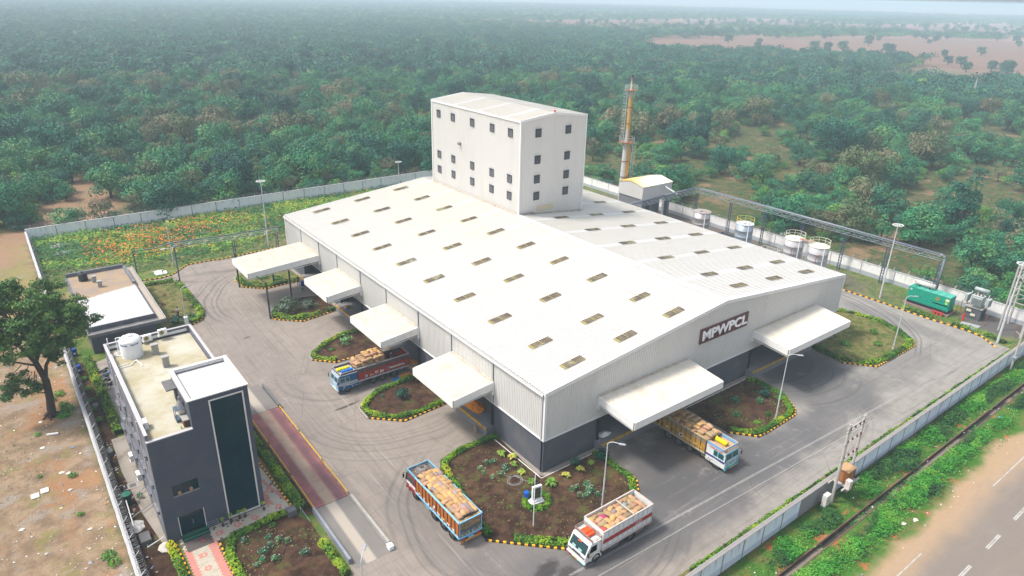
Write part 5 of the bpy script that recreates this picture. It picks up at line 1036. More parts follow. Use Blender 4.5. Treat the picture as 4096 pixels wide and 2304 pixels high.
plate('side_path', [(-35.9, 33), (-34.51, 33), (-34.51, 12.3), (-34.9, 12.3), (-35.6, 18), (-36.0, 26)], .035, SIDE); plate('service_lane', [(-24.9, 57.5), (-34.5, 53.6), (-34.5, 33.1), (-24.9, 33.1)], .02, SIDE)
plate('side_soil', [(-37.4, 33), (-34.52, 33), (-34.52, 12.5), (-37.4, 12.5)], .02, BED)
kerb('black and yellow kerb along the front bed nearest the camera between the orange and white trucks', IA[7:12]); kerb('black and yellow kerb round the tip of the corner bed behind the white truck', IA[11:15])
kerb('black and yellow kerb of the bed beside the yellow truck', IB[1:7]); kerb('black and yellow kerb around the grassy bed at the far right canopy', IC[2:9])
kerb('black and yellow kerb of the bed between the third and nearest left canopies', [L4[0], L4[1], L4[2]]); kerb('black and yellow kerb of the bed beside the blue truck cab', [(-4.5, 35.0), L3[1], L3[2]]); kerb('black and yellow kerb of the bed with the grey-green tree', [(-1.5, 50.8), L2[1], L2[2], L2[3]]); kerb('black and yellow kerb of the bed under the long canopy', [(-.8, 65.9), L1[1], L1[2], L1[3]])
kerb('black and yellow kerb along the flower field edge of the back road', [(-23.4, 81.0), (-20.5, 80.4), (-18.7, 80.9), (-17.1, 82.5), (-15.3, 84.5), (-12.1, 84.6), (-9.5, 84.2), (-5.4, 84.3), (-.6, 84.5), (12, 84.9)], size=1.15)
kerb('black and yellow kerb along the right service road beside the green generator', [(76.0, 20), (76.1, 8.6), (76.4, 1.7), (76.3, -6.0), (76.8, -11.4), (76.5, -13.9), (74.2, -16.9)], size=1.5)
kerb('black and yellow kerb of the lawn where the man stands', [(-18.3, 64.0), (-18.3, 62.7), (-19.1, 59.3), (-20.9, 58.2)])
kerb('black and yellow kerb along the left edge of the paved path', [(-34.0, 11.8), (-33.85, 4)]); kerb('black and yellow kerb edging the garden beside the paved path', [(-30.7, 9.6), (-30.85, 3)]); kerb('black and yellow kerb edging the hedge between the paved path and the weighbridge', [(-23.5, 9.8), (-23.9, 20)])
mb = MB()
for P_ in (IB, L4, L3, L2, L1, LW[1:7]):
    k = curb_plain(P_[:] if P_ is not IB else P_[5:]); mb.raw(k.v, k.f)
mb.build('kerb_edging', CONC, kind='structure')

# ================================================================ HEDGES, SHRUBS, PLANTS
def hedge(label, pts, w=.75, h=.55, mats=(None,), dens=85, s=.15, gaps=0.0, grp='clipped hedges', seed=1, closed=False):
    rng = random.Random(seed); mats = mats if mats[0] else (F_HEDGE, F_HEDGED); root = thing('hedge', label, 'hedge', (pts[0][0], pts[0][1], 0), 0, grp)
    pts = smooth_line(pts); mb = MB(); core = MB(); tot = 0
    for a, b in zip(pts, pts[1:]):
        a = Vector(a); b = Vector(b); d = b-a; L = d.length
        if L < .05: continue
        d /= L; n = Vector((-d.y, d.x)); c0, c1 = n*(w*.36), n*(w*.36)
        g0 = math.sin(tot*.9+seed)*.5+.5
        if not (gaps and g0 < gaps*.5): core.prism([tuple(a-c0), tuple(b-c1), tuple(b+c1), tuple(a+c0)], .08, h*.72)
        for _ in range(int(L*dens)):
            t = rng.random(); tt = tot+t*L; wav = .5+.5*math.sin(tt*.9+seed)*math.sin(tt*.37+2*seed)
            if gaps and wav < gaps and rng.random() < .85: continue
            hh = h*(.75+.45*(.5+.5*math.sin(tt*1.7+seed*3))*rng.uniform(.8, 1)); an = rng.uniform(0, pi); r = rng.uniform(.8, 1.05)
            u_ = cos(an)*w*.5*r; z = .08+abs(sin(an))**.6*hh*r; p = a+d*(t*L)+n*u_
            mb.m = 0 if math.sin(tt*.55+seed*1.7)+rng.uniform(-.5, .5) > -.15 else 1
            leafquad(mb, Vector((p.x, p.y, z)), Vector((n.x*cos(an), n.y*cos(an), abs(sin(an))+.25)).normalized(), s, rng)
        tot += L
    core.build('solid_core', M('hedge_core', (0.022, 0.045, 0.008), .95, var=.3, sc=4), root); mb.build('foliage', list(mats), root); return root  # solid dark green core block added inside the leaves against see-through
def inset(P, d=.55):
    c = (sum(p[0] for p in P)/len(P), sum(p[1] for p in P)/len(P)); return [(p[0]+(c[0]-p[0])*d/max(1, math.dist(p, c)), p[1]+(c[1]-p[1])*d/max(1, math.dist(p, c))) for p in P]
hedge('bright clipped hedge on the left edge of the corner bed beside the orange truck', inset(IA)[0:8], seed=2); hedge('bright yellow-green hedge along the near edge of the corner bed', inset(IA)[8:12], seed=3, w=1.0); hedge('dense green hedge on the right edge of the corner bed behind the white truck', inset(IA)[11:16], seed=4)
hedge('clipped hedge around the bed beside the yellow truck', inset(IB)[1:9], seed=5); hedge('yellow-green hedge on the near side of the grassy bed at the far right canopy', inset(IC)[1:8], seed=6, gaps=.25, w=1.1); hedge('thin patchy hedge on the far side of the grassy bed at the far right canopy', inset(IC)[7:11], seed=7, gaps=.45)
hedge('clipped hedge around the near left bed behind the blue truck', inset(L4), seed=8); hedge('clipped hedge around the bed beside the blue truck cab', inset(L3)[1:7], seed=9); hedge('hedge of uneven shrubs round the bed with the grey-green tree', inset(L2)[:6], seed=10, gaps=.35, w=1.1, h=.8); hedge('low hedge clumps round the bed under the long canopy', inset(L1)[:5], seed=11, gaps=.35, w=1.1, h=.75)
hedge('hedge along the road side of the lawn where the man stands', inset(LW, .5)[0:7], seed=12, gaps=.12, w=1.1, h=.7); hedge('yellow-green hedge beside the razor wire wall near the parked motorcycles', [(-35.3, 54.5), (-35.1, 46), (-35.0, 37.6), (-34.95, 33.6)], seed=13, gaps=.2, w=1.2, h=.9)
hedge('bright hedge between the paved path and the red weighbridge', [(-23.1, 32), (-22.9, 24), (-22.85, 9.4)], seed=14, w=1.0, h=.7, dens=110); hedge('hedge along the garden side of the paved path', [(-30.4, 2), (-30.4, 9.3), (-27.2, 9.75), (-24.4, 9.85)], seed=15, w=.8, h=.55, dens=110)
hedge('narrow hedge on the left edge of the paved path', [(-34.35, 2), (-34.4, 11.9)], seed=16, w=.7, h=.5, dens=110); hedge('short hedge on the garden corner beside the concrete ramp', [(-22.9, -1.0), (-23.0, 3.5), (-23.2, 4.0)], seed=17, w=.8, h=.6, dens=110)
hedge('yellow-green hedge strip inside the front wall, right of the double-pole transformer', [(24.5, -18.7), (50, -18.7), (74.5, -18.9)], seed=18, w=1.0, h=.65, dens=60, gaps=.18); hedge('yellow-green hedge strip inside the front wall, left of the double-pole transformer', [(2, -18.7), (23.2, -18.7)], seed=19, w=1.0, h=.65, dens=70, gaps=.18)
hedge('low yellow-green planting behind the right road kerb', [(77.4, -1.5), (77.3, -8), (78.0, -13), (77, -17.0)], seed=20, w=1.1, h=.5, dens=45, gaps=.4)
def ringhedge(x, y, r, label, seed): return hedge(label, [(x+cos(i*pi/4)*r, y+sin(i*pi/4)*r*.9) for i in range(9)], w=.6, h=.45, seed=seed, dens=110)
ringhedge(-3.35, -3.2, 1.35, 'square ring of low hedge around the white memorial stone', 21)
rngp = random.Random(77)
def bush_mesh(seed, mat, r=.5, h=.7, n=90, s=.11, fl=None, nf=0):
    rng = random.Random(seed); mb = MB(); blob(mb, (0, 0, h*.45), r, r, h*.6, n, s, rng, lo=-.5, shell=.45)
    if fl:
        mb.m = 1
        for _ in range(nf):
            a = rng.uniform(0, 2*pi); rr = r*rng.uniform(.1, 1.0); p = Vector((cos(a)*rr, sin(a)*rr, h*(1.12-.5*(rr/r)**2)))
            for q in range(2): leafquad(mb, p, Vector((0, 0, 1)), .055, rng)
    return mb.mesh('foliage', [mat, fl] if fl else mat)
BM = {'green': bush_mesh(1, F_MID), 'bright': bush_mesh(2, F_BRIGHT), 'dark': bush_mesh(3, F_DARK, n=140), 'rose': bush_mesh(4, F_MID, .5, .65, 80, .1, FLOW_W, 7), 'red': bush_mesh(5, F_MID, .4, .6, 60, .1, FLOW_R, 3),
      'maroon': bush_mesh(6, LEAF('maroon_leaf', (0.07, 0.02, 0.022), (0.14, 0.045, 0.04), None, 2), .4, .5, 60, .1), 'grey': bush_mesh(7, LEAF('grey_green_leaf', (0.07, 0.10, 0.07), (0.15, 0.20, 0.14), (0.05, 0.08, 0.05), 1), 1, 1.2, 420, .13), 'weed': bush_mesh(8, F_WEED, .6, .5, 110, .12)}
stem = MB(); stem.bar((0, 0, -.05), (0, 0, .5), .03, n=5); STEM = stem.mesh('stem', BARK)
def bush(kind, x, y, sc, label, grp=None, name='shrub', cat='shrub', z=.1):
    t = thing(name, label, cat, (x, y, z), rngp.uniform(0, 6), grp); inst('foliage', BM[kind], t, (0, 0, 0), (0, 0, 0), (sc, sc, sc)); inst('stem', STEM, t, (0, 0, 0), (0, 0, 0), (sc, sc, sc)); return t
for x, y, sc in [(1.4, -4.0, .7), (.6, -4.1, .9), (2.4, -4.4, 1.0), (2.0, -5.4, 1.3), (1.2, -5.6, .9), (.7, -5.2, .8), (2.3, -6.2, .8)]: bush('rose', x, y, sc, 'white-flowering rose bush in the rose clump right of the memorial stone', 'rose bushes right of the memorial stone', 'rose_bush', 'rose bush')
for x, y, sc in [(-4.0, 4.7, .8), (-3.3, 4.4, .9), (-5.1, 4.1, .9), (-5.2, 3.4, .7), (-4.8, 2.3, .8), (-3.9, 2.2, 1.0), (-3.0, 2.6, 1.0), (-2.6, 3.2, .7)]: bush('rose', x, y, sc, 'white-flowering rose bush of the ring beside the warehouse corner', 'rose bushes in a ring by the warehouse corner', 'rose_bush', 'rose bush')
for x, y, sc in [(-28.8, 8.2, .9), (-27.1, 6.3, .8), (-26.2, 6.5, .9), (-27.9, 5.9, 1.0), (-28.3, 5.0, .8), (-28.9, 4.7, .7), (-27.3, 4.4, .9), (-25.6, 5.9, .8), (-26.9, 7.4, .8), (-24.9, 3.6, 1.0)]: bush('rose', x, y, sc, 'white-flowering rose bush in the garden beside the paved path', 'rose bushes in the entrance garden', 'rose_bush', 'rose bush')
bush('dark', -4.9, 21.7, 1.9, 'round dark green shrub in the middle of the near left bed'); bush('green', -4.5, 39.3, 2.0, 'loose green shrub in the bed beside the blue truck'); bush('red', -6.9, 23.4, .7, 'small bush with a red flower in the near left bed'); bush('red', 31.4, -5.3, 1.4, 'bush with a few red flowers in the bed beside the yellow truck'); bush('dark', 33.2, -4.6, 1.6, 'dark green bush near the right end of the bed beside the yellow truck'); bush('red', -.2, -8.2, .7, 'small bush with a red flower between the memorial stone and the white truck')
bush('grey', -7.2, 54.6, 1.9, 'grey-green feathery small tree in the bed between the first two canopies', name='small_tree', cat='tree'); bush('grey', -4.4, 54.2, 1.2, 'grey-green feathery shrub just right of the small grey-green tree')
bush('dark', 6.9, -2.0, 1.7, 'dark green bush at the end of the corner bed by the loading dock'); bush('dark', 3.9, -.9, 1.2, 'small dark green bush against the grey plinth of the corner bed')
for i, (x, y) in enumerate([(-24.0, 74.8), (-21.8, 72.0), (-22.8, 68.0), (-19.6, 68.2), (-19.4, 64.4), (-22.2, 64.2), (-20.2, 61.7)]): bush('maroon', x, y, .9, 'small maroon shrub on the lawn where the man stands', 'maroon shrubs on the lawn')
for x, y, sc, k in [(26.4, -5.4, 1, 'green'), (28.8, -3.4, 1.3, 'green'), (27.2, -7.8, .8, 'weed'), (30, -7.5, .7, 'weed'), (34.4, -6.2, .9, 'weed'), (56, -3, 1.3, 'weed'), (60, -6, 1.2, 'weed'), (63.5, -3.6, 1.2, 'weed'), (58.5, 1.5, 1.3, 'weed'), (-7, 38.6, .7, 'weed'), (-3, 54, .9, 'green'), (-22.6, 59.6, 2.2, 'dark'), (-20.6, 59.9, 1.7, 'green'), (-6, 70.5, 1.6, 'weed'), (-4, 68.4, 1.5, 'weed'), (-29.5, 3.0, .6, 'weed'), (-26, 8.9, .6, 'weed'), (-8.8, 3.4, .6, 'weed'), (-2, -8.5, .5, 'weed')]:
    bush(k, x, y, sc, {'weed': 'low bright green clump on ', 'green': 'mid-green leafy clump on ', 'dark': 'dark green clump on '}[k]+('the bed beside the yellow truck' if 22 < x < 40 else 'the grassy bed by the far right canopy' if x > 50 else 'the lawn where the man stands' if x < -20 and y > 50 else 'the entrance garden' if x < -20 else 'the bed under the long canopy' if y > 65 else 'the bed with the grey-green tree' if y > 50 else 'the bed beside the blue truck' if y > 30 else 'the corner bed'), 'green clumps on the beds')
for y in (37.5, 40, 42.6, 46, 49): bush('weed' if y != 40 else 'bright', -36.4, y+.4, .8, 'small green plant in the soil strip inside the razor wire wall', 'plants inside the razor wire wall')
bush('red', -35.3, 20.5, 1.0, 'small bush beside the green drum', z=.02)
def palm_mesh(seed, h=.5):
    rng = random.Random(seed); mb = MB(); mb.m = 1; mb.bar((0, 0, 0), (0, 0, h*.5), .09, .06, 6); mb.m = 0
    for k in range(16):
        a = k*2.4+rng.uniform(-.2, .2); L = rng.uniform(.75, 1.05); el = rng.uniform(.7, 1.4); pv = None; d = Vector((cos(a), sin(a), 0)); s = Vector((-sin(a), cos(a), 0))
        for j in range(6):
            t = j/5; p = Vector((0, 0, h*.5))+d*(L*t*cos(el*.8))+Vector((0, 0, L*(t*sin(el)-.75*t*t))); w = .16*sin(pi*min(.97, t*.85+.12))+.01
            if pv: q, w0 = pv; mb.face([q-s*w0+Vector((0, 0, -.03)), p-s*w+Vector((0, 0, -.03)), p, q]); mb.face([q, p, p+s*w+Vector((0, 0, -.03)), q+s*w0+Vector((0, 0, -.03))])
            pv = (p, w)
    return mb
F_PALM = LEAF('palm_leaf', (0.07, 0.17, 0.02), (0.19, 0.30, 0.035), (0.30, 0.30, 0.05), 2)
PM = [palm_mesh(s_).mesh('fronds', [F_PALM, BARK]) for s_ in (1, 2)]
for i, (x, y, sc) in enumerate([(a_, b_, c_*.78) for a_, b_, c_ in [(-1.7, 2.8, 1.0), (-1.8, 1.2, 1.0), (-1.9, -.6, 1.0), (-.3, -1.9, 1.35), (1.8, -1.9, 1.0), (3.6, -2.0, 1.05), (-1.7, 5.1, 1.2), (-1.0, 3.9, 1.1), (8.0-2.6, -1.9, .9)]]):
    t = thing('young_palm', 'young yellow-green palm in the corner bed along the warehouse plinth', 'palm', (x, y, .1), i, 'young palms along the warehouse corner'); inst('fronds', PM[i % 2], t, scale=(sc, sc, sc))
for i, (x, y) in enumerate([(-29.8, 11.6), (-29.0, 11.7), (-28.2, 11.7), (-27.7, 11.65), (-25.9, 11.6)]):
    t = thing('potted_plant', 'small spiky palm in a brown pot beneath the office glass strip', 'potted plant', (x, y, .05), i, 'potted palms under the glass strip')
    mb = MB(); mb.lathe((x, y, .05), [(.10, 0), (.15, .26), (.13, .26)], 10); mb.build('pot', M('brown_pot', (0.10, 0.045, 0.03), .8), t); mb = MB(); mb.bar((x, y, .3), (x, y, .95), .025, n=5); mb.build('stem', BARK, t); inst('fronds', PM[i % 2], t, (0, 0, .75), scale=(.42, .42, .42))

mb = MB(); mb.path([(-.62, 34, .1), (-.62, -.62, .1), (35, -.62, .1)], .05, 6); tag(mb.build('ground_pipe', WTRIM), 'long white pipe laid along the foot of the warehouse plinth', 'pipe')

# ================================================================ PAVED PATH
P1 = M('paver_cream', (0.46, 0.42, 0.34), .85, var=.12, sc=3, dirt=(0.24, 0.20, 0.16), dirt_amt=.4, dirt_sc=1.2); P2 = M('paver_pink', (0.52, 0.22, 0.18), .85, var=.12, sc=3, dirt=(0.34, 0.17, 0.13), dirt_amt=.5, dirt_sc=1.2); P3 = M('paver_dark', (0.15, 0.12, 0.11), .9, var=.3)
path_poly = [(-33.75, 2), (-30.95, 2), (-30.85, 9.95), (-27, 10.3), (-23.55, 10.1), (-23.6, 12), (-23.9, 19), (-24.4, 32), (-25.45, 32), (-25.45, 12.15), (-33.55, 12.15)]
pv = plate('paved_path', path_poly, .03, M('path_bed', (0.17, 0.13, 0.105), .95, var=.3))
HX = .135
def hexmesh(m): mb = MB(); mb.prism([(cos(pi/6+i*pi/3)*HX*.94, sin(pi/6+i*pi/3)*HX*.94) for i in range(6)], 0, .028); return mb.mesh('paver', m)
HM = [hexmesh(P1), hexmesh(P2), hexmesh(P3)]; hexes = []; rows = int(18/(HX*1.5)); flowers = [(-32.35, 8.9), (-32.35, 7.1), (-32.35, 5.3), (-30.3, 10.9), (-28.6, 11.05), (-27.0, 11.0), (-24.6, 11.3), (-24.5, 14.2), (-24.7, 17.2)]
for r_ in range(int(30/(HX*1.5))):
    for c_ in range(int(10.5/(HX*1.732))):
        x = -33.9+c_*HX*1.732+(r_ % 2)*HX*.866; y = 2.0+r_*HX*1.5
        if not in_poly(x, y, path_poly): continue
        if -33.4 < x < -31.0 and y > 10.0 and y < 11.45: continue
        k = 0
        if y < 10.4 and x < -30.8: k = 1 if (x < -33.0 or x > -31.65) else 0
        elif x > -25.45 and y > 11.9: k = 1 if (x-(-24.9)+sin(y*1.3)*.25) < -.2 or sin(x*5+y*1.1) > .72 else 0
        for fx_, fy_ in flowers:
            dd = math.dist((x, y), (fx_, fy_))
            if .12 < dd < .36: k = 1
        if random.random() < (.05 if y > 10 else .008): k = 2
        hexes.append((math.dist((x, y, 0), tuple(CAM)), x, y, k))
hexes.sort()
for d_, x, y, k in hexes[:300]: inst('paver', HM[k], pv, (x, y, .030+random.uniform(0, .006)), (0, 0, 0))
mb = MB()
for d_, x, y, k in hexes[300:]: mb.m = k; mb.prism([(x+cos(pi/6+i*pi/3)*HX*.94, y+sin(pi/6+i*pi/3)*HX*.94) for i in range(6)], .030, .058+random.uniform(0, .006))
mb.build('paver', [P1, P2, P3], pv, kind='stuff')
mb = MB(); mb.box(-33.3, 9.95, .06, -31.1, 11.45, .075); tag(mb.build('door_mat', M('dark_mat', (0.09, 0.075, 0.07), .95, var=.15)), 'dark brown doormat in front of the office entrance', 'doormat')
for x, y, a in ((-31.95, 10.9, .2), (-31.8, 10.65, 1.2)): mb = MB(); mb.rbox(x-.12, y-.045, .076, x+.12, y+.045, .12, .015); tag(mb.build('slipper', M('red_slipper', (0.6, 0.03, 0.06), .6)), 'red slipper lying on the dark doormat', 'slipper', 'red slippers on the mat')
t = thing('low_rack', 'small black metal rack beside the office entrance', 'rack', (-30.6, 11.9, .05)); mb = MB(); mb.path([(-31.0, 11.95, .05), (-31.0, 11.95, .85), (-30.1, 11.95, .85), (-30.1, 11.95, .05)], .02, 4); mb.path([(-31.0, 11.95, .45), (-30.1, 11.95, .45)], .02, 4).path([(-31.0, 11.95, .65), (-30.1, 11.95, .65)], .02, 4); mb.build('frame', STEEL, t)

# ================================================================ WEIGHBRIDGE
WBR = NT('weighbridge_red_steel', .7, .3); _x, _y, _z = WBR.xyz()
_c = WBR.mix(WBR.step(WBR.noise(.5, 4), .35, .65), (0.17, 0.066, 0.066), (0.25, 0.095, 0.09)); _c = WBR.mix(WBR.math('MULTIPLY', WBR.step(WBR.math('ABSOLUTE', WBR.math('ADD', _x, 20.25)), .35, .8, 1, 0), WBR.step(WBR.noise(1.3, 5, .7), .25, .6, .45, .95)), _c, (0.31, 0.235, 0.17)); _c = WBR.mix(WBR.math('MULTIPLY', WBR.step(WBR.math('ABSOLUTE', WBR.math('ADD', _x, 19.15)), .2, .5, 1, 0), .6), _c, (0.10, 0.06, 0.075)); WBR.color(_c); WBR = WBR.m
wb = thing('weighbridge', 'long red-painted steel truck weighbridge with yellow edge rails', 'weighbridge', (-20.1, 18.5, 0))
for k in range(3):
    y0 = 8.5+k*6.6; mb = MB(); mb.box(-21.85, y0, .18, -18.45, y0+6.57, .34); mb.build('deck_plate', WBR, wb)
for s_ in (-1, 1):
    for k in range(3):
        y0, y1 = 8.7+k*6.6, 8.5+k*6.6+6.3; x = -20.15+s_*1.78; mb = MB(); mb.bar((x, y0, .62 if s_ > 0 else .36), (x, y1, .62 if s_ > 0 else .36), .055, n=6)
        for j in range(5): yy = y0+j*(y1-y0)/4; mb.bar((x, yy, .1), (x, yy, .60 if s_ > 0 else .36), .045, n=4)
        mb.build('side_rail', M('rail_yellow', (0.72, 0.40, 0.02), .6, var=.15), wb)
mb = MB(); mb.box(-21.7, 8.6, -.2, -18.6, 28.2, .175); mb.build('support_frame', BLACK, wb)
RMP = NT('ramp_concrete', .9, .2); _x, _y, _z = RMP.xyz(); _c = RMP.mix(RMP.noise(.6, 5), (0.145, 0.135, 0.125), (0.20, 0.185, 0.17)); _c = RMP.mix(RMP.math('MULTIPLY', RMP.step(RMP.math('ABSOLUTE', RMP.math('ADD', _x, 20.35)), .35, .65, 1, 0), .85), _c, (0.38, 0.335, 0.28)); RMP.color(_c); RMP.bump(RMP.noise(8, 4), .3, .02)
for nm, y0, y1, z0, z1 in (('near', 8.45, -.6, .33, .02), ('far', 28.35, 35.5, .33, .02)):
    v = [(-21.9, y0), (-18.4, y0), (-18.4, y1), (-21.9, y1)]; mb = MB(); mb.raw([(*v[0], z0), (*v[1], z0), (*v[2], z1), (*v[3], z1), (*v[0], -.1), (*v[1], -.1), (*v[2], -.1), (*v[3], -.1)], [(0, 1, 2, 3) if y1 > y0 else (3, 2, 1, 0), (0, 4, 5, 1), (1, 5, 6, 2), (2, 6, 7, 3), (3, 7, 4, 0)]); mb.build('access_ramp', RMP.m, kind='structure')
for lb, x, y0, y1, m in (('low grey ramp wall on the right of the near weighbridge ramp', -18.25, 8.2, .1, CONC), ('low grey ramp wall on the left of the near weighbridge ramp', -22.05, 8.5, .2, M('blue_grey_wall', (0.20, 0.22, 0.26), .85, var=.15, dirt=(0.35, .33, .3), dirt_amt=.5)), ('low ramp wall beside the far weighbridge ramp', -18.3, 28.3, 34.2, CONCD)):
    mb = MB(); mb.box(x-.13, y0, 0, x+.13, y1, .62); tag(mb.build('ramp_wall', m), lb, 'low wall')
mb = MB(); mb.rbox(-18.5, -.5, 0, -18.0, .15, .5, .06); tag(mb.build('ramp_end_block', WALLW), 'chipped whitewashed block at the end of the right ramp wall', 'concrete block')
mb = MB(); mb.box(-24.35, 9.0, .1, -23.55, 9.85, .75); mb.mat(1).bar((-23.2, 9.0, .1), (-23.2, 9.0, .9), .03).bar((-23.2, 9.0, .9), (-22.9, 7.3, .15), .025); tag(mb.build('control_box', [SLABG, STEEL]), 'dark grey flat-topped control box at the corner of the garden by the weighbridge', 'control box')

# ================================================================ LAMPS, MASTS, SMALL ITEMS
def arm_lamp(x, y, h, az, label, r=.09):
    t = thing('street_lamp', label, 'street lamp', (x, y, 0), az, 'curved-arm street lamps'); mb = MB(); mb.mat(1).box(-.2, -.2, 0, .2, .2, .12); mb.mat(0).bar((0, 0, 0), (0, 0, h*.5), r, r*.85, 10).bar((0, 0, h*.5), (0, 0, h-.15), r*.65, r*.5, 8); mb.build('pole', [POLE, CONC], t, world=False)
    mb = MB(); mb.path([(0, 0, h-.2), (.15, 0, h+.02), (.5, 0, h+.14), (1.1, 0, h+.08)], .038, 6); mb.build('arm', POLE, t, world=False)
    mb = MB(); mb.rbox(1.05, -.13, h-.02, 1.7, .13, h+.11, .04); mb.build('lamp_head', M('lamp_head_grey', (0.30, 0.31, 0.33), .4, .5), t, world=False); return t
arm_lamp(-17.0, 86.9, 8.4, .0, 'curved-arm street lamp standing in the flower field'); arm_lamp(-21.5, 58.9, 5.9, .35, 'curved-arm street lamp on a white pedestal beside the man on the lawn'); arm_lamp(-23.5, -5.8, 6.1, .9, 'curved-arm street lamp at the bottom edge beside the weighbridge ramp')
arm_lamp(1.1, -8.0, 8.3, -.9, 'curved-arm street lamp in the corner bed behind the white truck'); arm_lamp(29.9, -8.6, 9.0, -.75, 'curved-arm street lamp in the bed beside the yellow truck'); arm_lamp(60.8, -7.9, 8.5, -.6, 'curved-arm street lamp in the grassy bed at the far right canopy')
mb = MB(); mb.box(-21.75, 58.65, 0, -21.25, 59.15, 1.3); tag(mb.build('lamp_pedestal', PVCW), 'white square pedestal at the foot of the street lamp beside the man', 'pedestal')
for x, y, h, lb in ((78.2, 2.8, 13.3, 'tall light mast with a round lamp ring left of the green generator'), (.4, 86.0, 13.4, 'tall light mast with a round lamp ring behind the long left canopy'), (45.1, 114.7, 6.2, 'light mast with a round lamp ring by the far back wall')):
    t = thing('ring_mast', lb, 'light mast', (x, y, 0), 0, 'ring-topped light masts'); mb = MB(); mb.bar((0, 0, 0), (0, 0, h*.55), .15, .11, 10).bar((0, 0, h*.55), (0, 0, h), .10, .06, 8); mb.build('pole', POLE, t, world=False)
    mb = MB(); mb.ring((0, 0, h), .8, .05, 20); 
    for k in range(3): a = k*pi/3; mb.bar((cos(a)*.8, sin(a)*.8, h), (-cos(a)*.8, -sin(a)*.8, h), .03, n=4)
    mb.build('lamp_ring', PVCW, t, world=False)
    mb = MB()
    for k in range(6): a = k*pi/3; mb.box(cos(a)*.8-.09, sin(a)*.8-.09, h-.1, cos(a)*.8+.09, sin(a)*.8+.09, h-.03)
    mb.build('lamp_head', M('pale_lamp_head', (0.5, 0.5, 0.52), .4), t, kind='stuff', world=False)
mb = MB(); mb.bar((-5.8, -5.7, 0), (-5.8, -5.7, 6.2), .05, .035, 8); tag(mb.build('flagpole', PVCW), 'thin white flagpole without a flag in front of the memorial stone', 'flagpole')
t = thing('memorial_stone', 'white memorial slab with a black inscribed plaque in a square hedge', 'memorial stone', (-3.4, -3.2, .1), -.18)
mb = MB(); mb.rbox(-.75, -.42, 0, .75, .42, .22, .02).rbox(-.6, -.3, .22, .6, .3, .42, .02); mb.build('base', PVCW, t, world=False); mb = MB(); mb.rbox(-.52, -.13, .42, .52, .13, 2.05, .02); mb.build('slab', PVCW, t, world=False); mb = MB(); mb.box(-.36, -.165, .62, .36, -.133, 1.85); pq = mb.build('plaque', M('black_granite', (0.015, 0.015, 0.017), .25, .6), t, world=False)
mb = MB()
for r_ in range(9):
    z = 1.74-r_*.125; x = -.26+.05*(r_ % 3)
    while x < .22: l = random.uniform(.03, .11); mb.box(x, -.170, z-.018, x+l, -.1655, z+.018); x += l+.03
mb.build('inscription', M('faded_gilt', (0.30, 0.27, 0.20), .6), pq, kind='stuff', world=False)
mb = MB(); mb.lathe((-3.9, -2.2, .1), [(.25, 0), (.28, .3), (.28, .8), (.25, .85)], 12); tag(mb.build('drum', M('blue_plastic', (0.005, 0.09, 0.42), .4, var=.1)), 'blue plastic drum behind the memorial stone', 'drum')
mb = MB(); mb.lathe((-1.5, 10.4, 0), [(.2, 0), (.2, .85), (.16, .86), (.16, .5)], 12); tag(mb.build('bollard', M('clay_pipe', (0.33, 0.24, 0.17), .8, var=.15)), 'short tan pipe bollard beside the warehouse near the nearest left canopy', 'bollard')
BLUEP = M('blue_drum_plastic', (0.005, 0.06, 0.36), .4, var=.12)
for x, y, lb in ((-36.45, 57.4, 'blue drum inside the razor wire wall near the low grey building'), (-36.6, 51.9, 'blue drum half hidden behind the razor wire beside a stone slab')):
    t = thing('drum', lb, 'drum', (x, y, 0)); mb = MB(); mb.lathe((x, y, 0), [(.3, 0), (.34, .15), (.34, .5), (.36, .53), (.34, .56), (.34, 1.0), (.28, 1.08)], 14); mb.build('barrel_body', BLUEP, t); mb = MB(); mb.box(x-.15, y-.355, .35, x+.15, y-.345, .6); mb.build('sticker', PVCW, t)
t = thing('drum', 'dark green round drum with a lid inside the razor wire wall beside the office', 'drum', (-36.45, 20.3, 0)); mb = MB(); mb.lathe((-36.45, 20.3, 0), [(.42, 0), (.44, 1.15), (.46, 1.17)], 16); mb.build('barrel_body', M('dark_green_plastic', (0.006, 0.05, 0.035), .6, var=.2), t); mb = MB(); mb.lathe((-36.45, 20.3, 1.172), [(.47, 0), (.47, .06), (.1, .14)], 16); mb.build('lid', M('green_lid', (0.02, 0.14, 0.09), .6), t)
for x, y, w, l in ((-36.5, 30.2, .7, 1.0), (-36.1, 13.9, .9, 1.4), (-36.2, 41.2, .6, .9)): mb = MB(); mb.rbox(x-w/2, y-l/2, 0, x+w/2, y+l/2, .5, .02); tag(mb.build('inspection_chamber', CONCD), 'dark concrete inspection chamber box inside the razor wire wall', 'inspection chamber', 'inspection chambers beside the office')
mb = MB(); mb.box(-36.0, 22.5, 0, -35.0, 23.5, .07); mb.mat(1).box(-35.8, 22.7, .072, -35.2, 23.3, .09); tag(mb.build('manhole_cover', [CONC, CONCD]), 'square manhole with dark cover on the side path of the office', 'manhole')
for a, b, lb in (((-36.2, 20.5, .25), (-34.7, 21.5, .4), 'thin pipe running from the green drum to the office wall'), ((-36.6, 17.5, .3), (-34.6, 18.6, .35), 'thin dark pipe crossing the side path of the office'), ((-36.2, 12.6, .25), (-34.7, 13.0, .35), 'pale pipe crossing the soil near the office corner'), ((-36.6, 19, 1.4), (-36.7, 15.0, 1.2), 'bent pale pipe lying along the inside of the razor wire wall')):
    mb = MB(); mb.bar(a, b, .05, n=6); tag(mb.build('pipe', WTRIM if 'pale' in lb else STEEL), lb, 'pipe')
rg = random.Random(3)
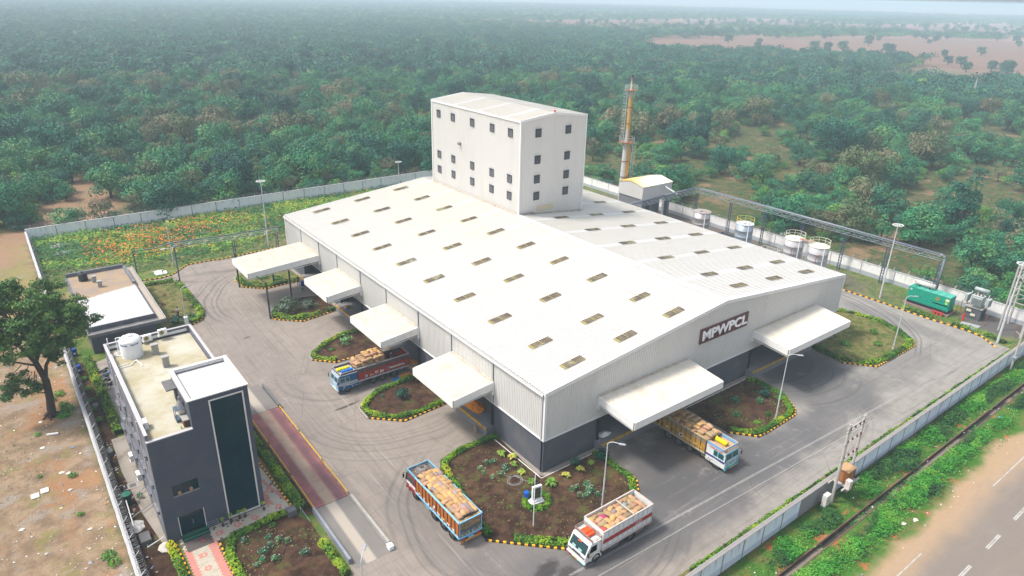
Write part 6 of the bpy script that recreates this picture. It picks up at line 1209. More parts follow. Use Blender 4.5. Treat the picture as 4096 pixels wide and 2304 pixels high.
for k in range(8):
    x = -20.6+(k % 3)*.62+rg.uniform(-.1, .1); y = 81.9+(k//3)*.75; mb = MB(); mb.rbox(-.28, -.33, 0, .28, .33, .12, .015); o = mb.build('concrete_slab', PVCW, world=False); o.location = (x, y+.6, .05); o.rotation_euler = (0, 0, rg.uniform(-.3, .3)); tag(o, 'pale paving slab lying on the grass by the corner of the back road', 'slab', 'loose pale slabs by the road')
mb = MB(); mb.rbox(-21.2, 84.0, .02, -19.4, 84.4, .16, .02); tag(mb.build('concrete_slab', CONC), 'long narrow concrete strip behind the loose pale slabs', 'slab')
for x, y, r in ((-33.1, 108.5, 1.5), (-32.8, 103.6, 1.3)): mb = MB(); mb.lathe((x, y, 0), [(r, 0), (r, .35), (r*.9, .42)], 10) if r > 1.4 else mb.rbox(x-r, y-.8, 0, x+r, y+.8, .3, .05); tag(mb.build('well_cover', CONC), 'round concrete well cover in the corner of the flower field' if r > 1.4 else 'square concrete cover beside the round well cover', 'well cover')
for y in (21.5, 21.0): pass
def hose(name, label, pts, r, m): mb = MB(); mb.path(pts, r, 4); return tag(mb.build(name, m), label, 'hose')
hose('hose', 'grey garden hose curled on the corner bed beside the warehouse', [(-3.6, 2.2, .14), (-3.2, 1.4, .14)]+[(-3.2+cos(a/3)*(.55+a*.01), .7+sin(a/3)*(.5+a*.008), .14) for a in range(5, 42)]+[(-2.2, -.2, .14), (-1.5, -.9, .14)], .03, STEEL)
hose('hose', 'black garden hose lying in the entrance garden', [(-26.6, 4.6, .14), (-26.1, 5.4, .14), (-25.5, 5.9, .14), (-25.0, 5.0, .14), (-24.7, 3.9, .14)], .03, BLACK)
# motorcycles
def motorcycle(x, y, rz, label, col):
    t = thing('motorcycle', label, 'motorcycle', (x, y, .03), rz, 'motorcycles parked beside the office')
    for xx in (-.62, .62):
        mb = MB(); n = 16; mb.path([(xx+cos(2*pi*i/n)*.29, 0, .31+sin(2*pi*i/n)*.29) for i in range(n+1)], .045, 5); w_ = mb.build('wheel', RUBBER, t, world=False); mb = MB(); mb.bar((xx, -.05, .31), (xx, .05, .31), .07, n=8)
        for i in range(4): mb.bar((xx, 0, .31), (xx+cos(i*pi/2)*.26, 0, .31+sin(i*pi/2)*.26), .015, n=3)
        mb.build('rim', STEEL, w_, world=False)
    mb = MB(); mb.rbox(-.25, -.13, .3, .28, .13, .62, .06); mb.build('engine', BLACK, t, world=False); mb = MB(); mb.rbox(-.02, -.14, .68, .42, .14, .92, .07); mb.rbox(-.85, -.09, .62, -.3, .09, .74, .03); mb.build('body_panel', col, t, world=False)
    mb = MB(); mb.rbox(-.7, -.13, .76, -.02, .13, .86, .04); mb.build('seat', BLACK, t, world=False); mb = MB(); mb.bar((.62, .08, .31), (.42, .07, .95), .025).bar((.62, -.08, .31), (.42, -.07, .95), .025).path([(.3, -.34, 1.02), (.42, 0, .97), (.3, .34, 1.02)], .02, 4).bar((.48, 0, .82), (.56, 0, .82), .09, n=10); mb.build('fork_and_handlebar', STEEL, t, world=False)
    mb = MB(); mb.bar((-.2, .15, .3), (-.85, .17, .4), .04, n=6); mb.build('exhaust_pipe', STEEL, t, world=False); return t
motorcycle(-33.9, 49.3, .5, 'black motorcycle at the far end of the row beside the office', BLACK); motorcycle(-33.8, 48.0, .6, 'blue and white motorcycle second in the row beside the office', M('bike_blue', (0.10, 0.22, 0.42), .4)); motorcycle(-33.8, 46.7, .45, 'dark motorcycle third in the row beside the office', M('bike_dark', (0.03, 0.04, 0.07), .4)); motorcycle(-33.7, 45.3, .7, 'black motorcycle nearest the camera in the row beside the office', BLACK)
# ================================================================ TRUCKS
WOODR = M('red_side_paint', (0.42, 0.035, 0.016), .65, var=.25, sc=2, dirt=(0.10, 0.05, 0.04), dirt_amt=.5, dirt_sc=2); WOODB = M('bare_side_boards', (0.13, 0.085, 0.075), .9, var=.25, sc=2)
ORNG = M('orange_side_paint', (0.42, 0.125, 0.015), .65, var=.25, sc=2, dirt=(0.12, 0.05, 0.025), dirt_amt=.5, dirt_sc=2); SKYB = M('sky_blue_paint', (0.22, 0.50, 0.72), .5, var=.15)
OCHR = M('ochre_side_paint', (0.46, 0.24, 0.018), .65, var=.22, sc=2, dirt=(0.15, 0.09, 0.04), dirt_amt=.6, dirt_sc=1.5); OCHB = M('ochre_upper_boards', (0.26, 0.19, 0.10), .9, var=.2, sc=2)
TWHT = M('truck_white', (0.66, 0.66, 0.64), .5, var=.06, dirt=(0.45, 0.40, 0.34), dirt_amt=.5, dirt_sc=2); TRED = M('stripe_red', (0.33, 0.03, 0.018), .6, var=.15); TBLU = M('cab_blue', (0.012, 0.10, 0.24), .45, var=.15)
CRED = M('cab_red', (0.36, 0.012, 0.028), .4, var=.12); TURQ = M('turquoise_trim', (0.02, 0.36, 0.40), .5, var=.15); NAVY = M('navy_stripe', (0.015, 0.02, 0.16), .5); CHROM = M('bright_trim', (0.45, 0.5, 0.56), .35, .5, .2)
CANV = M('tarpaulin_tan', (0.42, 0.28, 0.17), .8, var=.12); TYEL = M('tarpaulin_yellow', (0.80, 0.66, 0.0), .5, var=.1); TBL = M('tarpaulin_blue', (0.01, 0.16, 0.60), .5, var=.15); TORA = M('tarpaulin_orange', (0.80, 0.085, 0.01), .5, var=.2)
GLW = NT('windscreen_glass', .08, .8); GLW.color((0.02, 0.05, 0.055)); GLW = GLW.m; PLY = M('plate_yellow', (0.7, 0.45, 0.03), .5); LAMPR = M('lamp_red', (0.5, 0.02, 0.02), .3); LAMPW = M('lamp_clear', (0.6, 0.6, 0.58), .2, .6)
def wheel_meshes():
    w = MB(); R_, W_ = .52, .26; pr = [(R_*.6, -W_/2), (R_*.93, -W_/2), (R_, -W_/2+.04), (R_, W_/2-.04), (R_*.93, W_/2), (R_*.6, W_/2)]; n = 22; vs = []; fs = []
    for r, y in pr:
        for i in range(n): vs.append((cos(2*pi*i/n)*r, y, sin(2*pi*i/n)*r))
    for j in range(len(pr)-1):
        for i in range(n): fs.append((j*n+i, (j+1)*n+i, (j+1)*n+(i+1) % n, j*n+(i+1) % n))
    w.raw(vs, fs); tr = MB(); tr.raw(*(lambda: (vs, fs))()); r = MB(); r.bar((0, -W_/2+.07, 0), (0, W_/2-.07, 0), R_*.61, n=16); r.bar((0, -W_/2-.01, 0), (0, -W_/2+.08, 0), .12, n=8)
    for i in range(8): a = i*pi/4; r.bar((cos(a)*.21, -W_/2+.04, sin(a)*.21), (cos(a)*.21, -W_/2+.08, sin(a)*.21), .03, n=5)
    return w.mesh('tyre', RUBBER), r.mesh('wheel_hub', HUB)
TYRE, HUBM = wheel_meshes()
def wheel(par, x, y):
    o = inst('wheel', TYRE, par, (x, y, .52), (0, random.uniform(0, 1), 0 if y < 0 else pi)); inst('hub', HUBM, o); return o
def truck(label, x, y, rz, W, b0, b1, wheels, top, side, upper, trim, post, cabfn, grp='loaded cargo trucks', rearmat=None, floor=1.22, npost=13, stripe=None):
    t = thing('cargo_truck', label, 'truck', (x, y, 0), rz, grp); h = W/2
    mb = MB(); mb.box(-b1+.1, -.42, .72, -.6, -.30, .98).box(-b1+.1, .30, .72, -.6, .42, .98)
    for k in range(6): xx = -b1+.3+k*(b1-1)/5; mb.box(xx, -.30, .74, xx+.1, .30, .9)
    mb.build('chassis', BLACK, t, world=False); first = True
    for wx in wheels:
        for s_ in (-1, 1):
            wheel(t, wx, s_*(h-.18))
            if wx < -2.5: wheel(t, wx, s_*(h-.50))
        mb = MB(); mb.bar((wx, -h+.3, .52), (wx, h-.3, .52), .09, n=8); mb.build('axle', BLACK, t, world=False)
    mb = MB(); mb.box(-b1, -h, floor-.16, -b0, h, floor); mb.build('load_floor', trim, t, world=False)
    def sidewall(sy):
        mb = MB(); y0, y1 = (sy*h-.05*(sy > 0), sy*h+.05*(sy < 0)); zl = floor+(top-floor)*.56
        if upper is not None: mb.mat(0).box(-b1, min(y0, y1), floor+.003, -b0, max(y0, y1), zl).mat(1).box(-b1, min(y0, y1), zl+.01, -b0, max(y0, y1), top-.10)
        else: mb.mat(0).box(-b1, min(y0, y1), floor+.003, -b0, max(y0, y1), top-.10)
        o = mb.build('side_panel', [side, upper or side], t, world=False)
        for k in range(npost): xx = -b1+.04+k*(b1-b0-.08)/(npost-1); m = MB(); m.box(xx-.035, sy*(h+.003), floor-.1, xx+.035, sy*(h+.06), top-.06); m.build('side_post', post, o, world=False)
        if stripe: m = MB(); m.box(-b1+.01, sy*(h+.002), floor+(top-floor)*.30, -b0-.01, sy*(h+.066), floor+(top-floor)*.50); m.build('red_stripe', stripe, o, world=False)
        m = MB(); m.box(-b1-.02, sy*(h-.06), top-.10, -b0+.02, sy*(h+.065), top); m.build('top_rail', trim, o, world=False)
        m = MB(); m.box(-b1-.02, sy*(h+.002), floor-.17, -b0+.02, sy*(h+.08), floor-.02); m.build('bottom_rail', trim, o, world=False)
        for k in range(4): xx = -b1+1.0+k*(b1-b0-1.5)/3; m = MB(); m.path([(xx, sy*(h+.02), floor-.17), (xx+.12, sy*(h-.02), .72), (xx+.95, sy*(h-.02), .72), (xx+1.1, sy*(h+.02), floor-.17)], .025, 4) if abs(min(abs(xx+.5-w) for w in wheels)) > .85 else m.box(xx, sy*(h-.1), floor-.3, xx+.3, sy*(h), floor-.171); m.build('guard_bar', trim, t, world=False)
    sidewall(-1); sidewall(1)
    mb = MB(); mb.box(-b0-.055, -h+.051, floor+.003, -b0, h-.051, top+.02); mb.build('headboard', upper or side, t, world=False)
    mb = MB(); mb.mat(0).box(-b1, -h+.051, floor+.003, -b1+.05, h-.051, floor+(.55 if rearmat else top-floor-.1)); mb.mat(1).box(-b1-.04, -h, floor-.2, -b1, h, floor-.02); tg = mb.build('tailgate', [rearmat or side, trim], t, world=False)
    for k in range(5):
        yy = -h+.05+k*(W-.1)/4; m = MB(); m.box(-b1-.045, yy-.03, floor-.02, -b1-.003, yy+.03, top if k in (0, 4) else floor+(.55 if rearmat else top-floor-.12)); m.build('tail_post', trim if k in (0, 4) else post, tg, world=False)
    m = MB(); m.box(-b1-.05, -h, top-.09, -b1+.03, h, top); m.build('rear_rail', trim, tg, world=False)
    m = MB(); m.mat(0).box(-b1-.1, -h+.1, .55, -b1+.02, h-.1, .72); m.mat(1).box(-b1-.11, -h+.2, .75, -b1-.05, -h+.5, .95).box(-b1-.11, h-.5, .75, -b1-.05, h-.2, .95).mat(2).box(-b1-.11, -.3, .78, -b1-.05, .3, .94); m.build('rear_bumper', [M('bumper_orange', (0.62, 0.24, 0.02), .6, var=.2), LAMPR, PLY if rearmat is None else SKYB], t, world=False)
    m = MB(); m.rbox(-b0-1.5, -h+.05, .55, -b0-.6, -h+.5, 1.02, .05); m.build('fuel_tank', BLACK, t, world=False); cabfn(t, h); return t
def old_cab(L, main, lower, roof, face, visor, rack, zroof=2.55, deco=None):
    def f(t, h):
        hh = h-.03; W_ = MB(); sl = .22
        v = [(-L, -hh, .55), (-.05, -hh, .55), (-.05, hh, .55), (-L, hh, .55), (-L, -hh, 1.5), (0, -hh, 1.5), (0, hh, 1.5), (-L, hh, 1.5), (-L, -hh, zroof), (-sl, -hh+.06, zroof), (-sl, hh-.06, zroof), (-L, hh, zroof)]
        W_.raw(v, [(0, 3, 2, 1), (0, 1, 5, 4), (2, 3, 7, 6), (3, 0, 4, 7), (7, 4, 8, 11)]); W_.m = 0; W_.raw(v, [(4, 5, 9, 8), (6, 7, 11, 10)]); W_.m = 1; W_.raw(v, [(1, 2, 6, 5), (5, 6, 10, 9)]); W_.m = 2; W_.raw(v, [(8, 9, 10, 11)])
        cab = W_.build('cab', [main, face, roof], t, world=False)
        for s_ in (-1, 1):
            y = s_*(hh+.012); q = lambda a, b: (min(a, b), max(a, b))
            for x0, x1, z0, z1 in ((-.95, -.32, 1.62, 2.22), (-1.55, -1.12, 1.62, 2.22)):
                y0, y1 = q(s_*(hh-.04), y); mb = MB(); mb.box(x0, y0, z0, x1, y1, z1); wn_ = mb.build('side_window', GLW, cab, world=False)
                y0, y1 = q(s_*hh, s_*(hh+.03)); mb = MB(); mb.box(x0-.05, y0, z0-.05, x1+.05, y1, z0).box(x0-.05, y0, z1, x1+.05, y1, z1+.05).box(x0-.05, y0, z0, x0, y1, z1).box(x1, y0, z0, x1+.05, y1, z1); mb.build('window_frame', visor, wn_, world=False)
            y0, y1 = q(s_*hh, s_*(hh+.02)); mb = MB(); mb.box(-L, y0, 1.20, -.08, y1, 1.42); mb.mat(1).box(-L, y0, 1.02, -.6, y1, 1.1).box(-L, y0, 1.46, -.1, y1, 1.5); mb.build('side_stripe', [lower, TWHT], cab, world=False)
            mb = MB(); n = 10; pts = [(-1.35+cos(pi*i/n)*.66, s_*(hh+.03), .55+sin(pi*i/n)*.62) for i in range(n+1)]; mb.path(pts, .05, 5); mb.build('wheel_arch', face, cab, world=False)
            mb = MB(); mb.path([(-.15, s_*hh, 2.3), (.15, s_*(hh+.22), 2.3), (.15, s_*(hh+.22), 1.6)], .018, 4); mb.box(.10, s_*(hh+.22)-.1, 1.65, .14, s_*(hh+.22)+.1, 2.1); mb.build('mirror', BLACK, cab, world=False)
            mb = MB(); mb.bar((-.04, s_*(hh-.3), .95), (.03, s_*(hh-.3), .95), .12, n=10); mb.build('headlight', LAMPW, cab, world=False)
        fx_ = lambda z: -sl*(z-1.5)/(zroof-1.5)
        for s_ in (-1, 1):
            y0, y1 = sorted((s_*.06, s_*(hh-.16))); mb = MB(); z0, z1 = 1.62, 2.3
            mb.raw([(fx_(z0)+.012, y0, z0), (fx_(z0)+.012, y1, z0), (fx_(z1)+.012, y1-.03*(s_ > 0), z1), (fx_(z1)+.012, y0+.03*(s_ < 0), z1)], [(0, 1, 2, 3)]); wd = mb.build('windscreen', GLW, cab, world=False)
            mb = MB()
            for a, b in (((y0, z0), (y1, z0)), ((y0, z1), (y1, z1)), ((y0, z0), (y0, z1)), ((y1, z0), (y1, z1))): mb.bar((fx_(a[1])+.02, a[0], a[1]), (fx_(b[1])+.02, b[0], b[1]), .035, n=4)
            mb.build('windscreen_frame', visor, wd, world=False)
        mb = MB(); mb.box(-.03, -.62, .85, .015, .62, 1.45); gr = mb.build('grille', face, cab, world=False)
        for k in range(5): mb = MB(); mb.box(.016, -.55, .9+k*.11, .03, .55, .94+k*.11); mb.build('grille_bar', lower if k % 2 else visor, gr, world=False)
        mb = MB(); mb.mat(0).box(-.08, -hh, .42, .12, hh, .62); mb.mat(1).box(.121, -.35, .45, .13, .35, .6).mat(2).box(.121, -hh+.02, .44, .13, -.5, .58); mb.mat(3).box(.121, .5, .44, .13, hh-.02, .58); mb.build('front_bumper', [visor, PLY, LAMPR, M('amber', (0.6, 0.25, 0.02), .5)], cab, world=False)
        mb = MB()
        for s_ in (-1, 1):
            mb.bar((.08, s_*(hh-.1), .62), (.05, s_*(hh-.1), 1.7), .025, n=4).bar((.08, s_*(hh-.42), .62), (.05, s_*(hh-.42), 1.5), .025, n=4)
            for k in range(4): mb.bar((.07, s_*(hh-.1), .75+k*.22), (.07, s_*(hh-.42), .75+k*.22), .02, n=4)
        mb.build('front_ladder', visor, cab, world=False)
        mb = MB(); z = zroof+.02; mb.path([(-.35, -hh, z+.38), (-.35, hh, z+.38), (-L, hh, z+.38)], .035, 4).path([(-.35, -hh, z+.38), (-L, -hh, z+.38)], .035, 4)
        for xx, yy in ((-.35, -hh), (-.35, 0), (-.35, hh), (-L*.6, -hh), (-L*.6, hh), (-L, -hh), (-L, hh)): mb.bar((xx, yy, zroof), (xx, yy, z+.38), .03, n=4)
        mb.mat(1).box(-L, -hh-.01, z+.05, -.5, -hh+.03, z+.3).box(-L, hh-.03, z+.05, -.5, hh+.01, z+.3).box(-.38, -hh+.05, z+.08, -.34, hh-.05, z+.3); mb.build('roof_rack', [rack, deco or rack], cab, world=False)
    return f
def roll(name, label, m, t, x0, x1, y, z, r):
    """rolled tarpaulin lying across the cab roof of truck t (truck coordinates), top-level"""
    c, s_ = cos(t.rotation_euler.z), sin(t.rotation_euler.z); mb = MB(); mb.smooth = True; rng = random.Random(int(y*100+9)); n = 8
    pts = [(x0+(x1-x0)*i/n, y+rng.uniform(-.03, .03), z+rng.uniform(-.02, .02)) for i in range(n+1)]
    for i, (a, b) in enumerate(zip(pts, pts[1:])): mb.bar(a, b, r*(1-.25*(i % 2))*rng.uniform(.9, 1.1), r*(.75+.25*(i % 2))*rng.uniform(.9, 1.1), n=9)
    o = mb.build(name, m, None, world=False); o.location = t.location; o.rotation_euler = t.rotation_euler; return tag(o, label, 'tarpaulin')
T1 = truck('blue-cabbed red-sided truck backed under the second canopy from the corner', -11.15, 28.2, pi, 2.35, 2.75, 10.15, (-1.3, -4.85, -6.25, -7.9), 2.95, WOODR, WOODB, CHROM, M('dark_red_post', (0.20, 0.03, 0.02), .6), old_cab(2.7, TBLU, CHROM, CHROM, CHROM, M('pale_blue_trim', (0.35, 0.55, 0.68), .5, var=.1), CHROM, deco=WOODB), npost=12)
T2 = truck('orange-brown-sided truck with sky-blue rails, red cab roof and heaped sacks', -11.85, 6.1, pi/2, 2.5, 2.05, 10.0, (-1.65, -5.3, -6.95, -8.5), 2.95, ORNG, ORNG, SKYB, M('dark_brown_post', (0.10, 0.03, 0.015), .7), old_cab(2.0, M('cab_maroon', (0.24, 0.02, 0.025), .5, var=.4), TWHT, M('rack_floor', (0.13, 0.10, 0.09), .8, var=.3), CRED, M('green_red_trim', (0.10, 0.05, 0.04), .5), SKYB, deco=M('rack_pattern_blue', (0.10, 0.28, 0.33), .6, var=.5, sc=8)), npost=13, rearmat=M('tailgate_steel', (0.16, 0.20, 0.22), .6, var=.4, sc=6))
T3 = truck('ochre-sided truck with white and turquoise cab leaving the front canopy', 17.15, -11.45, -pi/2, 2.45, 2.65, 11.0, (-1.25, -4.75, -6.35, -7.95), 2.95, OCHR, OCHB, M('worn_ochre_rail', (0.36, 0.33, 0.24), .7, var=.25), M('brown_post', (0.18, 0.09, 0.03), .7), old_cab(2.55, TWHT, NAVY, CANV, TWHT, TURQ, M('rack_cream', (0.5, 0.48, 0.42), .6), deco=M('rack_light_blue', (0.16, 0.38, 0.68), .6)), npost=13)
def modern_cab(t, h):
    hh = h-.08; L = 1.85; v = []; prof = [(-.05, .5), (.02, .9), (-.02, 1.25), (-.5, 2.25), (-.62, 2.42)]; mb = MB()
    pts = [(x, z) for x, z in prof]+[(-L, 2.42), (-L, .5)]
    n = len(pts); vs = [(x, -hh, z) for x, z in pts]+[(x, hh, z) for x, z in pts]; mb.raw(vs, [tuple(range(n-1, -1, -1))[::-1], tuple(range(n, 2*n))[::-1]]); mb.raw(vs, [(i, i+n, (i+1) % n+n, (i+1) % n) for i in range(n)])
    cab = mb.build('cab', TWHT, t, world=False)
    mb = MB(); mb.raw([(.0-.055, -hh+.12, 1.36), (-.055, hh-.12, 1.36), (-.46, hh-.16, 2.2), (-.46, -hh+.16, 2.2)], [(0, 1, 2, 3)]); 
    o = mb.build('windscreen', GLW, cab, world=False); o.location = (.012, 0, .012)
    for y in (-.45, .35): m = MB(); m.raw([(-.04, y-.22, 1.40), (-.04, y+.22, 1.40), (-.14, y+.22, 1.62), (-.14, y-.22, 1.62)], [(0, 1, 2, 3)]); m.build('dashboard_sheet', M('pale_teal', (0.25, 0.42, 0.40), .5), o, world=False).location = (.02, 0, .0)
    m = MB(); m.bar((-.40, -.22, 2.12), (-.43, .22, 2.17), .05, n=6); m.build('orange_garland', TORA, o, world=False).location = (.04, 0, .0)
    for s_ in (-1, 1):
        y0, y1 = sorted((s_*(hh-.02), s_*(hh+.012))); mb = MB(); mb.raw([(-.42, y1 if s_ > 0 else y0, 1.42), (-1.35, y1 if s_ > 0 else y0, 1.42), (-1.35, y1 if s_ > 0 else y0, 2.12), (-.68, y1 if s_ > 0 else y0, 2.12)], [(0, 1, 2, 3), (3, 2, 1, 0)]); mb.build('side_window', GLW, cab, world=False)
        a, b = sorted((s_*hh, s_*(hh+.015))); mb = MB(); mb.mat(0).box(-L, a, 1.10, -.25, b, 1.15); mb.mat(1).box(-L, a, .95, -.25, b, 1.0); mb.build('side_stripe', [M('amber_stripe', (0.7, 0.36, 0.03), .5), STEEL], cab, world=False)
        mb = MB(); k = 10; mb.path([(-1.3+cos(pi*i/k)*.64, s_*(hh+.03), .5+sin(pi*i/k)*.62) for i in range(k+1)], .06, 5); mb.build('wheel_arch', TWHT, cab, world=False)
        mb = MB(); mb.path([(-.3, s_*hh, 1.9), (-.05, s_*(hh+.25), 1.9), (-.05, s_*(hh+.25), 1.5)], .02, 4); mb.rbox(-.11, s_*(hh+.25)-.12, 1.45, -.04, s_*(hh+.25)+.12, 1.9, .02); mb.build('mirror', BLACK, cab, world=False)
        mb = MB(); mb.box(-.02, s_*(hh-.25)-.18, .72, .04, s_*(hh-.25)+.18, .86); mb.build('headlight', LAMPW, cab, world=False)
    mb = MB(); mb.box(.0, -hh+.1, .9, .035, hh-.1, 1.04).box(.0, -.5, 1.08, .03, .5, 1.14); mb.build('grille', M('grille_dark', (0.05, 0.05, 0.06), .5), cab, world=False)
    mb = MB(); mb.mat(0).rbox(-.1, -hh-.03, .36, .13, hh+.03, .62, .03); mb.mat(1).box(.131, -.3, .42, .14, .3, .55).mat(2).box(.131, .45, .38, .14, hh, .5).mat(3).box(.131, -hh, .38, .14, -.45, .5); mb.build('front_bumper', [TWHT, PLY, TURQ, LAMPR], cab, world=False)
    mb = MB(); z = 2.43
    for zz in (.18, .38): mb.path([(-.75, -hh, z+zz), (-.75, hh, z+zz), (-L-.02, hh, z+zz), (-L-.02, -hh, z+zz), (-.75, -hh, z+zz)], .028, 4)
    for xx, yy in ((-.75, -hh), (-.75, 0), (-.75, hh), (-1.3, -hh), (-1.3, hh), (-L, -hh), (-L, hh)): mb.bar((xx, yy, z), (xx, yy, z+.4), .025, n=4)
    mb.mat(1).box(-.77, -hh+.03, z+.08, -.74, hh-.03, z+.3); mb.build('roof_rack', [M('rack_brownish', (0.28, 0.22, 0.20), .7), M('rack_board', (0.22, 0.14, 0.12), .8)], cab, world=False)
T4 = truck('white truck with a red side stripe loaded with mixed sacks, beside the double road line', -5.35, -11.35, pi+.0, 2.5, 1.95, 8.45, (-1.35, -5.9), 3.2, TWHT, TWHT, M('worn_white_rail', (0.50, 0.44, 0.40), .7, var=.25), M('pale_post', (0.55, 0.55, 0.54), .6), modern_cab, npost=11, stripe=TRED)
mb = MB(); mb.box(-6.0, -1.25, 3.12, -5.9, 1.25, 3.2); o = mb.build('cross_bar', M('worn_bar', (0.48, 0.42, 0.36), .7), T4, world=False)
# lettering on the truck sides (side facing the camera is local +y for T1/T4 (turned by pi), local +y for T2, local -y for T3)
def side_text(t, txt, x, z, sz, m, sy, h, bold=.01, tilt=0.0, sx=1.0):
    rot = (pi/2, 0, pi if sy > 0 else 0); me = text_mesh(txt, sz, .006, .1, bold, m); inst('lettering', me, t, (x, sy*(h+.07), z), rot, (sx, 1, 1))
LW_, LY_, LBK_ = M('letter_white', (0.75, 0.72, 0.68), .6), M('letter_yellow', (0.65, 0.55, 0.22), .6), M('letter_dark', (0.03, 0.03, 0.04), .6)
for txt, x, sz in (('Vi', -5.3, .62), ('jay', -6.1, .55), ('TRANS', -7.7, .32), ('PORT', -8.5, .32), ('Co.', -9.2, .42)): side_text(T1, txt, x, 1.68, sz, LW_ if txt != 'Co.' else M('letter_lilac', (0.5, 0.55, 0.8), .6), 1, 1.175, .02)
side_text(T1, 'New', -4.65, 1.55, .28, LW_, 1, 1.175)
def disc(t, x, z, r, m, sy, h, ring=None):
    mb = MB(); y = sy*(h+.066); mb.bar((x, y, z), (x, y+sy*.006, z), r, n=16); o = mb.build('round_emblem', m, t, world=False)
    if ring: mb = MB(); mb.bar((x, y+sy*.006, z), (x, y+sy*.010, z), r*.7, n=16); mb.build('emblem_centre', ring, o, world=False)
disc(T1, -6.95, 1.75, .22, M('emblem_lilac', (0.45, 0.42, 0.60), .6), 1, 1.175, NAVY); disc(T1, -3.9, 1.6, .18, M('emblem_pale_blue', (0.4, 0.5, 0.6), .6), 1, 1.175)
for i, ch in enumerate('MEHTD'): side_text(T3, ch, -9.55+i*.72, 1.62, .5, [LBK_, LBK_, LY_, LBK_, M('letter_teal', (0.03, 0.22, 0.24), .6)][i], -1, 1.225, .03)
disc(T3, -6.05, 1.68, .25, LW_, -1, 1.225, NAVY)
for txt, x in (('TRANSP', -5.1), ('ORT', -4.05), ('Co.', -3.3)): side_text(T3, txt, x, 1.66, .34, LY_, -1, 1.225, .008)
side_text(T3, 'VANSH MOTORS', -1.35, 2.42, .24, M('letter_red', (0.55, 0.05, 0.04), .6), -1, 1.16, .006)
for i, (ch, c) in enumerate(zip(['So', 'ni', 'Ju', 'LL', 'BHI', 'OM', 'MP', 'HR'], [LW_, LW_, LW_, LW_, LW_, LY_, LW_, LW_])): side_text(T2, ch, -2.9-i*.88, 1.55, .34, c, 1, 1.25, .012)
disc(T2, -5.7, 1.9, .2, M('emblem_green_red', (0.35, 0.10, 0.05), .6), 1, 1.25, LW_)
disc(T4, -6.35, 2.0, .17, LW_, 1, 1.25, TRED); disc(T4, -6.8, 2.0, .17, LW_, 1, 1.25, TRED)
for i, ch in enumerate(['R', 'C', 'N', 'P', '1', 'M']): 
    me = text_mesh(ch, .26, .005, 0, .01, [LY_, LY_, M('letter_lime', (0.45, 0.6, 0.1), .6), LW_, LY_, LY_][i]); inst('lettering', me, T2, (-10.06, -(-.95+i*.38), 1.42), (pi/2, 0, -pi/2))
for y in (-1.2, 1.2):
    mb = MB(); rg = random.Random(4)
    for _ in range(26): a = Vector((rg.uniform(-1, 1), rg.uniform(-1, 1), rg.uniform(-1, 1))).normalized(); mb.bar((-.2, y, 2.6), Vector((-.2, y, 2.6))+a*.26, .012, .002, 3)
    mb.build('green_tassel', M('tassel_green', (0.04, 0.45, 0.14), .5), T2, world=False); mb = MB(); mb.bar((-.2, y, 2.45), (-.1, y+.05*(1 if y > 0 else -1), 1.6), .07, .12, 6); mb.build('black_streamer', BLACK, T2, world=False)
roll('tarpaulin', 'yellow rolled tarpaulin on the cab roof of the blue-cabbed truck', TYEL, T1, -.6, -2.2, -.25, 2.75, .27); roll('tarpaulin', 'blue rolled tarpaulin on the cab roof of the blue-cabbed truck', TBL, T1, -.9, -2.4, .45, 2.75, .24)
roll('tarpaulin', 'yellow rolled tarpaulin on the cab roof of the ochre truck', TYEL, T3, -.95, -2.35, .05, 2.80, .30); roll('tarpaulin', 'tan rolled tarpaulin along the cab roof edge of the ochre truck', CANV, T3, -.3, -2.5, -.85, 2.66, .22)
for y in (-.5, -.25, 0, .3): roll('tarpaulin', 'orange-red tarpaulin fold heaped in the roof rack of the white truck', TORA, T4, -.9, -1.7, y, 2.60+.1*(y == 0), .2)['group'] = 'orange tarpaulin folds on the white truck'
roll('tarpaulin', 'grey-brown folded tarpaulin in the roof rack of the red-cabbed truck', M('tarpaulin_grey', (0.16, 0.125, 0.115), .8, var=.3), T2, -1.3, -1.4, 0, 2.7, .3).scale = (1.2, 2.6, 1)
mb = MB(); rg = random.Random(8)
for k in range(7): R_ = rg.uniform(.25, .45); cx_, cy_ = -.95+rg.uniform(-.12, .12), rg.uniform(-.3, .3); mb.path([(cx_+cos(i*pi/6)*R_, cy_+sin(i*pi/6)*R_*1.3, 2.72+k*.03) for i in range(13)], .02, 3)
o = mb.build('rope_coil', M('rope', (0.40, 0.36, 0.33), .9), None, world=False); o.location = T2.location; o.rotation_euler = T2.rotation_euler; tag(o, 'coil of pale rope in the roof rack of the red-cabbed truck', 'rope')
mb = MB()
for k in range(4): mb.path([(-10.15, .95+cos(i*pi/6)*(.26-.02*k), .65+sin(i*pi/6)*(.26-.02*k)-.02*k) for i in range(13)], .02, 3)
o = mb.build('rope_coil', M('rope_dark', (0.22, 0.17, 0.12), .9), None, world=False); o.location = T2.location; o.rotation_euler = T2.rotation_euler; tag(o, 'rope coil hanging at the rear left corner of the orange-sided truck', 'rope')

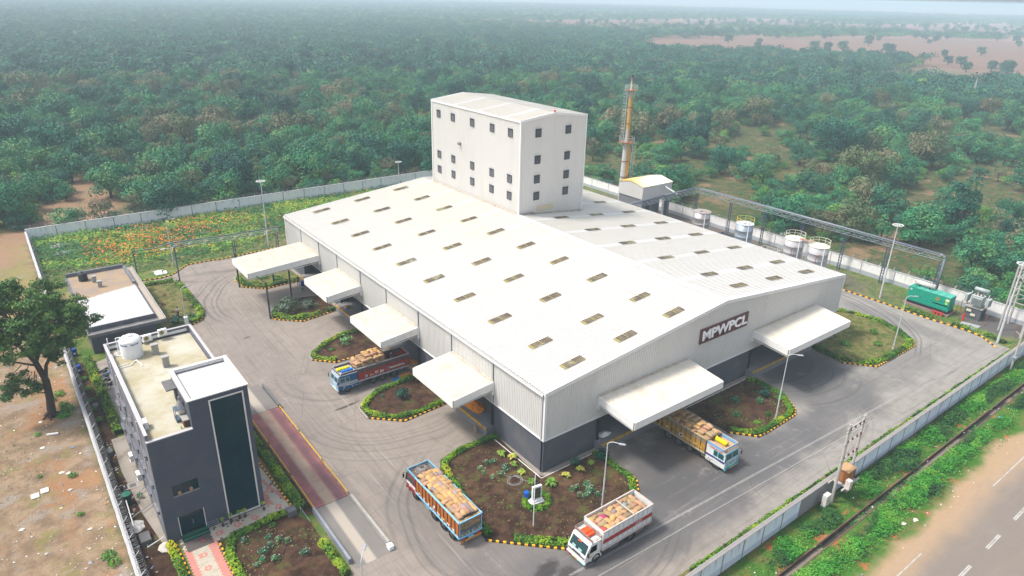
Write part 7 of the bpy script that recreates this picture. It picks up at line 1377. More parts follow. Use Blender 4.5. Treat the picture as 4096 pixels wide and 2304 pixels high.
# ---------------------------------------------------------------- sacks
def sackmat(name, c): 
    s = NT(name, .9, .15); k = s.mix(s.noise(2.5, 4, .6), tuple(v*.78 for v in c), tuple(min(1, v*1.12) for v in c)); k = s.mix(s.math('MULTIPLY', s.step(s.noise(3.1, 2), .60, .68), .18), k, (c[0]*.75, c[1]*.45, c[2]*.55)); 
    h = s.n.new('ShaderNodeHueSaturation'); s.L(s.step(s.rnd(), 0, 1, .8, 1.15), h.inputs['Value']); s.L(k, h.inputs['Color']); s.color(h.outputs[0]); s.bump(s.noise(60, 2), .2, .01); return s.m
SC = [sackmat('jute_tan', (0.40, 0.255, 0.135)), sackmat('jute_golden', (0.46, 0.28, 0.115)), sackmat('jute_pinkish', (0.40, 0.23, 0.14)), sackmat('jute_dull', (0.30, 0.22, 0.125)), sackmat('sack_magenta', (0.45, 0.05, 0.17)), sackmat('sack_red', (0.50, 0.10, 0.08)), sackmat('sack_grey', (0.22, 0.25, 0.24)), sackmat('sack_lilac', (0.32, 0.24, 0.22))]
def sack_mesh(m, seed):
    rng = random.Random(seed); mb = MB(); mb.smooth = True; nu, nv = 8, 5; L, W_, H = .43, .255, .15; vs = []
    for j in range(nv+1):
        t = -1+2*j/nv; e = (1-abs(t)**3.2)**.45 if abs(t) < 1 else 0; e = max(e, .45)
        for i in range(nu):
            a = 2*pi*i/nu+pi/8; ca, sa = cos(a), sin(a); sg = lambda v, p: math.copysign(abs(v)**p, v)
            k = 1+rng.uniform(-.05, .05); hz = H*(.30 if abs(t) == 1 else e)*k; wy = W_*(.95 if abs(t) == 1 else .9+.14*e)*k
            vs.append((t*L*(1+(.05 if abs(sa) < .5 else 0)), sg(ca, .75)*wy, sg(sa, .8)*hz))
    fs = []
    for j in range(nv):
        for i in range(nu): fs.append((j*nu+i, j*nu+(i+1) % nu, (j+1)*nu+(i+1) % nu, (j+1)*nu+i))
    fs.append(tuple(range(nu-1, -1, -1))); fs.append(tuple(range(nv*nu, (nv+1)*nu))); mb.raw(vs, [f[::-1] for f in fs]); return mb.mesh('grain_sack', m)
SK = [[sack_mesh(m, i*3+k) for k in range(2)] for i, m in enumerate(SC)]
def sack(t, x, y, z, a, k, label, grp, tilt=(0, 0), sc=1.0):
    c, s_ = cos(t.rotation_euler.z), sin(t.rotation_euler.z); o = inst('grain_sack', SK[k][random.randrange(2)], None, (t.location.x+x*c-y*s_, t.location.y+x*s_+y*c, z), (tilt[0], tilt[1], t.rotation_euler.z+a), (sc, sc, sc*1.05)); return tag(o, label, 'sack', grp)
rs = random.Random(21)
def lay(t, x0, x1, h, zf, layers, label, grp, pal, step=(.80, .50), jit=.05, along=True, base=0):
    """zf(x, y, layer) -> height or None"""
    for L in range(layers):
        x = x0+.35; row = 0
        while x < x1:
            y = -h+.3+(.12 if row % 2 else 0)*(L % 2)
            while y < h-.15:
                z = zf(x, y, L)
                if z is not None: sack(t, -x+rs.uniform(-jit, jit), y+rs.uniform(-jit, jit)*.7, z+rs.uniform(-.02, .02), (0 if along else pi/2)+rs.uniform(-.22, .22)+(pi/2 if rs.random() < .16 else 0), rs.choice(pal), label+(', behind the cab' if x < x0+(x1-x0)/3 else ', midway along the load' if x < x0+(x1-x0)*.67 else ', towards the rear')+(', near side' if y > .35 else ', far side' if y < -.35 else ''), grp, (rs.uniform(-.1, .1), rs.uniform(-.1, .1)))
                y += step[1] if along else step[0]
            x += step[0] if along else step[1]; row += 1
# a filler pile under the visible sacks keeps the load solid
def filler(t, x0, x1, h, z0, z1, nm='lower_sacks'): mb = MB(); mb.box(-x1, -h, z0, -x0, h, z1); o = mb.build(nm, SC[3], None, world=False); o.location = t.location; o.rotation_euler = t.rotation_euler; return tag(o, 'tightly packed lower sacks inside the load bed of the ' + {T1: 'blue-cabbed', T2: 'orange-sided', T3: 'ochre-sided', T4: 'white'}[t] + ' truck', 'sacks', kind='stuff')
filler(T1, 2.85, 7.2, 1.1, 1.23, 2.75); filler(T2, 2.2, 9.75, 1.15, 1.23, 2.75); filler(T3, 2.8, 10.8, 1.13, 1.23, 2.8); filler(T4, 2.1, 8.3, 1.15, 1.23, 2.62)
lay(T1, 2.75, 7.2, 1.15, lambda x, y, L: (2.88+L*.25) if (L < 3 or (L == 3 and x > 3.4 and abs(y) < 1.0) or (L == 4 and x > 4.6 and x < 6.6 and y < .6)) and not (L > 1 and x > 7.0) else None, 5, 'tan jute sack heaped on the blue-cabbed truck', 'sacks heaped on the blue-cabbed truck', [0, 0, 1, 2], (.82, .52))
lay(T2, 2.15, 9.75, 1.2, lambda x, y, L: 2.98+.28*(1-abs(y)/1.2)+.04*sin(x*3), 1, 'golden jute sack topping the orange-sided truck', 'sacks heaped on the orange-sided truck', [1, 1, 1, 0, 2, 0, 7], (.56, .42), along=True)
for r_ in range(5):
    for k in range(5):
        sack(T2, -9.78, -.95+k*.47+(.12 if r_ % 2 else 0)-.1, 1.9+r_*.235, pi/2+rs.uniform(-.1, .1), rs.choice([3, 3, 0]), 'dull jute sack stacked behind the tailgate bars of the orange-sided truck', 'sacks at the tailgate of the orange-sided truck', sc=.62)
lay(T3, 2.6, 10.6, 1.25, lambda x, y, L: (2.92+L*.26) if L == 0 or (L == 1 and abs(y) < .95 and x > 2.9) or (L == 2 and -.3 < y < .95 and x > 3.4) else None, 3, 'tan jute sack heaped on the ochre-sided truck', 'sacks heaped on the ochre-sided truck', [0, 0, 3, 1, 2], (.84, .5))
special = {(2, 1): 4, (0, 3): 5, (4, 1): 7, (6, 1): 6, (1, 2): 3}; ix = 0; x = 2.4
while x < 8.3:
    iy = 0; y = -1.0
    while y < 1.15:
        if not (5.75 < x < 6.1): sack(T4, -x+rs.uniform(-.06, .06), y+rs.uniform(-.05, .05), 2.78+rs.uniform(-.06, .05)+(.1 if x > 6 else 0), rs.uniform(-.5, .5)+(pi/2 if rs.random() < .3 else 0), special.get((ix, iy), rs.choice([0, 0, 1, 2, 3])), {4: 'sack with a magenta mark in the white truck load', 5: 'red-marked sack among the white truck load', 6: 'grey sack near the rear of the white truck load', 7: 'lilac-grey sack in the middle of the white truck load'}.get(special.get((ix, iy)), 'tan jute sack lying loose in the white truck load, '+('behind the cab' if ix < 4 else 'towards the rear')+(', far side' if iy > 1 else ', near side')), 'loose sacks in the white truck', (rs.uniform(-.18, .18), rs.uniform(-.15, .15)), 1.05)
        y += .56; iy += 1
    x += .66; ix += 1
# grain and tarpaulin at the docks
def heap(name, label, cat, x, y, z, rx, ry, h, m, seed, n=9):
    rng = random.Random(seed); vs = [(x, y, z+h)]; fs = []; k = 14
    for j in range(1, 5):
        for i in range(k): a = 2*pi*i/k; r = j/4*rng.uniform(.82, 1.12); vs.append((x+cos(a)*rx*r, y+sin(a)*ry*r, z+max(.012, h*(1-j/4)**.8*rng.uniform(.7, 1.2)) if j < 4 else z+.012))
    fs += [(0, 1+i, 1+(i+1) % k) for i in range(k)]
    for j in range(3):
        for i in range(k): fs.append((1+j*k+i, 1+(j+1)*k+i, 1+(j+1)*k+(i+1) % k, 1+j*k+(i+1) % k))
    mb = MB(); mb.raw(vs, fs); return tag(mb.build(name, m), label, cat)
GRN = M('spilled_grain', (0.52, 0.22, 0.03), .9, var=.25, sc=4, bump=.6)
heap('ground_sheet', 'blue plastic sheet spread on the ground behind the blue-cabbed truck', 'ground sheet', -2.2, 26.0, .012, 1.9, 1.1, .10, TBL, 3); heap('grain_heap', 'orange spilled grain on the blue sheet behind the blue-cabbed truck', 'grain heap', -1.8, 26.5, .11, 1.2, .75, .16, GRN, 4); heap('grain_heap', 'orange grain spilled on the dock behind the blue-cabbed truck', 'grain heap', -.2, 27.4, 1.16, .7, 1.0, .25, GRN, 5)
heap('grain_heap', 'bright orange heap inside the nearest left loading bay', 'grain heap', .6, 13.6, 1.16, 1.1, 2.0, .5, M('bright_grain', (0.75, 0.25, 0.01), .8, var=.2, bump=.5), 6); heap('plastic_bags', 'crumpled white bags lying on the front loading dock', 'bags', 9.4, .3, 1.16, .9, .6, .25, PVCW, 7)
t = inst('grain_sack', SK[0][0], None, (-.1, 48.6, 1.32), (0, 0, 1.0), (1.3, 1.3, 1.3)); tag(t, 'single tan sack lying on the dock of the second left canopy', 'sack')
mb = MB(); mb.lathe((-1.5, 63.6, 0), [(.27, 0), (.31, .1), (.31, .8), (.27, .9)], 12); tag(mb.build('drum', BLUEP), 'blue drum standing by the dock under the long left canopy', 'drum'); mb = MB(); mb.lathe((-2.2, 61.9, 0), [(.18, 0), (.22, .35), (.24, .36)], 10); tag(mb.build('bucket', M('green_bucket', (0.01, 0.16, 0.10), .6)), 'small green bucket on the ground near the long left canopy', 'bucket')
mb = MB(); mb.lathe((39.0+12.6, .6, 1.15), [(.28, 0), (.3, .1), (.3, .8), (.27, .88)], 12); tag(mb.build('drum', BLUEP), 'blue drum on the dock beneath the right front canopy', 'drum')

# ================================================================ PEOPLE
SKIN = M('skin_brown', (0.20, 0.10, 0.065), .6, var=.05); HAIR = M('black_hair', (0.012, 0.010, 0.010), .7)
def skin_mesh(name, verts, edges, radii, mat, sub=1):
    me = bpy.data.meshes.new(name); me.from_pydata(verts, edges, []); o = link(bpy.data.objects.new(name, me)); md = o.modifiers.new('s', 'SKIN'); md.use_smooth_shade = True
    for i, r in enumerate(radii): me.skin_vertices[0].data[i].radius = (r, r) if not isinstance(r, tuple) else r
    me.skin_vertices[0].data[0].use_root = True; o.modifiers.new('u', 'SUBSURF').levels = sub; dg = bpy.context.evaluated_depsgraph_get(); out = bpy.data.meshes.new_from_object(o.evaluated_get(dg)); bpy.data.objects.remove(o); bpy.data.meshes.remove(me)
    out.name = name; out.materials.clear(); out.materials.append(mat); return out
def person(label, x, y, z, rz, shirt, trous, lsw=.12, arms=((.28, .02, 1.12, .32, .12, .90), (-.28, .02, 1.12, -.32, .12, .90)), cap=None, grp=None):
    t = thing('person', label, 'person', (x, y, z), rz, grp)
    V = [(0, 0, .92), (0, 0, 1.12), (0, .0, 1.35), (0, 0, 1.48), (0, .01, 1.56), (0, .02, 1.66)]; E_ = [(0, 1), (1, 2), (2, 3), (3, 4), (4, 5)]; R_ = [(.15, .11), (.13, .10), (.17, .11), (.06, .06), (.065, .07), (.085, .10)]
    for s_, st in ((1, lsw), (-1, -lsw)):
        b = len(V); V += [(s_*.09, 0, .88), (s_*.11, st*.6+.03, .50), (s_*.12, st*.9, .10), (s_*.12, st+.14, .04)]; E_ += [(0, b), (b, b+1), (b+1, b+2), (b+2, b+3)]; R_ += [.09, .06, .042, .035]
    for k, (ex, ey, ez, hx, hy, hz) in enumerate(arms):
        s_ = 1 if k == 0 else -1; b = len(V); V += [(s_*.19, 0, 1.40), (ex, ey, ez), (hx, hy, hz), (hx, hy+.04, hz-.09)]; E_ += [(2, b), (b, b+1), (b+1, b+2), (b+2, b+3)]; R_ += [.055, .042, .03, .028]
        for q in range(5): f0 = len(V); dx = (q-2)*.018; V.append((hx+dx, hy+.06, hz-.15-(.01 if q == 2 else 0))); E_.append((b+3, f0)); R_.append(.009)
    inst('body', skin_mesh('body', V, E_, R_, SKIN), t)
    V = [(0, 0, 1.0), (0, 0, 1.15), (0, 0, 1.36), (0, 0, 1.44)]; E_ = [(0, 1), (1, 2), (2, 3)]; R_ = [(.17, .13), (.155, .12), (.185, .125), (.08, .08)]
    for k, (ex, ey, ez, hx, hy, hz) in enumerate(arms): s_ = 1 if k == 0 else -1; b = len(V); V += [(s_*.19, 0, 1.40), (s_*.19*.35+ex*.65, ey*.65, 1.40*.35+ez*.65)]; E_ += [(2, b), (b, b+1)]; R_ += [.075, .062]
    inst('shirt', skin_mesh('shirt', V, E_, R_, shirt), t)
    V = [(0, 0, .98), (0, 0, .90)]; E_ = [(0, 1)]; R_ = [(.155, .12), (.155, .12)]
    for s_, st in ((1, lsw), (-1, -lsw)): b = len(V); V += [(s_*.09, 0, .84), (s_*.11, st*.6+.03, .50), (s_*.12, st*.9, .13)]; E_ += [(1, b), (b, b+1), (b+1, b+2)]; R_ += [.105, .075, .055]
    inst('trousers', skin_mesh('trousers', V, E_, R_, trous), t)
    mb = MB(); mb.smooth = True; mb.lathe((0, -.005, 1.66), [(.098, -.02), (.104, .03), (.09, .09), (.05, .125), (.01, .135)], 12); mb.build('hair' if not cap else 'cap', cap or HAIR, t, world=False)
    mb = MB(); mb.raw([(-.01, .11, 1.63), (.01, .11, 1.63), (0, .135, 1.61), (0, .10, 1.66)], [(0, 1, 2), (0, 2, 3), (1, 3, 2)]).box(-.045, .095, 1.65, -.02, .115, 1.665).box(.02, .095, 1.65, .045, .115, 1.665).box(-.025, .095, 1.585, .025, .112, 1.595); mb.build('face_features', M('face_dark', (0.06, 0.03, 0.025), .7), t, world=False)
    for s_ in (1, -1): mb = MB(); mb.rbox(s_*.12-.045, -.06+(lsw*s_), 0, s_*.12+.045, .2+(lsw*s_), .07, .015); mb.build('shoe', BLACK, t, world=False)
    return t
PTR = M('dark_trousers', (0.015, 0.016, 0.022), .8); TEALS = M('teal_shirt', (0.01, 0.20, 0.24), .8)
person('man in a white shirt and dark trousers walking on the lawn beside the street lamp', -21.9, 62.1, .11, -2.7, M('white_shirt', (0.72, 0.70, 0.70), .8), PTR, .2)
person('worker in a teal shirt and pale cap standing in the blue-cabbed truck bed', -2.9, 28.4, 1.22, .6, TEALS, PTR, cap=M('pale_cap', (0.55, 0.52, 0.48), .8)); person('worker with blue head cloth at the far side of the truck bed', -3.7, 29.0, 1.22, -1.2, M('dark_shirt', (0.03, 0.05, 0.10), .8), PTR, cap=M('blue_cloth', (0.05, 0.30, 0.55), .8))
person('person in dark blue clothes bending at the dock beneath the long left canopy', -1.9, 64.3, 0, 2.2, M('navy_shirt', (0.02, 0.03, 0.08), .8), PTR, .1, arms=((.28, .25, 1.2, .25, .45, 1.05), (-.28, .25, 1.2, -.25, .45, 1.05)))

# ================================================================ LITTER
rl_ = random.Random(31); LPM = [M('litter_white', (0.66, 0.65, 0.62), .8, var=.1), M('litter_pale', (0.50, 0.47, 0.42), .9, var=.2), M('litter_yellow', (0.62, 0.56, 0.30), .8), M('litter_grey', (0.30, 0.30, 0.32), .9), M('litter_blue', (0.10, 0.25, 0.50), .7), M('litter_brick', (0.50, 0.18, 0.08), .9)]
def paper(mb, x, y, s, rng):
    n = rng.randint(4, 6); P_ = [(x+cos(2*pi*i/n+.3)*s*rng.uniform(.5, 1.1), y+sin(2*pi*i/n+.3)*s*rng.uniform(.4, .9), rng.uniform(.02, .10)) for i in range(n)]; c = (x, y, rng.uniform(.05, .16)); mb.raw([c]+P_, [(0, 1+i, 1+(i+1) % n) for i in range(n)])
def litter_piece(x, y, s, k, label, grp='scattered litter in the empty lot', cat='litter', name='litter'):
    mb = MB(); paper(mb, x, y, s, rl_); paper(mb, x+s*.3, y+s*.3, s*.6, rl_); tag(mb.build(name, LPM[k]), label, cat, grp)
for x, y, s, k in [(-45.1, 22.0, .35, 0), (-42.8, 7.9, .4, 2), (-42.3, 8.9, .35, 2), (-42.3, 7.2, .3, 3), (-40.7, 8.4, .3, 0), (-39.9, 11.0, .4, 1), (-40.6, 13.7, .35, 3), (-41.9, 12.0, .3, 0), (-40.7, 25.9, .3, 1), (-41.1, 29.5, .35, 1), (-40.5, 29.0, .35, 1), (-40.0, 18.5, .25, 0), (-39.5, 10.0, .25, 4), (-41.2, 5.9, .4, 1), (-39.6, 4.6, .35, 0), (-44.4, 12.2, .25, 0), (-38.9, 7.4, .3, 0), (-38.6, 9.4, .35, 0), (-43.6, 17.2, .25, 1), (-42.2, 35.6, .3, 0), (-41.9, 41.4, .3, 0), (-39.6, 33.8, .25, 4)]:
    litter_piece(x, y, s, k, 'crumpled scrap of paper or plastic on the bare ground left of the razor wire wall')
mb = MB(); mb.bar((-41.6, 38.0, .12), (-40.5, 37.6, .14), .14, n=7); tag(mb.build('litter', LPM[0]), 'long white roll lying on the bare ground below the big tree', 'litter')
for dx in (0, .85): mb = MB(); mb.rbox(-44.0+dx, 26.4+dx*.5, .01, -43.3+dx, 27.2+dx*.5, .12, .02); tag(mb.build('broken_slab', LPM[0]), 'square white broken block lying at the left edge of the empty lot', 'block', 'white blocks in the empty lot')
mb = MB()
for _ in range(1500):
    x = rl_.uniform(-56, -37.9); y = rl_.uniform(-5, 60)
    if rl_.random() > (.9 if x > -42 else .45): continue
    mb.m = rl_.choices(range(6), (34, 40, 4, 14, 3, 5))[0]; paper(mb, x, y, rl_.uniform(.03, .13)*(1.3 if rl_.random() < .08 else 1), rl_)
tag(mb.build('litter_scatter', LPM, kind='stuff'), 'small scraps, pebbles and rubble scattered over the empty lot', 'litter')
mb = MB()
for _ in range(260): mb.m = rl_.choices(range(6), (30, 40, 5, 14, 5, 6))[0]; paper(mb, rl_.uniform(5, 80), rl_.uniform(-28.6, -20.6), rl_.uniform(.04, .14), rl_)
for _ in range(90): mb.m = rl_.choices(range(6), (50, 20, 2, 14, 10, 4))[0]; paper(mb, rl_.uniform(-37.2, -36.0), rl_.uniform(9, 33), rl_.uniform(.05, .2), rl_)
tag(mb.build('litter_scatter', LPM, kind='stuff'), 'small litter scattered on the verge outside the front wall and along the office wall', 'litter')
for x, y, k, lb in ((24.2, -26.8, 0, 'white plastic scrap on the verge between ditch and road'), (25.7, -27.2, 0, 'white plastic bag on the verge near the sand'), (33.5, -26.4, 1, 'pale bag lying on the verge'), (53.4, -24.8, 4, 'blue scrap beside the ditch at the right')): litter_piece(x, y, .35, k, lb, None)
litter_piece(29.2, -19.3, .4, 2, 'cream plastic bag caught on the hedge by the front wall', None)
heap('plastic_bags', 'pile of white and grey plastic bags inside the razor wire wall beside the office', 'bags', -36.4, 16.3, .03, .7, 1.1, .35, LPM[0], 12); heap('rubble_heap', 'small heap of pale rubble at the office corner', 'rubble', -34.9, 11.9, .03, .6, .8, .35, LPM[1], 13)
# ================================================================ BIG TREE
def add_tree(label, name, x, y, crown, trunk, sc, rz=0.0, grp=None, cat='tree', szz=1.0):
    t = thing(name, label, cat, (x, y, 0), rz, grp); inst('crown', crown, t, scale=(sc, sc, sc*szz)); inst('trunk', trunk, t, scale=(sc, sc, sc*szz)); return t
bx_, by_ = -40.7, 42.2; bt = thing('large_tree', 'large spreading tree with a dark forked trunk in the empty lot left of the office', 'tree', (bx_, by_, 0)); rb = random.Random(99)
BIGL = LEAF('big_tree_leaf', (0.024, 0.085, 0.018), (0.075, 0.180, 0.034), (0.14, 0.24, 0.04), 1.4, .56, ran=.1)
mb = MB(); B0 = [((-40.7, 42.2, -.3), (-40.4, 42.2, 2.4), .50, .42), ((-40.4, 42.2, 2.4), (-40.3, 42.2, 4.8), .42, .38), ((-40.3, 42.2, 4.8), (-40.8, 42.4, 7.2), .36, .30), ((-40.8, 42.4, 7.2), (-41.8, 42.8, 9.4), .24, .18), ((-40.8, 42.4, 7.2), (-39.6, 43.2, 9.4), .24, .18), ((-40.3, 42.2, 4.8), (-39.9, 42.4, 6.6), .22, .18), ((-39.9, 42.4, 6.6), (-37.6, 44, 9.2), .18, .10), ((-41.8, 42.8, 9.4), (-44.5, 43, 11.5), .15, .08), ((-41.8, 42.8, 9.4), (-42, 46, 12), .14, .07), ((-39.6, 43.2, 9.4), (-37, 44.5, 12), .14, .07), ((-39.6, 43.2, 9.4), (-39.5, 47, 12.5), .14, .07), ((-40.3, 42.2, 4.0), (-42, 41.8, 5.2), .14, .09), ((-42, 41.8, 5.2), (-43.6, 41.6, 6.6), .09, .05), ((-40.5, 42.2, 3.2), (-41.4, 41.3, 3.9), .10, .05), ((-37, 44.5, 12), (-34, 45.5, 12), .07, .03), ((-40.8, 42.4, 6.8), (-43, 41.2, 8.6), .13, .07)]
for a, b, r1, r2 in B0: mb.bar(a, b, r1, r2, 9, cap=False)
for k in range(6): a = k*pi/3+.3; mb.bar((-40.7+cos(a)*.3, 42.2+sin(a)*.3, .5), (-40.7+cos(a)*1.1, 42.2+sin(a)*1.1, -.1), .16, .07, 5)
mb.build('trunk', M('dark_bark', (0.060, 0.042, 0.034), .95, var=.35, sc=2, bump=.8), bt)
mb = MB(); cl = []
for _ in range(290):
    a = rb.uniform(0, 2*pi); r = math.sqrt(rb.random()); ex = 6.2 if cos(a) > 0 else 6.0; z = 12.6+rb.uniform(-1, 1)*4.3*math.sqrt(max(0, 1-r*r*.75))-1.0*r
    cl.append((-40.9+cos(a)*ex*r, 44.0+sin(a)*5.0*r, z, rb.uniform(.55, 1.05)))
for _ in range(26): cl.append((-42.6+rb.uniform(-1.9, 1.5), 41.3+rb.uniform(-1.2, 1.2), 5.3+rb.uniform(-1.5, 1.4), rb.uniform(.45, .8)))
for _ in range(16): cl.append((-35.6+rb.uniform(-1.5, 2.3), 44.5+rb.uniform(-1.5, 2), 10.3+rb.uniform(-1.3, 1.2), rb.uniform(.35, .6)))
for _ in range(12): cl.append((-38.6+rb.uniform(-1, 1), 43+rb.uniform(-1, 1), 7.2+rb.uniform(-.8, .8), rb.uniform(.4, .7)))
for x, y, z, r in cl: blob(mb, (x, y, z), r, r, r*.62, int(105*r*r/.5), .16, rb, lo=-.6, shell=.35)
for x, y, z, r in cl[::3]: mb.m = 1; mb.bar((x, y, z-.1), (x*.55-40.6*.45, y*.55+42.8*.45, (z*.6+8.5*.4)), .035, .07, 3, cap=False); mb.m = 0
mb.build('crown', [BIGL, BARK], bt)
heap('root_scrub', 'scrubby green plant growing against the foot of the large tree', 'shrub', -39.6, 41.8, .0, .9, .9, .25, F_WEED, 3)
for x, y, sc in [(-39.5, 41.2, 1.3), (-39.0, 42.4, 1.5), (-39.3, 44, 1.1), (-39.2, 13.6, 1.2), (-38.9, 12.4, 1.1), (-38.7, 3.2, 1.9), (-39.4, 2.2, 2.2), (-40.5, 1.4, 2.2), (-39.0, .6, 2.0), (-40.2, 28.2, .8), (-43, 30, .5), (-39.4, 47, 1.2), (-40.3, 46, 1.0), (-42.4, 38.7, .7), (-40.4, 21.2, .6), (-46, 57, 1.2), (-44, 61, 1.4), (-40, 66, 1.6), (-39, 75, 1.4)]: bush('weed', x, y, sc, ('large ' if sc > 1.25 else 'small ' if sc < .85 else '')+'wild green weed clump in the empty lot, '+('near the foot of the large tree' if 36 < y < 48 else 'beyond the large tree' if y > 48 else 'against the razor wire wall' if x > -40 else 'out on the littered ground'), 'weed clumps in the empty lot', z=0)

# ================================================================ FLOWER FIELD, WEEDS AND GRASS (nobody could count these)
rf = random.Random(5); mb = MB()
def fnoise(x, y): return .5+.25*sin(x*.31+1.3*sin(y*.17))+.25*sin(y*.43+1.1*sin(x*.23)+2)
for _ in range(46000):
    x = rf.uniform(-37, 60); y = rf.uniform(85.3, 115.1)
    if x > 30 and rf.random() < .6: continue
    lo = y < 91+3*sin(x*.13); n_ = fnoise(x, y); mb.m = (1 if n_ > .55 else 0) if not lo else (3 if rf.random() < .5 else 1); h = rf.uniform(.1, .75 if not lo else .25)+(.5 if (x < -25 and y > 108) or (x < -28 and y > 100) else 0)*rf.random()
    leafquad(mb, Vector((x, y, h)), Vector((0, 0, 1)), rf.uniform(.14, .32)*(1 if not lo else .75), rf)
for _ in range(5200):
    x = rf.uniform(-30, 40); y = rf.uniform(90.5, 113); w_ = math.exp(-((x+21)/9)**2-((y-100)/7)**2)*1.3+math.exp(-((x+9)/10)**2-((y-107)/5)**2)*.8+.14*math.exp(-((y-93)/5)**2)+.09
    if rf.random() > w_*(.5+fnoise(x*2.2, y*2.2)): continue
    mb.m = 2
    for q in range(2): leafquad(mb, Vector((x+rf.uniform(-.2, .2), y+rf.uniform(-.2, .2), rf.uniform(.72, .9))), Vector((0, 0, 1)), rf.uniform(.10, .19), rf)
tag(mb.build('flower_field', [LEAF('field_leaf', (0.040, 0.17, 0.018), (0.12, 0.30, 0.03), (0.20, 0.34, 0.045), .5, ran=.1), LEAF('field_leaf_dark', (0.014, 0.085, 0.035), (0.035, 0.17, 0.045), None, .7, ran=.1), FLOW_O, LEAF('field_grass_dry', (0.13, 0.15, 0.04), (0.24, 0.22, 0.08), None, .5, ran=.1)], kind='stuff'), 'green field dotted with orange marigolds behind the back road', 'flower field')
mb = MB()
cl = [(48, -21.3, 5, .9), (22, -25.8, 4, .9), (28, -25.2, 4, 1.0), (42, -25.2, 4, .9), (11, -22.6, 3, .9), (66, -24.9, 5, .9), (33, -24.6, 5, .5), (36.3, -21.2, 5, 1.1), (31.5, -21.3, 4, 1.0), (42.8, -21.7, 4, 1.1), (54.2, -21.6, 7, 1.0), (28.1, -21, 2.5, .9), (18.5, -22.3, 2.2, .8), (15.7, -21.8, 2, .8), (38.1, -25.1, 4.5, 1.0), (31.9, -25.5, 5, 1.1), (46.2, -24.9, 4, .9), (16.8, -25.7, 3.5, .9), (12, -25.4, 3.5, .9), (24, -25, 2.5, .7), (19.5, -21.3, 1.2, .7), (62, -21.8, 6, 1.0), (60, -25.2, 5, .8), (70, -22, 6, 1), (52, -25.5, 3, .8), (26, -22.4, 2.0, .7), (34, -22.6, 3, .7), (12, -21.5, 1.5, .6), (9, -24.8, 3, .7)]
for cx_, cy_, L_, w_ in cl:
    for _ in range(int(L_*w_*520)):
        x = cx_+rf.gauss(0, L_*.36); y = cy_+rf.gauss(0, w_*.55)
        if y > -20.35 or (-24.1 < y < -23.2 and fnoise(x*3, y) < .5): continue
        mb.m = 1 if fnoise(x*1.5, y*2) > .6 else 0; h = rf.uniform(.05, .55)*math.exp(-((x-cx_)/L_)**2); leafquad(mb, Vector((x, y, h)), Vector((0, 0, 1)), rf.uniform(.07, .15), rf)
for _ in range(9000):
    x = rf.uniform(4, 95); y = rf.choice([rf.uniform(-23.0, -20.4), rf.uniform(-27.4, -24.3)])
    if rf.random() < (y < -26)*.6: continue
    mb.m = 2 if rf.random() < .5 else 0; leafquad(mb, Vector((x, y, rf.uniform(.02, .1))), Vector((0, 0, 1)), rf.uniform(.05, .12), rf)
for _ in range(700): x = rf.uniform(20, 34); y = rf.uniform(-23.9, -23.35); mb.m = 0; leafquad(mb, Vector((x, y, rf.uniform(-.8, -.2))), Vector((0, 0, 1)), .12, rf)
tag(mb.build('verge_weeds', [F_WEED, LEAF('weed_dark', (0.015, 0.06, 0.015), (0.045, 0.12, 0.02), None, 1, ran=.1), LEAF('verge_grass', (0.09, 0.12, 0.025), (0.20, 0.18, 0.06), None, 1, ran=.1)], kind='stuff'), 'leafy green weeds growing along the ditch outside the front wall', 'weeds')
mb = MB()
for P_, dens, kinds in ((IC, 26, (2, 0)), (L1, 26, (2, 0)), (LW, 22, (2, 2, 0)), (IB, 9, (0, 2)), (GA, 7, (0, 2)), (IA, 4, (0, 2)), ([(-36, 60), (-36, 85), (-24.5, 85), (-24.5, 79.5), (-26, 79.5), (-26, 60)], 16, (0, 2)), ([(76.8, 14), (86, 14), (86, -1), (77.2, -12), (76.6, 0)], 20, (2, 2, 0)), ([(-24, 85.5), (4, 85.5), (4, 81.2), (-16, 84.9), (-24, 81.4)], 30, (0, 2)), ([(-18, 85.0), (-38, 85), (-38, 91), (-18, 91)], 12, (0, 2))):
    xs_ = [p[0] for p in P_]; ys_ = [p[1] for p in P_]; A_r = (max(xs_)-min(xs_))*(max(ys_)-min(ys_))
    for _ in range(int(A_r*dens)):
        x = rf.uniform(min(xs_), max(xs_)); y = rf.uniform(min(ys_), max(ys_))
        if in_poly(x, y, P_) and fnoise(x*2, y*2) > .35: mb.m = rf.choice(kinds); leafquad(mb, Vector((x, y, .12+rf.uniform(0, .09))), Vector((0, 0, 1)), rf.uniform(.05, .12), rf)
for _ in range(6000):
    x = rf.uniform(-60, -37.8); y = rf.uniform(0, 120)
    if fnoise(x*.7, y*.5) < .55: continue
    mb.m = rf.choice((2, 2, 0)); leafquad(mb, Vector((x, y, rf.uniform(.01, .08))), Vector((0, 0, 1)), rf.uniform(.05, .14), rf)
tag(mb.build('rough_grass', [F_WEED, F_MID, LEAF('dry_turf', (0.11, 0.12, 0.03), (0.23, 0.19, 0.08), None, 1, ran=.1)], kind='stuff'), 'short rough grass and creeping weeds on the beds and open ground', 'grass')

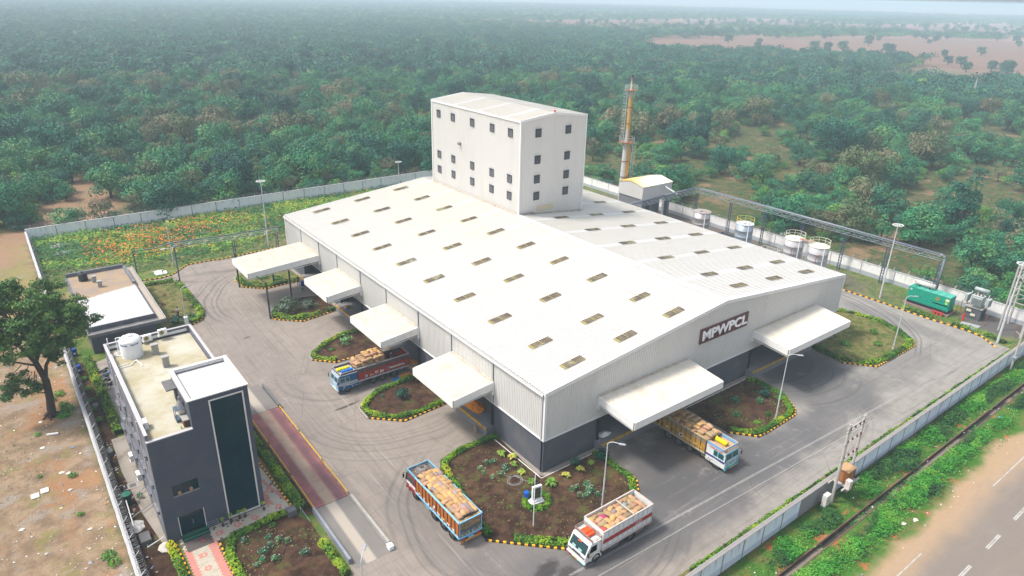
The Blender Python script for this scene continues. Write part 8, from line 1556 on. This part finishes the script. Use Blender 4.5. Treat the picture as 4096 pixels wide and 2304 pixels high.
# ================================================================ FOREST
CR = {}; TR = {}
def proto(k, mat, R, H, z0, lobes, per, s, seed, flat=.75, r0=.16, limbs=5): CR[k] = crown_mesh('crown_'+k, mat, R, H, z0, lobes, per, s, seed, flat); TR[k] = trunk_mesh('trunk_'+k, R, H, z0, seed, limbs, r0)
proto('young_a', F_BRIGHT, 2.5, 3.4, .5, 15, 90, .18, 1, .85); proto('young_b', F_MID, 2.8, 3.8, .5, 16, 95, .19, 2, .85); proto('young_c', F_MID, 2.2, 4.6, .6, 15, 85, .18, 3, 1.0); proto('round_dark', F_DARK, 4.4, 7.8, 1.6, 24, 135, .25, 4, .95, .38)
proto('tall_dark', F_DARK, 3.0, 10.5, 1.4, 24, 115, .24, 5, 1.15, .32); proto('brown_a', F_BROWN, 3.2, 7.0, 1.0, 18, 100, .21, 6, .95, .2); proto('brown_b', F_BROWN, 2.6, 5.8, .9, 14, 85, .20, 7, .95, .18); proto('sparse', F_BRIGHT, 2.0, 2.8, .5, 9, 45, .17, 8, .85, .10)
proto('broad', F_MID, 4.4, 7.2, .9, 26, 110, .26, 9, .9, .3); proto('broad_brown', F_BROWN, 4.2, 7.4, 1.2, 24, 105, .26, 10, .9, .28)
YARDX = (-39, 88.5, -21.5, 117.5)
CLEAR = [(-27, 130, 9, 11), (-22, 150, 3.5, 14), (-47, 118, 13, 8), (-46, 100, 9, 18), (-4, 158, 6, 4), (8, 163, 4, 9), (18, 152, 3.5, 5), (131, 84, 13, 5), (147, 64, 14, 5), (135, 50, 7, 4), (105, 30, 10, 3), (120, 20, 9, 4), (180, 27, 10, 5), (110, 5, 12, 4), (150, 25, 6, 4), (175, 60, 7, 6), (240, 185, 20, 7), (260, 130, 12, 8), (300, 85, 14, 8), (95, 45, 3, 8)]
FIELD_P = [(605, 560), (720, 545), (800, 520), (1050, 440), (1150, 300), (900, 215), (640, 130), (580, 190), (585, 222), (640, 285), (560, 330), (500, 390), (470, 418), (540, 480)]
def blocked(x, y):
    if YARDX[0] < x < YARDX[1] and YARDX[2] < y < YARDX[3]: return True
    if x < -36 and y < 118: return True
    if y < -30 or (x < 90 and y < 0): return True
    for cx_, cy_, rx, ry in CLEAR:
        if ((x-cx_)/rx)**2+((y-cy_)/ry)**2 < 1: return True
    return False
HN = Vector((cos(_yaw), -sin(_yaw)))
def inview(x, y, m=.80):
    dx, dy = x-CAM.x, y-CAM.y; f_ = dx*sin(_yaw)+dy*cos(_yaw); r_ = dx*HN.x+dy*HN.y; return f_ > 20 and abs(r_) < f_*m+14
rt = random.Random(13); pts = []
def cellpoints(step, d0, d1):
    R_ = d1; out = []; n = int(R_/step)+2
    for i in range(-n, n):
        for j in range(-n, n):
            x = CAM.x+(i+rt.uniform(-.45, .45))*step; y = CAM.y+(j+rt.uniform(-.45, .45))*step; d = math.hypot(x-CAM.x, y-CAM.y)
            if d0 <= d < d1 and inview(x, y): out.append((x, y, d))
    return out
big = [(177, 70, 'round_dark', 1.5), (128.6, 75.3, 'round_dark', .95), (183, 66, 'round_dark', 1.3), (142, 105, 'tall_dark', .95), (299, 88, 'round_dark', 1.35), (306, 80, 'round_dark', 1.1), (333, 81, 'round_dark', 1.2), (270, 117, 'round_dark', 1.2), (272, 112, 'tall_dark', 1.2), (-5, 272, 'round_dark', 1.35), (153, 328, 'tall_dark', 1.4), (214, 298, 'tall_dark', 1.45), (172, 394, 'round_dark', 1.4), (96, 335, 'round_dark', 1.5), (163, 322, 'tall_dark', 1.3), (90, 328, 'round_dark', 1.2), (334, 156, 'round_dark', 1.3), (215, 104, 'round_dark', 1.1), (60, 300, 'round_dark', 1.3), (250, 260, 'tall_dark', 1.2), (115, 118, 'round_dark', 1.0), (111, 124, 'round_dark', .9), (70, 121.5, 'brown_a', 1.15), (60, 122, 'brown_a', 1.0), (300, 210, 'round_dark', 1.2), (220, 215, 'round_dark', 1.0), (190, 130, 'round_dark', .9), (232, 84, 'round_dark', 1.05), (250, 75, 'round_dark', 1.1), (-60, 240, 'round_dark', 1.2), (-110, 330, 'round_dark', 1.4), (30, 380, 'round_dark', 1.3), (330, 330, 'round_dark', 1.3), (200, 460, 'round_dark', 1.4), (-40, 420, 'round_dark', 1.5), (420, 180, 'round_dark', 1.2), (400, 120, 'round_dark', 1.3), (380, 240, 'tall_dark', 1.2)]
def pick(x, y, d):
    n_ = fnoise(x*.12+3, y*.12); bl = .22 if (x < 90 and y > 165) else (.08 if d < 420 else .15); r = rt.random()
    if r < bl*(1.6 if n_ > .6 else .5): return rt.choice(('brown_a', 'brown_b')), rt.uniform(.8, 1.15)
    if r > .955: return rt.choice(('round_dark', 'tall_dark')), rt.uniform(.6, .95)
    right = x > 88 and d < 330
    k = rt.choice(('young_a', 'young_b', 'young_b', 'young_c', 'sparse') if right else ('young_a', 'young_b', 'young_c', 'young_a')); return k, rt.uniform(.65, 1.2)*(1.0 if right else 1.12)
near = []
for x, y, d in cellpoints(4.0, 60, 200)+cellpoints(6.0, 200, 400):
    if blocked(x, y): continue
    if x > 88 and y < 118 and fnoise(x*.35, y*.35) < .33: continue
    if x > 88 and fnoise(x*.2, y*.2) < .24 and rt.random() < .7: continue
    k, sc = pick(x, y, d); sc *= 1.0 if d < 200 else 1.25; sc *= rt.choice((.7, .85, 1, 1, 1.2, 1.45))
    if sc > 1.38: sc, k = (sc/1.6, 'broad') if k.startswith('young') or k == 'sparse' else (sc/1.35, 'broad_brown') if k.startswith('brown') else (min(sc, 1.5), k)
    near.append((d, x, y, k, sc))
near.sort(key=lambda q: q[0]); LAB = {'broad': ('broadleaf_tree', ''), 'broad_brown': ('browning_tree', ''), 'young_a': ('young_tree', 'young bright green broadleaf tree at the forest edge beyond the boundary wall'), 'young_b': ('young_tree', 'young mid-green spreading tree at the forest edge beyond the boundary wall'), 'young_c': ('young_tree', 'young upright mid-green tree at the forest edge beyond the boundary wall'), 'round_dark': ('dark_tree', 'dense dark green round-crowned tree in the forest edge beyond the wall'), 'tall_dark': ('dark_tree', 'tall narrow dark green tree in the forest edge beyond the wall'), 'brown_a': ('browning_tree', 'tree with a brownish-green crown in the forest edge beyond the wall'), 'brown_b': ('browning_tree', 'smaller tree with a brownish-green crown in the forest edge beyond the wall'), 'sparse': ('young_tree', 'small sparse bright green sapling beyond the boundary wall')}
ind = near[:255]; rest = near[255:]
def zone(x, y):
    if y > 116: return 'behind the empty lot corner' if x < -22 else 'behind the flower field' if x < 12 else 'behind the far wall left of the tower' if x < 62 else 'behind the tower and chimney'
    if x > 86: return 'right of the chimney' if y > 75 else 'behind the boiler house' if y > 50 else 'behind the storage tanks' if y > 24 else 'behind the pipe rack' if y > 8 else 'behind the green generator'
    return 'by the left end wall'
SHAPE = {'broad': 'broad green tree', 'broad_brown': 'broad brownish-green tree', 'young_a': 'bright green bushy tree', 'young_b': 'mid-green spreading tree', 'young_c': 'upright mid-green tree', 'round_dark': 'dark round-crowned tree', 'tall_dark': 'tall narrow dark tree', 'brown_a': 'brownish-green tree', 'brown_b': 'slim brownish-green tree', 'sparse': 'sparse bright sapling'}
for d, x, y, k, sc in ind:
    row = min(y-115, 999) if y > 116 else x-86
    lb = ('small ' if sc < .8 else 'large ' if sc > 1.15 else '')+SHAPE[k]+', '+('close to the wall ' if row < 8 else 'near the wall ' if row < 22 else 'deeper in the forest ')+zone(x, y)
    add_tree(lb, LAB[k][0], x, y, CR[k], TR[k], sc, rt.uniform(0, 6.28), 'forest trees beyond the walls')
def where(x, y):
    dx, dy = x-CAM.x, y-CAM.y; f_ = dx*sin(_yaw)+dy*cos(_yaw); r_ = (dx*HN.x+dy*HN.y)/f_; d = math.hypot(dx, dy)
    side = 'towards the left edge' if r_ < -.45 else 'left of the tower' if r_ < -.12 else 'directly behind the tower' if r_ < .12 else 'between tower and chimney' if r_ < .2 else 'right of the chimney' if r_ < .38 else 'above the pipe rack' if r_ < .58 else 'towards the right edge'
    return side+(', close behind the wall' if d < 200 else ', in the nearer forest' if d < 290 else ', in the middle distance' if d < 400 else ', far off in the haze')
for i, (x, y, k, sc) in enumerate(big): add_tree({'round_dark': 'large dark round-crowned forest tree, ', 'tall_dark': 'tall narrow dark forest tree, ', 'brown_a': 'olive-brown tree, '}[k]+where(x, y), 'dark_tree' if k != 'brown_a' else 'browning_tree', x, y, CR[k], TR[k], sc, rt.uniform(0, 6), 'tall trees above the forest')
LTREES = [(640, 352, 1.1), (652, 345, 1.0), (668, 338, 1.1), (700, 310, 1.0), (600, 200, .9), (612, 215, .8), (560, 180, .8), (585, 240, 1.0), (770, 250, .9), (660, 470, 1.0), (800, 380, 1.2)]
for x, y, sc in LTREES: add_tree('lone dark tree on the far pinkish field, '+('near its left end' if y > 460 else 'in the row along its middle' if y > 290 else 'towards its right end'), 'dark_tree', x, y, CR['round_dark'], TR['round_dark'], sc*1.15, rt.uniform(0, 6), 'lone trees on the far field')

KEYS = ['young_a', 'young_b', 'young_c', 'round_dark', 'tall_dark', 'brown_a', 'brown_b', 'sparse', 'broad', 'broad_brown']
def merged(k):  # crown and trunk of one tree as a single mesh for the instanced mass
    bm = bmesh.new(); bm.from_mesh(CR[k]); n = len(bm.faces); bm.from_mesh(TR[k]); bm.faces.ensure_lookup_table()
    for f in bm.faces[n:]: f.material_index = 1
    me = bpy.data.meshes.new('tree_'+k); bm.to_mesh(me); bm.free(); me.materials.append(CR[k].materials[0]); me.materials.append(BARK); return me
def patch(seed, size, n, lite, darkf=.12):
    rng = random.Random(seed); mb = MB(); mats = [F_BRIGHT, F_MID, F_DARK, F_BROWN]
    for _ in range(n):
        x, y = rng.uniform(-size/2, size/2), rng.uniform(-size/2, size/2); r = rng.random(); mb.m = 2 if r < darkf else 3 if r < darkf+.24 else 0 if r < darkf+.54 else 1; tall = r < darkf; R_ = rng.uniform(2.6, 5.2)*(1.35 if tall else 1); H = rng.uniform(5, 8.5)*(1.5 if tall else 1)
        for q in range(4): a = q*1.57+rng.random(); rr = R_*.45; blob(mb, (x+cos(a)*rr, y+sin(a)*rr, H*rng.uniform(.45, .75)), R_*.6, R_*.6, H*.28, lite, .75 if lite > 9 else 1.15, rng, lo=-.2, shell=.8)
    return mb.mesh('tree_patch', mats)
MASS = [merged(k) for k in KEYS]; P2 = [patch(100+i, 15, 5, 26, .2) for i in range(4)]; P3 = [patch(200+i, 34, 17, 12, .24) for i in range(4)]
PO = [bpy.data.objects.new('tree_shape', m) for m in MASS+P2+P3]        # unlinked shapes, only instanced by the forest object
items = [(x, y, KEYS.index(k), sc) for d, x, y, k, sc in rest]
def fieldish(x, y): return in_poly(x, y, FIELD_P)
def farfarm(x, y): return x > 560 and .5+.25*sin(x*.006+2*sin(y*.011))+.25*sin(y*.021+1.7*sin(x*.008)) > .50
for x, y, d in cellpoints(11.5, 400, 1000):
    if fieldish(x, y) or blocked(x, y): continue
    if x > 420 and y < 420 and fnoise(x*.05, y*.05) < .5: continue
    items.append((x, y, 10+rt.randrange(4), rt.uniform(.85, 1.1)))
for x, y, d in cellpoints(27, 1000, 3600):
    if fieldish(x, y) or (700 < x < 1500 and 760 < y < 1010) or (1200 < x < 1900 and 450 < y < 740): continue
    if farfarm(x, y) and rt.random() < .72: continue
    items.append((x, y, 14+rt.randrange(4), rt.uniform(.85, 1.15)))
for _ in range(420):
    x = rt.uniform(560, 1100); y = rt.uniform(40, 640)
    if inview(x, y) and (not fieldish(x, y) or rt.random() < .10): items.append((x, y, 3, rt.uniform(.7, 1.3)))
for _ in range(170):
    x = rt.uniform(-250, 420); y = rt.uniform(170, 560)
    if inview(x, y) and not blocked(x, y): items.append((x, y, rt.choice((3, 3, 4)), rt.uniform(.8, 1.5)))
for _ in range(700):
    x = rt.uniform(560, 2200); y = rt.uniform(-100, 1400)
    if inview(x, y) and not fieldish(x, y): items.append((x, y, 3, rt.uniform(.7, 1.3)))
me = bpy.data.meshes.new('forest_points'); me.from_pydata([(x, y, 0) for x, y, k, s_ in items], [], [])
for nm, ty, vals in (('kind_index', 'INT', [i[2] for i in items]), ('size', 'FLOAT', [i[3] for i in items]), ('turn', 'FLOAT', [rt.uniform(0, 6.28) for _ in items])):
    at = me.attributes.new(nm, ty, 'POINT'); at.data.foreach_set('value', vals)
fo = link(bpy.data.objects.new('forest', me)); tag(fo, 'dense hazy forest of mixed green and brown trees stretching to the horizon', 'forest', kind='stuff')
ng = bpy.data.node_groups.new('forest_scatter', 'GeometryNodeTree'); ng.interface.new_socket('Geometry', in_out='INPUT', socket_type='NodeSocketGeometry'); ng.interface.new_socket('Geometry', in_out='OUTPUT', socket_type='NodeSocketGeometry')
gi, go = ng.nodes.new('NodeGroupInput'), ng.nodes.new('NodeGroupOutput'); iop = ng.nodes.new('GeometryNodeInstanceOnPoints'); m2p = ng.nodes.new('GeometryNodeMeshToPoints')
for o in reversed(PO):
    oi = ng.nodes.new('GeometryNodeObjectInfo'); oi.inputs['Object'].default_value = o; oi.inputs['As Instance'].default_value = True
jn = ng.nodes.new('GeometryNodeJoinGeometry')
ois = [n for n in ng.nodes if n.bl_idname == 'GeometryNodeObjectInfo']
for n in ois: ng.links.new(n.outputs['Geometry'], jn.inputs[0])
def attr(nm, ty):
    a = ng.nodes.new('GeometryNodeInputNamedAttribute'); a.data_type = ty; a.inputs['Name'].default_value = nm; return [s_ for s_ in a.outputs if s_.enabled and s_.name == 'Attribute'][0]
ng.links.new(gi.outputs[0], m2p.inputs[0]); ng.links.new(m2p.outputs[0], iop.inputs['Points']); ng.links.new(jn.outputs[0], iop.inputs['Instance']); iop.inputs['Pick Instance'].default_value = True
ng.links.new(attr('kind_index', 'INT'), iop.inputs['Instance Index']); ng.links.new(attr('size', 'FLOAT'), iop.inputs['Scale']); cb = ng.nodes.new('ShaderNodeCombineXYZ'); ng.links.new(attr('turn', 'FLOAT'), cb.inputs[2]); ng.links.new(cb.outputs[0], iop.inputs['Rotation']); ng.links.new(iop.outputs[0], go.inputs[0])
md = fo.modifiers.new('scatter', 'NODES'); md.node_group = ng
mb = MB()
for _ in range(34000):
    x = rf.uniform(-60, 330); y = rf.uniform(-20, 260)
    if not inview(x, y) or (YARDX[0] < x < YARDX[1]-.5 and YARDX[2] < y < YARDX[3]-.5) or (x < -37 and y < 120) or y < -19 or fnoise(x*.6, y*.6) < .42: continue
    mb.m = rf.choice((0, 1, 2)); leafquad(mb, Vector((x, y, rf.uniform(.05, .5))), Vector((0, 0, 1)), rf.uniform(.15, .4), rf)
tag(mb.build('forest_undergrowth', [F_WEED, F_MID, LEAF('dry_scrub', (0.10, 0.10, 0.03), (0.20, 0.16, 0.06), None, .5, ran=.1)], kind='stuff'), 'low undergrowth and grass tufts between the forest trees', 'undergrowth')

# ================================================================ HAZE
hz = MB(); hz.box(-5200, -400, -3, 6000, 6800, 53); ho = hz.build('haze', [], kind='stuff')
hm = bpy.data.materials.new('haze'); hm.use_nodes = True; nt = hm.node_tree; nt.nodes.clear(); pvn = nt.nodes.new('ShaderNodeVolumePrincipled'); ou = nt.nodes.new('ShaderNodeOutputMaterial')
pvn.inputs['Density'].default_value = 0.00050; pvn.inputs['Color'].default_value = (0.72, 0.905, 1.0, 1); pvn.inputs['Anisotropy'].default_value = 0.0; nt.links.new(pvn.outputs[0], ou.inputs['Volume'])
ho.data.materials.append(hm)
